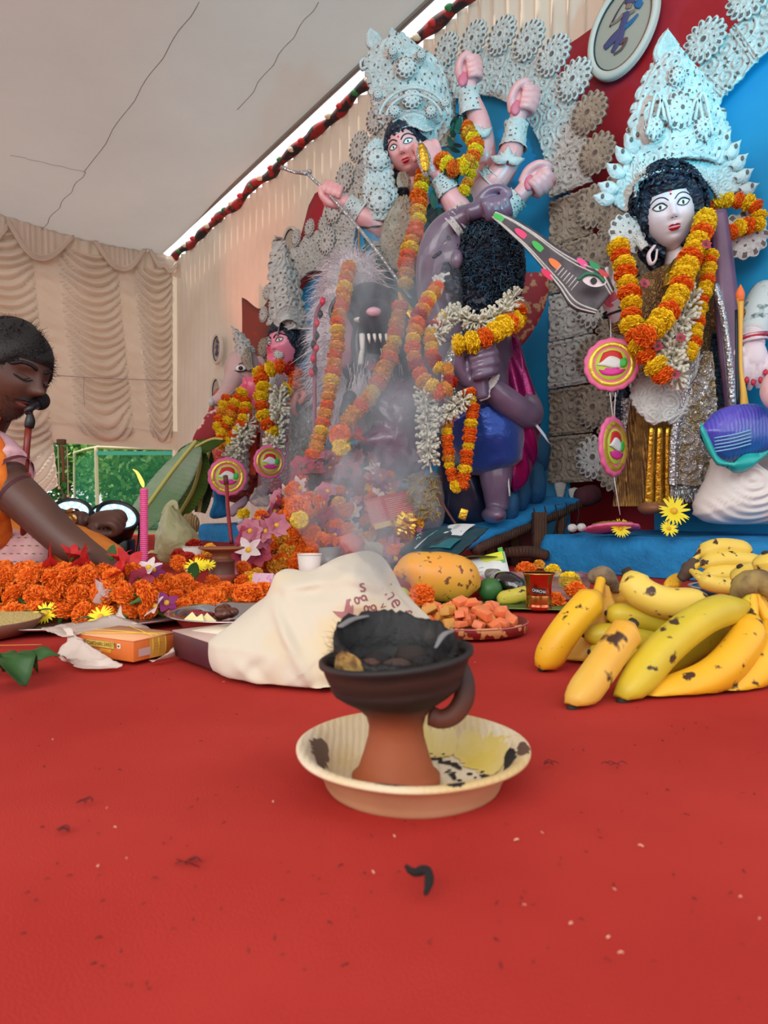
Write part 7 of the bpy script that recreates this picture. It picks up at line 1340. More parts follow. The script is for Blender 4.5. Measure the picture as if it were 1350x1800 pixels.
# arms
def arm(pts, rs, hc, fw, up, side, size=.125, curl=1.0, mat=m_pinks, voxel=.005):
    b = MB(); q = PP(*pts); b.tube(q, rs, 18, smooth=6); d_ = P(*hc) - q[-2]; h = fist(P(*hc), size, fw, up, side, curl, .0, .4) if curl < 1 else ffist(P(*hc), size, math.atan2(d_[0], d_[2]), .25); b.add(h.arr(), h.f); return remesh(b, voxel, 2, .4).build('arm', mat, dg)
def cuff(par, a, b, r0, r1, mat=PM, s=.03, nm='arm_cuff', seg=40, n=16, seed=1):
    q = cr([a, b], n - 1); T, A, B = frames(q); an = np.arange(seg) * 2 * PI / seg; V = np.zeros((n, seg, 3)); mm = []
    L = np.linalg.norm(b - a)
    for i in range(n): r = r0 + (r1 - r0) * i / (n - 1); ring = 1.12 if i in (0, 1, n - 1, n - 2) else 1.0; hh, ho = motif(an * r0, np.full(seg, L * i / (n - 1)), s, seed); V[i] = q[i] + (r * ring + hh * .005)[:, None] * (np.cos(an)[:, None] * A[i] + np.sin(an)[:, None] * B[i]); mm.append(ho)
    m = MB(); m.grid(V, cv=True, mfn=np.array(mm[:-1]).astype(int).reshape(-1)); return m.build(nm, mat, par)
def petals(par, c, sz, ang, Yo=.06):
    for k in range(5):
        a = ang + (k - 2) * .62; d = np.array([math.cos(a), 0, math.sin(a)]); s = np.array([-d[2], 0, d[0]]); L = sz * (1.0 if k % 2 == 0 else .75); m = MB(); G = [[P(*c) + d * L * u + s * L * .26 * math.sin(PI * min(.98, .08 + .92 * u)) * v + [0, -.012 * (1 - v * v) + .02 * u * u, 0] for v in (-1, -.5, 0, .5, 1)] for u in np.linspace(.05, 1, 8)]; m.grid(np.array(G)[:, ::-1], th=.003); m.build('arm_petal', m_pith, par)
A1 = arm([(800, 380, 3.25), (846, 300, 3.16), (852, 268, 3.12), (842, 215, 3.10), (826, 165, 3.10), (823, 148, 3.10)], [.06, .055, .052, .050, .034, .034], (821, 130, 3.09), (.0, -.1, 1), (.6, .8, .0), 1)
cuff(dg, P(829, 205, 3.10), P(823, 162, 3.10), .052, .042, seed=1); petals(dg, (843, 240, 3.04), .075, 1.9)
A2 = arm([(800, 392, 3.22), (858, 330, 3.06), (884, 300, 3.02), (900, 262, 3.0), (908, 222, 3.0), (911, 205, 3.0)], [.06, .058, .056, .050, .036, .035], (915, 182, 2.99), (.1, -.1, 1), (.5, .9, .0), 1, .135)
cuff(dg, P(901, 262, 3.0), P(908, 218, 3.0), .052, .044, seed=2); petals(dg, (892, 285, 2.94), .08, 1.5); cuff(dg, P(862, 322, 3.06), P(874, 308, 3.04), .066, .064, seed=3)
A3 = arm([(820, 402, 3.15), (865, 385, 3.0), (890, 368, 2.96), (914, 344, 2.93), (925, 332, 2.92)], [.06, .055, .048, .036, .034], (939, 318, 2.91), (.65, -.1, .75), (.4, .9, .1), 1, .13)
cuff(dg, P(885, 372, 2.96), P(912, 346, 2.93), .054, .042, seed=4); cuff(dg, P(846, 388, 3.04), P(862, 384, 3.0), .068, .064, seed=5)
A4 = arm([(800, 400, 3.15), (822, 398, 3.04), (812, 378, 2.98), (795, 350, 2.96), (780, 322, 2.96), (770, 305, 2.96)], [.06, .055, .056, .052, .034, .036], (757, 280, 2.95), (-.35, -.1, 1), (.2, -1, .1), -1, .15, .9)
cuff(dg, P(790, 342, 2.96), P(774, 314, 2.96), .050, .040, seed=6)
A5 = arm([(700, 420, 3.22), (672, 400, 3.18), (640, 382, 3.15), (616, 362, 3.14), (603, 355, 3.14)], [.05, .046, .044, .034, .032], (584, 348, 3.13), (-1, -.1, .3), (.2, .6, 1), 1, .115)
cuff(dg, P(634, 376, 3.15), P(610, 358, 3.14), .046, .040, seed=7)
A6 = arm([(760, 420, 3.1), (800, 410, 2.95), (840, 400, 2.9)], [.05, .045, .04], (852, 398, 2.9), (1, 0, .1), (0, -1, .3), 1, .07)
for hx, hy, hY in ((815, 140, 3.03), (908, 190, 2.93), (932, 322, 2.85), (577, 352, 3.08)): m = MB(); m.ell(P(hx - 1, hy - 1, hY + .026), (.022, .012, .034), Ry(.2), 14, 10); m.build('painted_palm', M('palm_rose', (216, 112, 132), .4), dg)
# conch/leaf-shaped gold weapon at the cheek, spear, cleaver
t = thing('gold_leaf_blade', 'gold leaf-shaped blade held upright before the cheek of the many-armed statue', 'ornament', P(745, 312, 2.86)); G = []
for u in np.linspace(0, 1, 18):
    w_ = .028 * math.sin(PI * u) ** .75 + .001; c = P(738 + 11 * u + 2 * math.sin(u * 3), 246 + 66 * u, 2.86); G.append([c + [w_ * v, -.012 * (1 - abs(v)) , -.0] for v in np.linspace(-1, 1, 9)])
m = MB(); m.grid(np.array(G)[::-1], th=.004); m.build('blade', m_silver, t); G = [[q * .72 + np.array(r_).mean(0) * .28 + [0, -.006, 0] for q in r_] for r_ in G[2:-2]]; m = MB(); m.grid(np.array(G)[::-1], th=.003); m.build('blade_inlay', m_gold, t)
t = thing('spear', 'long thin silver spear from the left fist down to the demon', 'spear', P(720, 525, 2.9)); m = MB(); m.tube(PP((541, 306, 3.12), (584, 348, 3.09), (650, 425, 3.0), (722, 525, 2.90)), .0075, 8, smooth=8); m.build('shaft', m_silver, t)
m = MB(); m.tube(PP((494, 294, 3.14), (520, 303, 3.13), (547, 302, 3.12)), [.010, .007, .010], 8); m.tube(PP((520, 303, 3.13), (541, 306, 3.12)), .008, 8, smooth=0); m.build('crosspiece', m_silver, t)
t = thing('gold_dagger', 'gold embossed dagger hilt with a pink jewel at the spear foot', 'ornament', P(722, 560, 2.86)); m = MB(); m.tube(PP((702, 512, 2.88), (710, 535, 2.87), (726, 556, 2.86), (744, 566, 2.85)), [.010, .022, .024, .012], 10, flat=.35, smooth=6); m.build('hilt', m_gold, t); m = MB(); m.ell(P(706, 543, 2.84), (.010, .006, .022), None, 10, 8); m.build('jewel', m_hotpink, t)
m = MB(); m.tube(PP((630, 340, 3.20), (631, 430, 3.15), (632, 500, 3.12)), .004, 6); tag(m.build('golden_thread', m_gold), 'thin gold thread hanging straight behind the spear', 'cord')

# ---------------------------------------------------------------- lion
YL = 2.92; m_lion = M('lion_dark', (62, 66, 78), .35, var=(9, (40, 46, 58), .35, .65), coat=.4); m_mane = M('lion_mane_fur', (240, 234, 236), .8, var=(6, (206, 194, 202), .35, .65)); m_lpink = M('lion_pink', (222, 172, 186), .4, coat=.2)
li = thing('lion_figure', 'dark-faced lion with shaggy white mane and bared fangs under the many-armed statue', 'statue', P(655, 990, 2.95) * [1, 1, 0] + [0, 0, .1])
b = MB(); b.ell(P(650, 560, YL), (.14, .15, .15), None, 24, 18); b.ell(P(662, 560, YL - .12), (.085, .12, .075), None, 20, 14); b.ell(P(662, 600, YL - .06), (.085, .10, .06), None, 20, 14); b.tube(PP((660, 655, YL - .12), (662, 668, YL - .10), (650, 690, YL)), [.055, .075, .11], 18); b.ell(P(650, 645, YL + .02), (.13, .12, .10), None, 20, 14)
b.tube(PP((660, 680, YL + .05), (700, 720, YL + .2), (790, 700, YL + .25)), [.17, .20, .17], 24, smooth=5)
for sx in (-1, 1): b.ell(P(662 + sx * 24, 545, YL - .14), (.045, .03, .03), None, 14, 10); b.tube(PP((662 + sx * 30, 560, YL - .14), (662 + sx * 34, 610, YL - .12), (662 + sx * 26, 655, YL - .12)), [.02, .028, .02], 10)
remesh(b, .008, 3).build('body', m_lion, li)
m = MB(); m.ell(P(657, 548, YL - .24), (.030, .018, .018), None, 16, 10); m.build('nose', m_lpink, li)
for sx in (-1, 1):
    m = MB(); m.ell(P(662 + sx * 24 - 6, 562, YL - .175), (.024, .014, .011), None, 14, 10); e = m.build('eye', M('lion_eye', (226, 226, 220), .2), li); m = MB(); m.ell(P(662 + sx * 24 - 4, 562, YL - .19), (.008, .004, .009), None, 10, 8); m.build('pupil', m_black, e)
m_tooth = M('fang_ivory', (232, 230, 220), .3)
for px, py, l, r in ((636, 588, 46, .012), (690, 588, 46, .012), (648, 588, 16, .007), (658, 588, 14, .007), (668, 588, 14, .007), (679, 588, 18, .007), (634, 640, -34, .012), (686, 640, -30, .012)):
    m = MB(); m.tube(PP((px, py, YL - .20), (px + 1, py + l * .5, YL - .21), (px + 2, py + l, YL - .20)), [r, r * .8, .001], 8, smooth=4); m.build('fang', m_tooth, li)
m = MB(); m.tube(PP((660, 640, YL - .1), (660, 645, YL - .17), (660, 650, YL - .215)), [.04, .04, .02], 12, flat=.35); m.build('tongue', M('tongue_red', (150, 60, 80), .35), li)
m = MB(); G = []
for k in range(12): a = k / 11; G.append([P(597 + 14 * math.sin(PI * a) * v - 4 * a, 575 - 52 * a + 0, YL - .10 + .03 * (1 - v * v)) for v in (-1, -.5, 0, .5, 1)])
m.grid(np.array(G), th=.008); er = m.build('ear', m_lpink, li); m = MB(); m.tube([g_[0] for g_ in G] + [g_[-1] for g_ in G[::-1]], .009, 8, smooth=0); m.build('ear_rim', m_lion, er)
m = MB(); m.ell(P(606, 600, YL - .09), (.05, .04, .11), None, 18, 12); m.build('cheek', m_lpink, li)
m = MB(); m.ell(P(655, 705, YL - .10), (.085, .06, .11), None, 18, 14); m.build('chin_beard_core', m_mane, li)
mc = MB(); 
for c, r in (((612, 535), .13), ((600, 590), .12), ((598, 650), .11), ((602, 705), .10), ((620, 500), .12), ((618, 640), .10)): mc.ell(P(c[0], c[1], YL + .10), (r, r * .8, r * 1.2), None, 16, 12)
mcr = remesh(mc, .012, 3); mcr.build('mane_core', m_mane, li)
g = np.random.default_rng(12); v = mcr.arr(); f = np.array([q[:3] for q in mcr.f]); a = v[f].mean(1); n = np.cross(v[f[:, 1]] - v[f[:, 0]], v[f[:, 2]] - v[f[:, 0]]); n /= np.linalg.norm(n, axis=1)[:, None] + 1e-9
ii = g.choice(len(a), min(len(a), 9000)); m = MB(); fur(m, a[ii] + g.normal(size=(len(ii), 3)) * .004, n[ii] * .8 + [-.05, -.25, -.15], .065, .0022, .5, .35, 3, rng=g)
p = P(655, 700, YL - .14) + g.normal(size=(1800, 3)) * [.045, .02, .06]; fur(m, p, np.tile([0, -.5, -.8], (1800, 1)), .07, .0018, .4, .3, 3, rng=g)
q = m.build('mane_fur', m_mane, li, smooth=False); q['kind'] = 'stuff'
m = MB(); m.tube(PP((569, 525, YL - .12), (555, 560, YL - .16), (553, 650, YL - .18), (553, 720, YL - .2), (551, 770, YL - .2)), .008, 8, smooth=6); t = thing('beaded_cord', 'dark cord with hanging red and black beads in front of the white mane', 'cord', P(551, 770, YL - .2)); m.build('cord', M('mauve_cord', (140, 80, 100), .6), t)
for k, (px, py) in enumerate(((566, 530), (562, 552), (556, 568), (556, 590), (555, 612), (550, 606), (549, 630), (553, 650), (547, 655))): m = MB(); m.tube(PP((px, py - 9, YL - .19), (px + 1, py, YL - .20), (px, py + 9, YL - .19)), [.001, .012, .001], 8, smooth=4); m.build('bead', (M('bead_red', (206, 40, 76), .4), M('bead_black', (40, 34, 42), .4))[k % 2], t)

# ---------------------------------------------------------------- curly-haired demon
YE = 2.55
de = thing('demon_statue', 'mauve-skinned demon statue with huge curly black hair on the plank stand', 'statue', P(860, 915, 2.6) * [1, 1, 0] + [0, 0, .25])
H = mkhead(P(804, 462, YE + .02), .125, -78, 8, -22, 'male'); mb = MB(); H.skull(mb)
b = MB(); b.tube(PP((815, 510, YE + .03), (820, 560, YE + .06), (822, 600, YE + .06)), [.07, .075, .12], 20, smooth=5); b.tube(PP((822, 600, YE + .08), (828, 660, YE + .10), (850, 740, YE + .10), (862, 790, YE + .08)), [.17, .18, .14, .13], 26, smooth=6)
b.tube(PP((800, 600, YE + .1), (768, 520, YE + .08), (764, 450, YE + .02), (785, 405, YE - .0), (825, 378, YE - .05), (848, 370, YE - .08)), [.09, .075, .066, .060, .04, .034], 20, smooth=7)
b.tube(PP((868, 640, YE + .16), (905, 680, YE + .12), (930, 718, YE - .0), (926, 730, YE - .04), (890, 705, YE - .10), (852, 672, YE - .14)), [.06, .055, .05, .050, .050, .038], 20, smooth=7)
h = ffist(P(834, 645, YE - .18), .15, -.18); b.add(h.arr(), h.f); h = ffist(P(864, 362, YE - .12), .12, 1.3); b.add(h.arr(), h.f)
b.tube(PP((870, 790, YE + .05), (872, 840, YE + .02), (874, 895, YE + .02)), [.09, .062, .042], 18, smooth=5); b.ell(P(868, 905, YE - .02), (.045, .10, .032), None, 16, 10)
rm = remesh(b, .006, 2, .4); rm.add(mb.arr(), mb.f); rm.build('body', m_purple, de)
paint_face(H, de, None, M('demon_lips', (150, 70, 80), .4), 1.3, browt=.05)
m = MB(); H.line(m, [(-.05, -.40), (-.25, -.42), (-.42, -.32), (-.50, -.22)], .05, .03); H.line(m, [(.05, -.40), (.25, -.42), (.42, -.32), (.50, -.22)], .05, .03); m.build('moustache', m_hair, de)
hc = MB(); hc.ell(P(857, 477, YE - .01), (.120, .16, .186), None, 36, 28, fn=lambda d: 1 + .05 * nzv(d, 3, 2)); hc.ell(P(842, 520, YE - .02), (.09, .12, .13), None, 24, 18); hm = hc.build('hair', m_hair, de)
g = np.random.default_rng(6); m = MB(); 
for k in range(3400):
    d = nrm(g.normal(size=3)); 
    if d[1] > .35: continue
    if k % 5 == 0: c = P(842, 520, YE - .02) + d * [.09, .12, .13]
    else: c = P(857, 477, YE - .01) + d * [.120, .16, .186]
    a = nrm(np.cross(d, g.normal(size=3))); e = np.cross(d, a); r = g.uniform(.005, .010); m.tube([c + a * r * math.cos(x) + e * r * math.sin(x) + d * (.001 + .0035 * x) for x in (0, 1.7, 3.4, 5.1)], [.0028, .0034, .0028, .001], 4, smooth=1, caps=False)
q = m.build('hair_curls', M('curl_blue_black', (20, 40, 58), .35, var=(30, (38, 84, 110), .5, .7)), hm); q['kind'] = 'stuff'
for px, py, rt in ((770, 495, 0), (783, 490, 1)):
    for k in range(4): a = k * 1.3 + rt; m = MB(); d = np.array([math.cos(a), -.2, math.sin(a)]); s = np.cross(nrm(d), [0, 1, 0]); G = [[P(px, py, YE - .13) + d * .026 * u + s * .010 * math.sin(PI * min(.97, .1 + .9 * u)) * v for v in (-1, 0, 1)] for u in np.linspace(0, 1, 6)]; m.grid(np.array(G), th=.003); m.build('ear_petal', m_pith, de)
m = MB(); m.tube(PP((766, 484, YE - .14), (764, 500, YE - .14), (770, 522, YE - .13), (776, 506, YE - .14), (768, 486, YE - .14)), .006, 8, smooth=5); m.build('ear_hoop', m_pith, de)
for px, py in ((818, 383), (806, 394), (795, 406)): cuff(de, P(px, py, YE - .01), P(px + 9, py - 8, YE - .015), .054 if px < 810 else .046, .052 if px < 810 else .044, s=.02, n=6, nm='arm_band')
cuff(de, P(856, 677, YE - .135), P(848, 668, YE - .145), .046, .044, mat=m_pith, n=5, nm='bangle')
m = MB(); m.ell(P(846, 692, YE - .19), (.030, .008, .022), None, 12, 8, fn=lambda d: 1 + .2 * np.abs(np.sin(np.arctan2(d[:, 2], d[:, 0]) * 3))); m.build('bangle_flower', m_pith, de)
m = MB(); m.tube(PP((848, 735, YE + .05), (862, 780, YE + .03), (872, 822, YE + .02)), [.16, .135, .105], 26, smooth=6); v = m.arr(); m.v = [v + .007 * np.stack([nzv(v, 18, i) for i in (0, 5, 9)], 1)]; m.build('shorts', M('royal_blue_satin', (14, 62, 150), .22, .35, bump=(14, .4, 'noise', .02), sheen=.5), de)
m_sat = M('magenta_satin', (170, 24, 104), .24, .45, var=(5, (120, 14, 84), .4, .62), bump=(120, .5, 'noise', .004))
cp = inflate(outl([(862, 600), (905, 592), (922, 640), (945, 712), (948, 768), (938, 820), (915, 860), (897, 858), (893, 800), (905, 740), (885, 690), (868, 650)], 2.60), 2.60, .085, 18, 80); v = cp.arr(); v[:, 1] -= .012 * np.sin(v[:, 0] * 90 + v[:, 2] * 30 + 3 * nzv(v, 5, 1)); cp.v = [v]; cp.build('cape', m_sat, de)
m = MB(); m.tube(PP((903, 740, 2.52), (894, 790, 2.53), (893, 830, 2.53), (896, 872, 2.52)), .0035, 6); m.build('cape_piping', m_pith, de)
m = MB(); G = [[P(918 + 45 * u + 4 * v, 715 + 58 * u + 9 * v, 2.50) for v in (-1, 0, 1)] for u in np.linspace(0, 1, 10)]; m.grid(np.array(G), th=.003); m.build('white_sash', M('white_blue_sash', (188, 204, 216), .4), de)
m = MB(); G = []
for u in np.linspace(0, 1, 16): w_ = 17 * math.sin(PI * min(.985, .05 + .95 * u)) ** .8; cx = 812 - 10 * math.sin(u * 3.0) - 18 * u; cy = 582 + 148 * u; G.append([P(cx + w_ * v, cy, YE - .17 - .02 * (1 - abs(v))) for v in (-1, -.5, 0, .5, 1)])
m2 = MB(); m2.tube(PP((784, 462, YE - .10), (788, 485, YE - .12), (800, 505, YE - .13), (812, 512, YE - .12)), [.012, .030, .030, .012], 12, flat=.5, smooth=5); m2.build('beard', m_hair, de); m2 = MB(); m2.ell(P(803, 455, YE - .125), (.022, .02, .034), None, 14, 10); m2.build('ear', m_purple, de)
t = thing('carved_blade', 'grey carved leaf-shaped blade before the chest of the demon', 'ornament', P(785, 730, YE - .17)); m.grid(np.array(G)[::-1], th=.005); m.build('blade', m_silver, t); m = MB(); m.tube(PP((812, 590, YE - .2), (800, 650, YE - .2), (784, 722, YE - .19)), .004, 6); m.build('blade_ridge', m_pithg, t)
# painted curved sword
t = thing('painted_sword', 'big curved sword painted with an eye and coloured drops above the demon', 'sword', P(1062, 548, 2.3)); ctr = np.array([(868, 377), (900, 398), (935, 425), (968, 455), (1000, 482), (1032, 508), (1062, 532)], float); wd = np.array([9, 19, 27, 36, 50, 70, 44], float)
q = cr(np.hstack([ctr, wd[:, None]]), 6); d = np.gradient(q[:, :2], axis=0); d /= np.linalg.norm(d, axis=1)[:, None]; nn = np.stack([d[:, 1], -d[:, 0]], 1); YK = np.linspace(2.33, 2.22, len(q))
def sw_(i, u): i = min(max(i, 0), len(q) - 1); return P(*(q[i, :2] + nn[i] * q[i, 2] * u * .62), YK[i] - .012)
G = [[P(*(q[i, :2] + nn[i] * q[i, 2] * u * .62), YK[i]) for u in np.linspace(-1, 1, 7)] for i in range(len(q))]; m = MB(); m.grid(np.array(G), th=.012); m.build('blade', M('sword_brown', (84, 78, 84), .45, var=(20, (62, 58, 66), .4, .6)), t)
for u in (-.86, .86, -.68, .68): m = MB(); m.tube([sw_(i, u) for i in range(len(q))], .0030, 6, smooth=0); m.build('white_outline', m_pith, t)
for i, u, c, s in ((2, 0, (60, 190, 80), 1), (9, -.1, (236, 60, 120), 1.1), (14, 0, (60, 190, 80), 1.1), (20, -.1, (240, 130, 60), 1.2), (25, .9, (236, 80, 150), 1), (28, .95, (30, 150, 90), 1), (31, .9, (200, 60, 60), .9), (20, -1.0, (226, 30, 90), 1.1)):
    m = MB(); c0 = sw_(i, u) + np.array([0, -.004, 0]); dd = P(*d[i], 2.3) * 0 + np.array([d[i][0], 0, -d[i][1]]); ss = np.array([nn[i][0], 0, -nn[i][1]]); m.add([c0 + dd * .026 * s * math.cos(a) + ss * .010 * s * math.sin(a) for a in np.arange(14) * PI / 7], [tuple(range(14))]); m.build('colour_drop', M('drop_%d' % (c[0] + c[1]), c, .4), t, smooth=False)
def flatell(par, nm, c, a, b, mat, lift): m = MB(); i = 31; dd = np.array([d[i][0] + .4, 0, -d[i][1] + .5]); dd = nrm(dd); ss = np.cross(dd, [0, 1, 0]); m.grid(np.array([[P(*c, 2.20) + [0, -lift, 0] + dd * a * k * math.cos(x) + ss * b * k * math.sin(x) * (1 - .3 * math.cos(x) ** 2) for x in np.linspace(0, 2 * PI, 25)] for k in (.01, .5, 1)])); return m.build(nm, mat, par)
e = flatell(t, 'painted_eye', (1040, 500), .038, .018, m_whites, .03); flatell(e, 'painted_iris', (1038, 500), .011, .011, m_black, .034); m = MB(); m.tube(PP((1016, 492, 2.165), (1030, 482, 2.165), (1050, 484, 2.165), (1062, 496, 2.165)), .0055, 6, smooth=6); m.build('painted_brow', M('brow_green', (40, 120, 90), .5), t)
for k in range(7): m = MB(); i = 21 + k; m.tube([sw_(i, -.5), sw_(i, .1)], .0022, 5, smooth=0); m.build('painted_stroke', m_pith, t)
# red brocade banner behind
m = inflate(outl([(915, 478), (962, 486), (956, 545), (918, 606), (896, 592), (900, 530)], 2.8), 2.8, .012, 8, 50, wr=.006, wrs=10); tag(m.build('brocade_cloth', M('red_brocade', (158, 40, 52), .6, var=(34, (196, 150, 110), .54, .6, 2))), 'red brocade cloth with gold flowers behind the demon shoulder', 'cloth')
# dark mass and blue rocks at the demon's feet
m = inflate(outl([(770, 735), (830, 730), (850, 790), (862, 880), (858, 935), (800, 946), (772, 905), (765, 820)], 2.72), 2.72, .13, 16, 70, wr=.02, wrs=8); tag(m.build('buffalo_figure', M('navy_clay', (18, 26, 52), .4, var=(9, (30, 36, 60), .4, .6), coat=.3)), 'dark navy clay buffalo body behind the hanging garlands', 'statue')
for k, (px, py, Y, r, lb) in enumerate(((915, 862, 2.75, .055, 'smooth blue rock leaning at the calf of the demon'), (940, 850, 2.85, .06, 'tall blue rock right of the smooth one'), (925, 815, 2.95, .065, 'upper blue rock under the magenta cape'), (895, 885, 2.66, .05, 'low blue rock at the plank edge'), (948, 800, 3.0, .06, 'blue rock highest beside the carved column'))):
    m = MB(); m.ell(P(px, py, Y), (r * .8, r, r * 1.5), None, 18, 14, fn=lambda d: 1 + .12 * nzv(d, 2, k)); tag(m.build('rock', M('blue_grey_clay', (40, 100, 140), .7, var=(9, (24, 74, 120), .35, .65), bump=(30, .5, 'noise', .01))), lb, 'rock')

# ---------------------------------------------------------------- pink-faced statue and elephant-headed statue at the left
YM = 4.5; lk = thing('goddess_statue', 'pink-faced statue with tall white crown behind the elephant-headed one', 'statue', P(510, 915, 4.6) * [1, 1, 0] + [0, 0, .12])
H = mkhead(P(506, 603, YM - .03), .15, -40, -6, 6); mb = MB(); H.skull(mb, 48, 40); mb.tube(PP((508, 630, YM + .05), (512, 665, YM + .06)), [.06, .09], 16); mb.build('head', M('deep_pink_skin', (236, 140, 168), .35, coat=.3), lk); paint_face(H, lk, None, m_red, 1.1); hairshell(H, lk, m_hair, bulge=1.12, front=.42, side=.60)
orn(lk, 'crown_tower', [(488, 588, YM - .1), (478, 530, YM - .1), (474, 478, YM - .1), (479, 440, YM - .1), (484, 416, YM - .1)], [(540, 582, YM - .05), (530, 530, YM - .05), (520, 480, YM - .05), (500, 435, YM - .05), (487, 415, YM - .1)], 44, 110, s=.10, seed=4, bulge=.08, edge=.07, depth=.015)
orn(lk, 'crown_band', [(486, 592, YM - .16), (492, 568, YM - .2), (512, 562, YM - .2), (532, 575, YM - .14)], [(480, 570, YM - .14), (488, 545, YM - .2), (512, 536, YM - .2), (540, 556, YM - .12)], 18, 50, s=.06, bulge=.02)
placed(EAR, 'ear_disc', lk, P(482, 600, YM - .08), Matrix.Rotation(R(90), 4, 'X') @ Matrix.Rotation(R(30), 4, 'Y'), .55); placed(EAR, 'ear_disc', lk, P(490, 622, YM - .12), Matrix.Rotation(R(90), 4, 'X'), .42)
b = MB(); b.tube(PP((510, 660, YM + .05), (512, 740, YM + .05), (515, 860, YM + .1)), [.17, .20, .24], 20, smooth=4); b.tube(PP((495, 670, YM), (478, 700, YM - .1), (468, 690, YM - .18)), [.06, .05, .045], 12)
remesh(b, .016, 2).build('dress', M('rose_silver_dress', (188, 130, 140), .5, var=(12, (176, 168, 176), .45, .6), bump=(30, .7, 'filigree', .01)), lk)
orn(lk, 'silver_panel', [(514, 868, YM - .22), (508, 780, YM - .22), (510, 700, YM - .22)], [(552, 868, YM - .18), (550, 780, YM - .18), (540, 695, YM - .18)], 30, 100, s=.12, mats=[m_silvg, m_silver], depth=.014)
h = fist(P(480, 634, YM - .05), .10, (.15, -.2, 1), (.2, 1, 0), 1, .25, .15, .5); h.tube(PP((478, 672, YM - .08), (479, 648, YM - .06)), [.035, .035], 12, smooth=2); remesh(h, .006, 2).build('raised_hand', m_hotpink, lk)
cuff(lk, P(477, 690, YM - .1), P(479, 656, YM - .07), .045, .042, s=.05, n=8)
h = fist(P(512, 690, YM - .3), .14, (-.35, -.1, -1), (-.5, -1, .2), 1, .35, .08, .5); remesh(h, .006, 2).build('lowered_hand', M('coral_skin', (232, 130, 112), .4), lk)
YG = 4.85; gn = thing('elephant_headed_statue', 'pinkish elephant-headed statue with a cone crown at the far left of the stage', 'statue', P(420, 915, 4.9) * [1, 1, 0] + [0, 0, .12])
b = MB(); b.ell(P(428, 652, YG), (.135, .15, .155), None, 22, 16); b.tube(PP((412, 665, YG - .12), (402, 684, YG - .2), (390, 698, YG - .26), (374, 706, YG - .3)), [.072, .058, .046, .030], 18, smooth=5); b.ell(P(418, 672, YG - .08), (.09, .09, .07), None, 14, 10)
remesh(b, .009, 3).build('elephant_head', M('elephant_skin', (218, 178, 176), .45, var=(6, (196, 168, 166), .35, .65)), gn)
m = MB(); m.ell(P(372, 707, YG - .31), (.022, .03, .03), None, 12, 8); m.build('trunk_tip', m_pith, gn)
m = MB(); m.ell(P(455, 648, YG - .02), (.055, .03, .09), None, 18, 12); e_ = m.build('ear', M('elephant_skin', (218, 178, 176), .45), gn); m = MB(); m.ell(P(453, 650, YG - .05), (.035, .012, .06), None, 14, 10); m.build('ear_inside', m_hotpink, e_)
m = MB(); m.ell(P(424, 647, YG - .145), (.036, .014, .020), None, 14, 10); e_ = m.build('eye', M('eye_white', (240, 240, 236)), gn); m = MB(); m.ell(P(423, 647, YG - .157), (.017, .008, .014), None, 12, 8); m.build('pupil', m_black, e_); m = MB(); m.tube(PP((412, 652, YG - .15), (424, 653, YG - .165), (436, 650, YG - .15)), .005, 6, smooth=4); m.build('lower_lid', m_black, e_); m = MB(); m.tube(PP((417, 642, YG - .14), (426, 638, YG - .15), (436, 640, YG - .14)), .005, 6, smooth=4); m.build('eye_fold', M('fold_brown', (120, 80, 80), .6), e_)
m = MB(); m.tube(PP((414, 682, YG - .2), (402, 694, YG - .26), (398, 700, YG - .28)), [.018, .014, .004], 8); m.build('tusk', m_pith, gn)
orn(gn, 'crown_cone', [(419, 632, YG - .1), (414, 600, YG - .08), (411, 582, YG - .05)], [(448, 620, YG - .08), (432, 595, YG - .08), (414, 580, YG - .05)], 30, 60, s=.08, bulge=.06, edge=.06, depth=.014)
orn(gn, 'forehead_plate', [(436, 652, YG - .16), (424, 630, YG - .17), (430, 612, YG - .15)], [(446, 650, YG - .14), (444, 628, YG - .14), (440, 612, YG - .13)], 18, 30, s=.06, bulge=.02, mats=PG)
b = MB(); b.tube(PP((420, 690, YG + .02), (418, 760, YG), (420, 870, YG + .05)), [.17, .23, .22], 20, smooth=4); remesh(b, .016, 2).build('robe', M('orange_red_brocade', (196, 66, 52), .6, var=(12, (224, 130, 96), .48, .6), bump=(30, .7, 'filigree', .01)), gn)
h = fist(P(446, 686, YG - .3), .15, (-.1, -.4, 1), (.2, -1, 0), 1, .95, .0, .5); h.tube(PP((452, 740, YG - .2), (448, 705, YG - .28)), [.05, .05], 12, smooth=2); remesh(h, .007, 2).build('pink_hand', m_hotpink, gn)
orn(gn, 'sleeve', [(452, 760, YG - .24), (444, 730, YG - .3), (438, 712, YG - .32)], [(470, 752, YG - .2), (460, 728, YG - .26), (456, 710, YG - .3)], 18, 40, s=.07, bulge=.04)
orn(gn, 'white_sash', [(412, 860, YG - .34), (410, 800, YG - .34), (414, 756, YG - .34)], [(434, 862, YG - .34), (436, 800, YG - .34), (432, 752, YG - .34)], 18, 90, s=.06, edge=.05); orn(gn, 'orange_sash', [(436, 835, YG - .3), (438, 780, YG - .3), (440, 740, YG - .3)], [(450, 835, YG - .3), (452, 780, YG - .3), (454, 740, YG - .3)], 10, 60, s=.05, mats=[M('orange_sash_print', (216, 84, 56), .7), m_redm], holes=False)
m = inflate(outl([(396, 690), (402, 700), (385, 740), (378, 768), (345, 775), (340, 768), (365, 725)], 4.6), 4.6, .02, 8, 40, wr=.01, wrs=8); tag(m.build('printed_cloth', M('maroon_print_cloth', (150, 34, 40), .7, var=(12, (226, 190, 180), .56, .60, 2))), 'dark red cloth with white curls hanging under the elephant trunk', 'cloth')
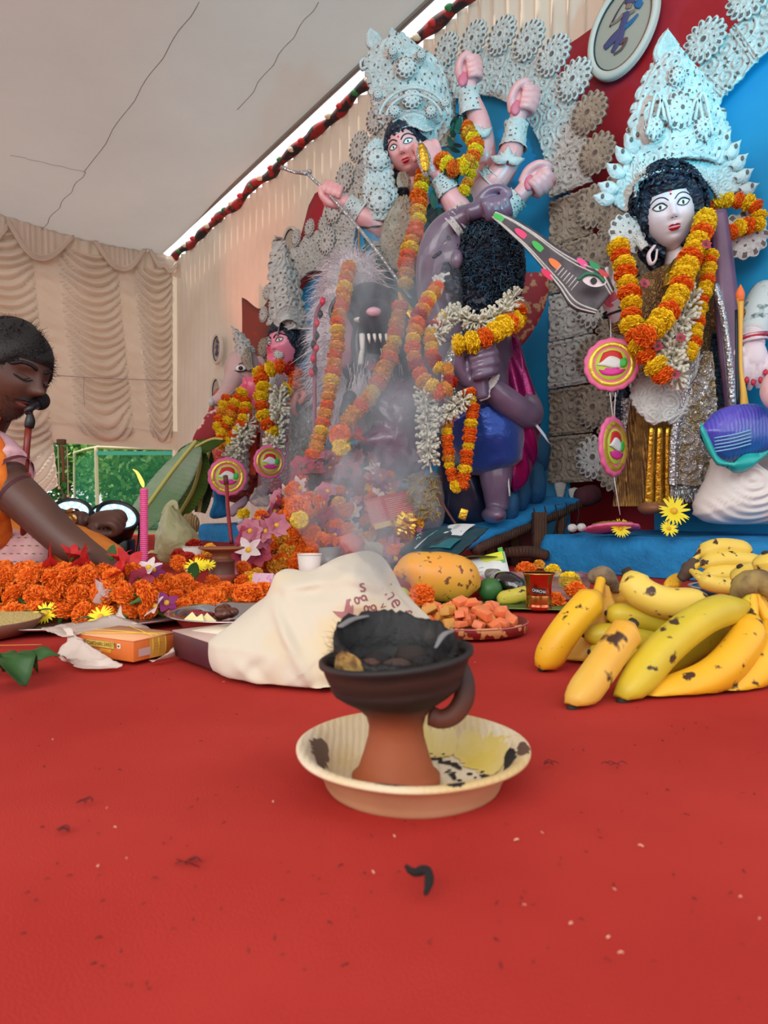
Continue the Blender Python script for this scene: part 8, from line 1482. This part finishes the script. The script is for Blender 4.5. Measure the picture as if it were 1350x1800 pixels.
m = inflate(outl([(374, 855), (392, 850), (400, 880), (402, 905), (378, 912), (368, 905), (376, 880)], 4.55), 4.55, .05, 10, 40, wr=.01, wrs=9); tag(m.build('clay_rock', m_blueclay), 'bright blue painted clay lump at the foot of the elephant-headed statue', 'rock')
m = inflate(outl([(398, 900), (404, 892), (432, 872), (432, 888), (410, 908)], 4.4), 4.4, .04, 10, 40, wr=.01, wrs=12); tag(m.build('folded_cloth', M('mauve_cream_cloth', (190, 166, 176), .8)), 'folded pale mauve cloth on the left blue plinth', 'cloth')
m = inflate(outl([(448, 858), (470, 850), (472, 885), (452, 890), (440, 880)], 4.2), 4.2, .05, 10, 40, wr=.02, wrs=20); tag(m.build('clear_wrap', m_clear), 'crumpled clear wrap between left plinth and flower mound', 'plastic bag')
bloom('y1', P(428, 903, 4.1), 1.6, (0, -.5, 1), 'single yellow marigold on the left blue plinth', None); c = P(424, 916, 4.1); m = MB(); m.ell(c, (.03, .03, .022), None, 12, 8, fn=lambda d: 1 + .2 * nzv(d, 4, 1)); tag(m.build('cotton_tuft', m_pith), 'white tuft in front of the yellow marigold on the left plinth', 'tuft')

# ---- garlands of the middle and left
garland([(744, 305, 2.98), (736, 350, 2.95), (734, 390, 2.92), (722, 430, 2.88), (714, 470, 2.85), (712, 498, 2.85)], 'oayo', 1.45, 'marigold strand hanging from the gold leaf blade down the chest', sp=1.05)
garland([(778, 282, 2.92), (800, 296, 2.88), (822, 285, 2.90), (836, 262, 2.94), (828, 238, 2.98), (820, 225, 3.0)], 'oyoya', 1.4, 'curved marigold loop on the right shoulder of the many-armed statue', sp=1.05)
garland([(830, 290, 2.92), (826, 312, 2.92), (816, 335, 2.92)], 'yya', 1.1, 'short marigold tail under the shoulder loop', sp=1.05)
garland([(612, 470, 2.86), (605, 515, 2.76), (596, 560, 2.72), (592, 610, 2.70), (584, 660, 2.68), (574, 715, 2.66), (562, 770, 2.64), (550, 800, 2.62)], 'aoaoya', 1.30, 'long pale orange marigold strand in front of the lion mane', sp=1.05)
garland([(702, 540, 2.72), (698, 575, 2.70), (688, 615, 2.68), (672, 660, 2.65), (648, 700, 2.63), (620, 730, 2.62), (596, 770, 2.62)], 'oaaoya', 1.35, 'long marigold strand crossing from the gold dagger to the flower mound', sp=1.05)
lg = thing('leaf_garland', 'dark green leaf garland hung around the shoulders of the many-armed statue', 'garland', P(760, 420, 3.0)); g = np.random.default_rng(9)
for path in ([(800, 210, 3.04), (806, 260, 2.98), (790, 320, 2.96), (830, 350, 2.96)], [(755, 310, 3.0), (762, 360, 2.98), (768, 420, 2.96), (772, 480, 2.94)], [(650, 400, 3.1), (645, 440, 3.08), (660, 480, 3.05)]):
    for q_ in resample(cr(PP(*path), 6), 26 if len(path) == 4 else 16):
        dd = nrm(g.normal(size=3) + [0, -.6, 0]); m = MB(); b0 = q_ + g.normal(size=3) * .018; m.grid(leafblade([b0, b0 + dd * .03, b0 + dd * .065], .016, n=6, m=3)); m.build('leaf', M('garland_leaf_green', (34, 96, 84), .5, var=(9, (24, 70, 50), .4, .6)), lg)
garland([(768, 505, 2.42), (742, 545, 2.36), (728, 590, 2.32), (730, 635, 2.30), (748, 672, 2.28), (775, 690, 2.27), (792, 670, 2.28)], 'oayoar', 1.15, 'thick marigold loop on the demon chest, left side', sp=1.05)
garland([(780, 560, 2.38), (756, 590, 2.34), (765, 640, 2.30), (785, 650, 2.3)], 'yorya', 1.0, 'inner marigold loop on the demon chest with a dark red bloom', sp=1.05)
garland([(806, 606, 2.30), (835, 600, 2.29), (862, 588, 2.29), (888, 572, 2.32), (908, 560, 2.42), (910, 545, 2.40)], 'yyoyyo', 1.5, 'bright yellow and orange marigold collar under the curly hair', sp=1.05)
garland([(825, 690, 2.32), (829, 715, 2.32), (828, 745, 2.32), (822, 780, 2.33), (818, 815, 2.33), (812, 850, 2.34), (800, 855, 2.34)], 'oyo', .95, 'marigold strand hanging in front of the blue satin shorts', sp=1.05)
garland([(790, 735, 2.33), (786, 765, 2.33), (788, 800, 2.34), (790, 825, 2.34), (800, 850, 2.35)], 'oayoo', .85, 'shorter marigold strand parallel to the satin shorts one', sp=1.0)
garland([(905, 520, 2.42), (885, 545, 2.36), (855, 562, 2.33), (830, 565, 2.34), (800, 550, 2.38), (780, 570, 2.36), (765, 590, 2.34)], 'w', 1.25, 'white tuberose garland between curly hair and yellow collar', sp=.55, name='tuberose_garland')
garland([(748, 690, 2.30), (750, 730, 2.30), (752, 780, 2.31), (755, 810, 2.32)], 'w', 1.35, 'white tuberose strand left of the marigold strands of the demon', sp=.5, name='tuberose_garland'); garland([(815, 700, 2.30), (790, 725, 2.30), (770, 730, 2.30)], 'w', 1.1, 'short white tuberose curve under the carved blade', sp=.5, name='tuberose_garland')
garland([(455, 655, 4.15), (462, 680, 4.1), (458, 705, 4.08), (466, 735, 4.06), (480, 760, 4.05)], 'yoyyo', 1.9, 'yellow marigold strand at the left of the pink-faced statue', sp=1.05)
garland([(462, 655, 4.15), (490, 645, 4.12), (515, 650, 4.12), (522, 670, 4.14), (505, 685, 4.14)], 'oyoro', 1.9, 'orange marigold collar of the pink-faced statue', sp=1.05)
garland([(490, 690, 4.1), (492, 725, 4.08), (485, 760, 4.06), (482, 790, 4.06)], 'w', 2.2, 'white tuberose strand of the pink-faced statue', sp=.5, name='tuberose_garland')
garland([(425, 690, 4.4), (412, 712, 4.38), (400, 740, 4.36), (388, 765, 4.36), (395, 780, 4.36)], 'yoyoa', 1.7, 'marigold strand at the left side of the elephant-headed statue', sp=.9)
garland([(398, 700, 4.4), (390, 725, 4.38), (384, 750, 4.36)], 'oya', 1.6, 'short marigold strand under the elephant trunk', sp=.9)
garland([(432, 705, 4.4), (430, 730, 4.36), (420, 755, 4.34), (404, 775, 4.34)], 'oyoy', 1.7, 'marigold strand at the right side of the elephant-headed statue', sp=.9)
garland([(436, 745, 4.34), (425, 775, 4.32), (412, 800, 4.32), (406, 818, 4.32)], 'w', 2.3, 'white tuberose strand of the elephant-headed statue', sp=.5, name='tuberose_garland')

# ---------------------------------------------------------------- banana plant leaves at the left
t = thing('banana_plant', 'broad banana leaves leaning before the left end of the stage', 'plant', P(300, 930, 4.1) * [1, 1, 0])
def bigleaf(pts, wl, wr_, mat, nm='leaf_blade', n=60, m_=17, rib=.012, seed=0):
    q = resample(cr(PP(*pts), 8), n); T, A, B = frames(q); G = []
    for i in range(n):
        t_ = i / (n - 1); e = math.sin(PI * min(.99, .12 + .88 * t_)) ** .5; row = []
        for u in np.linspace(-1, 1, m_): w_ = (wl if u < 0 else wr_) * e * abs(u); row.append(q[i] + np.array([1, 0, -.15]) * w_ * np.sign(u) + np.array([0, .25 * w_ + .006 * math.sin(i * 2.1) * abs(u) , -.15 * w_]))
        G.append(row)
    m = MB(); m.grid(np.array(G), th=.0015); o = m.build(nm, mat, t); m = MB(); m.tube(q, rib, 6, smooth=0); m.build('midrib', M('midrib_yellow', (190, 186, 96), .6), t); return o
m_bl = M('banana_leaf_pale', (150, 190, 140), .5, bump=(50, .5, 'wave', .01), var=(5, (190, 214, 180), .4, .6), transl=.35); m_bl2 = M('banana_leaf_deep', (104, 134, 48), .5, var=(5, (70, 110, 40), .4, .6), bump=(50, .5, 'wave', .01), transl=.3)
bigleaf([(232, 925, 3.9), (265, 880, 4.0), (305, 825, 4.05), (345, 775, 4.1)], .10, .13, m_bl); bigleaf([(315, 905, 4.2), (340, 860, 4.2), (352, 815, 4.2), (350, 780, 4.2)], .09, .07, m_bl2); bigleaf([(325, 800, 4.15), (345, 785, 4.1), (372, 772, 4.1), (392, 772, 4.1)], .09, .08, m_bl2, rib=.008); bigleaf([(350, 900, 4.3), (356, 860, 4.3), (362, 820, 4.3), (368, 790, 4.3)], .05, .06, M('banana_leaf_dark', (44, 64, 30), .5, bump=(50, .5, 'wave', .01)))
m = MB(); m.tube(PP((300, 940, 4.25), (330, 870, 4.25), (345, 800, 4.2)), [.03, .025, .015], 10); m.v[0][:, 2] = np.maximum(m.v[0][:, 2], .002); m.build('stalk', M('banana_stalk', (120, 120, 60), .6), t)
# plain beige cloth standing next to it is the back wall; plank of cloth
# ---------------------------------------------------------------- mound of offered flowers in the middle
g = np.random.default_rng(31); rr = random.Random(31)
mm = inflate(outl([(425, 1010), (445, 940), (490, 870), (540, 810), (600, 780), (660, 800), (700, 850), (720, 920), (730, 1000)], 2.75), 2.75, .16, 14, 70, wr=.03, wrs=6); tag(mm.build('leaf_heap', M('dark_leaf_heap', (70, 52, 54), .9, var=(16, (104, 70, 70), .4, .6), bump=(30, .9, 'noise', .03))), 'dark wilted leaf heap under the offered flowers', 'heap', kind='stuff')
def mound_pt(): 
    while True:
        x = rr.uniform(420, 735); top = np.interp(x, [420, 445, 490, 540, 600, 660, 700, 735], [985, 930, 868, 812, 790, 812, 850, 925]); y = rr.uniform(top, 1000)
        if y < 1005 - (0 if x > 440 else 20): return x, y, 2.62 - (y - 800) / 200 * .42 + .02
taken = []
def place_free(md):
    for _ in range(60):
        x, y, Y = mound_pt()
        if all(abs(x - a) + abs(y - b) > md for a, b in taken): taken.append((x, y)); return x, y, Y
    return mound_pt()
zones = lambda x, y: 'o' if (y > 930 and x < 560) else ('p' if rr.random() < .70 else 'o')
for k in range(185):
    x, y, Y = place_free(13); c = P(x, y, Y); c[2] = max(c[2], .02)
    if zones(x, y) == 'o': bloom(rr.choice(['o1', 'o0', 'oh', 'a1', 'o1']), c, 1.15, None, 'orange marigold in the big offering mound before the lion', 'marigolds in the offering mound', rr=rr)
    else:
        kd = rr.choice(['orchid', 'orchid', 'hibiscus_pink', 'orchid3', 'orchid', 'orchid2']); flower(kd, c, (rr.gauss(0, 1.1), -1, rr.gauss(.3, 1.0)), rr.uniform(1.0, 1.7), 'blossom', {'orchid': 'pink petalled blossom in the big offering mound before the lion', 'hibiscus_pink': 'rosy red blossom in the big offering mound', 'orchid3': 'pale blossom in the big offering mound', 'orchid2': 'purple blossom in the big offering mound'}[kd], kd + ' blossoms in the offering mound', rr=rr)
for x, y, Y, k, s, lb in ((524, 894, 2.30, 'oh', 1.9, 'largest orange and yellow marigold at the middle of the mound'), (526, 914, 2.25, 'y1', 1.2, 'round yellow marigold just under the largest one'), (598, 766, 2.58, 'oh', 1.7, 'orange marigold crowning the mound top'), (600, 785, 2.56, 'y1', 1.4, 'yellow marigold just below the mound top')): bloom(k, P(x, y, Y), s, (0, -1, .3), lb, None)
for k, (x, y) in enumerate(((432, 955), (455, 948), (440, 935), (428, 975), (470, 935), (418, 990), (452, 975), (485, 925))): flower(('hibiscus_pink', 'orchid', 'orchid')[k % 3], P(x, y, 2.15), (rr.gauss(0, .6), -1, .4), 1.5, 'blossom', 'pink and red crumpled blossom at the left edge of the mound', 'crumpled blossoms at the mound edge')
flower('hibiscus_bud', P(618, 772, 2.54), (.8, -.3, .5), 1.4, 'hibiscus', 'glossy red bud at the mound top beside the white smoke'); flower('orchid3', P(438, 968, 2.10), (-.2, -1, .5), 1.6, 'orchid', 'white and pink orchid at the lower left of the mound')
# dried offering and packets on the mound
t = thing('incense_packet', 'red printed incense packet leaning on the right of the mound', 'packet', P(690, 905, 2.36)); 
def card(par, nm, quad, mat, th=.006): a, b_, c, d_ = [P(*q) for q in quad]; G = np.array([[a * (1 - u) * (1 - v) + b_ * u * (1 - v) + c * u * v + d_ * (1 - u) * v for u in np.linspace(0, 1, 8)] for v in np.linspace(0, 1, 8)]); m = MB(); m.grid(G, th=th); m.build(nm, mat, par); return lambda u, v, l=.004: a * (1 - u) * (1 - v) + b_ * u * (1 - v) + c * u * v + d_ * (1 - u) * v + [0, -l, 0]
f1 = card(t, 'front_panel', [(655, 928, 2.28), (684, 920, 2.30), (668, 872, 2.36), (640, 880, 2.34)], M('packet_pink_print', (206, 92, 96), .5)); f2 = card(t, 'side_panel', [(684, 920, 2.30), (732, 908, 2.36), (720, 862, 2.42), (668, 872, 2.36)], M('packet_red', (186, 36, 44), .5)); card(t, 'top_flap', [(660, 931, 2.275), (690, 923, 2.295), (686, 914, 2.30), (656, 922, 2.285)], M('packet_gold', (226, 186, 96), .5), .004)
for f_, n_l, nm in ((f1, 14, 'text_line'), (f2, 11, 'text_line')):
    for k in range(n_l): m = MB(); v0_ = .12 + .8 * k / n_l; x1 = rr.uniform(.7, .95); m.tube([f_(.10, v0_, .003), f_(x1, v0_, .003)], .0011, 4, smooth=0); m.build(nm, M('packet_text', (238, 206, 190), .6), t)
m = MB(); c = P(712, 925, 2.28); m.ell(c, (.040, .03, .042), None, 22, 16, fn=lambda d: 1 + .5 * nzv(d, 5, 3)); tag(m.build('foil_wrapper', m_gold, smooth=False), 'crumpled gold foil wrapper under the red incense packet', 'wrapper')
m = MB(); g2 = np.random.default_rng(4)
for k in range(420):
    c = P(g2.uniform(718, 768), g2.uniform(838, 912), 2.42 - g2.uniform(0, .06)); dd = nrm(g2.normal(size=3)); m.tube([c, c + dd * .014, c + dd * .026 + [0, 0, -.003]], [.0012, .0026, .001], 4, smooth=1)
tag(m.build('dried_petals', M('dried_yellow_petals', (176, 158, 86), .8, var=(40, (140, 110, 60), .4, .6))), 'bag of dried yellow petals beside the red incense packet', 'dried petals', kind='stuff')
m = inflate(outl([(716, 835), (770, 830), (778, 920), (724, 925)], 2.42), 2.42, .06, 10, 50, wr=.008, wrs=20); tag(m.build('clear_bag', M('thin_clear_film', (220, 216, 214), .12, alpha=.16)), 'clear plastic bag around the dried yellow petals', 'plastic bag')
m = inflate(outl([(640, 700), (690, 668), (738, 660), (760, 700), (745, 770), (740, 840), (690, 850), (650, 830), (625, 780), (660, 745)], 2.72), 2.72, .09, 16, 80, wr=.03, wrs=10, seed=4); folds(m, .008, 24, 3); tag(m.build('wrapped_bundle', M('mauve_cellophane', (122, 86, 112), .18, var=(7, (74, 58, 84), .4, .62), coat=.7, bump=(26, .6, 'noise', .02))), 'glossy mauve cellophane bundle below the lion jaw', 'bundle')
m = MB(); m.ell(P(615, 700, 2.66), (.028, .02, .03), None, 12, 10); m.tube(PP((615, 705, 2.66), (612, 730, 2.66), (614, 750, 2.66)), [.03, .036, .028], 12); tag(m.build('small_figure', M('slate_clay', (70, 76, 84), .5)), 'small dark clay figure hanging between the two long strands', 'figure')
t = thing('coiled_thread', 'thin brown stick leaning from the demon foot to the teal packet', 'stick', P(815, 945, 2.1)); m = MB(); m.tube(PP((768, 868, 2.25), (790, 905, 2.2), (818, 945, 2.12)), .004, 6); m.build('stick', M('brown_twig', (84, 50, 46), .8), t)
m = MB(); m.box(P(814, 904, 2.40), (.03, .02, .04), Ry(.3), bev=.004); tag(m.build('gold_box', m_gold), 'tiny gold box gleaming at the foot of the demon', 'ornament')
m = inflate(outl([(605, 975), (600, 955), (618, 935), (640, 950), (636, 978)], 2.0), 2.0, .03, 8, 40, wr=.014, wrs=20); tag(m.build('pink_pouch', M('salmon_film', (236, 140, 128), .4, transl=.3)), 'salmon pink crumpled pouch behind the cotton bag top', 'pouch')
m = MB(); m.lathe(P(580, 985, 2.05) * [1, 1, 0] + [0, 0, .003], [(0, 0), (.032, 0), (.034, .10), (.033, .10), (.03, .004)], 32); tag(m.build('grey_tumbler', M('grey_glass', (150, 150, 150), .25, alpha=.8)), 'grey ribbed tumbler beside the paper cup behind the cotton bag', 'cup')
# ---------------------------------------------------------------- smoke rising from the censer
def smoke(path, rads, dens, label, seed, ns=9):
    q = cr(PP(*path), 5); r = np.interp(np.linspace(0, 1, len(q)), np.linspace(0, 1, len(rads)), rads); m = MB(); m.tube(q, r * 1.25, 14, smooth=0)
    mt = bpy.data.materials.new('incense_smoke'); mt.use_nodes = True; N = mt.node_tree.nodes; L = mt.node_tree.links; N.clear(); o = N.new('ShaderNodeOutputMaterial'); v = N.new('ShaderNodeVolumePrincipled'); v.inputs['Color'].default_value = (.92, .94, 1, 1); v.inputs['Anisotropy'].default_value = .1
    tc = N.new('ShaderNodeTexCoord'); w1 = N.new('ShaderNodeTexNoise'); w1.inputs['Scale'].default_value = ns; w1.inputs['Detail'].default_value = 3; w1.inputs['Distortion'].default_value = 1.6; mp = N.new('ShaderNodeMapping'); mp.inputs['Scale'].default_value = (1.0, 1.0, .55); mp.inputs['Location'].default_value = (seed, seed * 2, 0)
    L.new(tc.outputs['Object'], mp.inputs[0]); L.new(mp.outputs[0], w1.inputs['Vector']); rp = N.new('ShaderNodeValToRGB'); rp.color_ramp.elements[0].position = .49; rp.color_ramp.elements[1].position = .70; rp.color_ramp.elements[1].color = (1, 1, 1, 1); rp.color_ramp.elements[0].color = (0, 0, 0, 1)
    L.new(w1.outputs['Fac'], rp.inputs[0]); mu = N.new('ShaderNodeMath'); mu.operation = 'MULTIPLY'; mu.inputs[1].default_value = dens; L.new(rp.outputs[0], mu.inputs[0]); L.new(mu.outputs[0], v.inputs['Density']); L.new(v.outputs[0], o.inputs['Volume']); return tag(m.build('smoke', mt), label, 'smoke', kind='stuff')
smoke([(690, 1085, .52), (664, 1010, .55), (640, 930, .62), (620, 850, .72), (640, 760, .84), (660, 650, .95), (680, 520, 1.05), (690, 440, 1.1)], [.012, .020, .040, .062, .078, .09, .095, .085], 7.5, 'white incense smoke rising from the clay censer across the lion', 3)
smoke([(700, 1100, .50), (706, 1030, .52), (690, 960, .56), (660, 900, .60), (668, 850, .64), (700, 810, .66)], [.006, .012, .022, .032, .036, .028], 26, 'denser pale curl of incense smoke low over the offering mound', 11, 22)
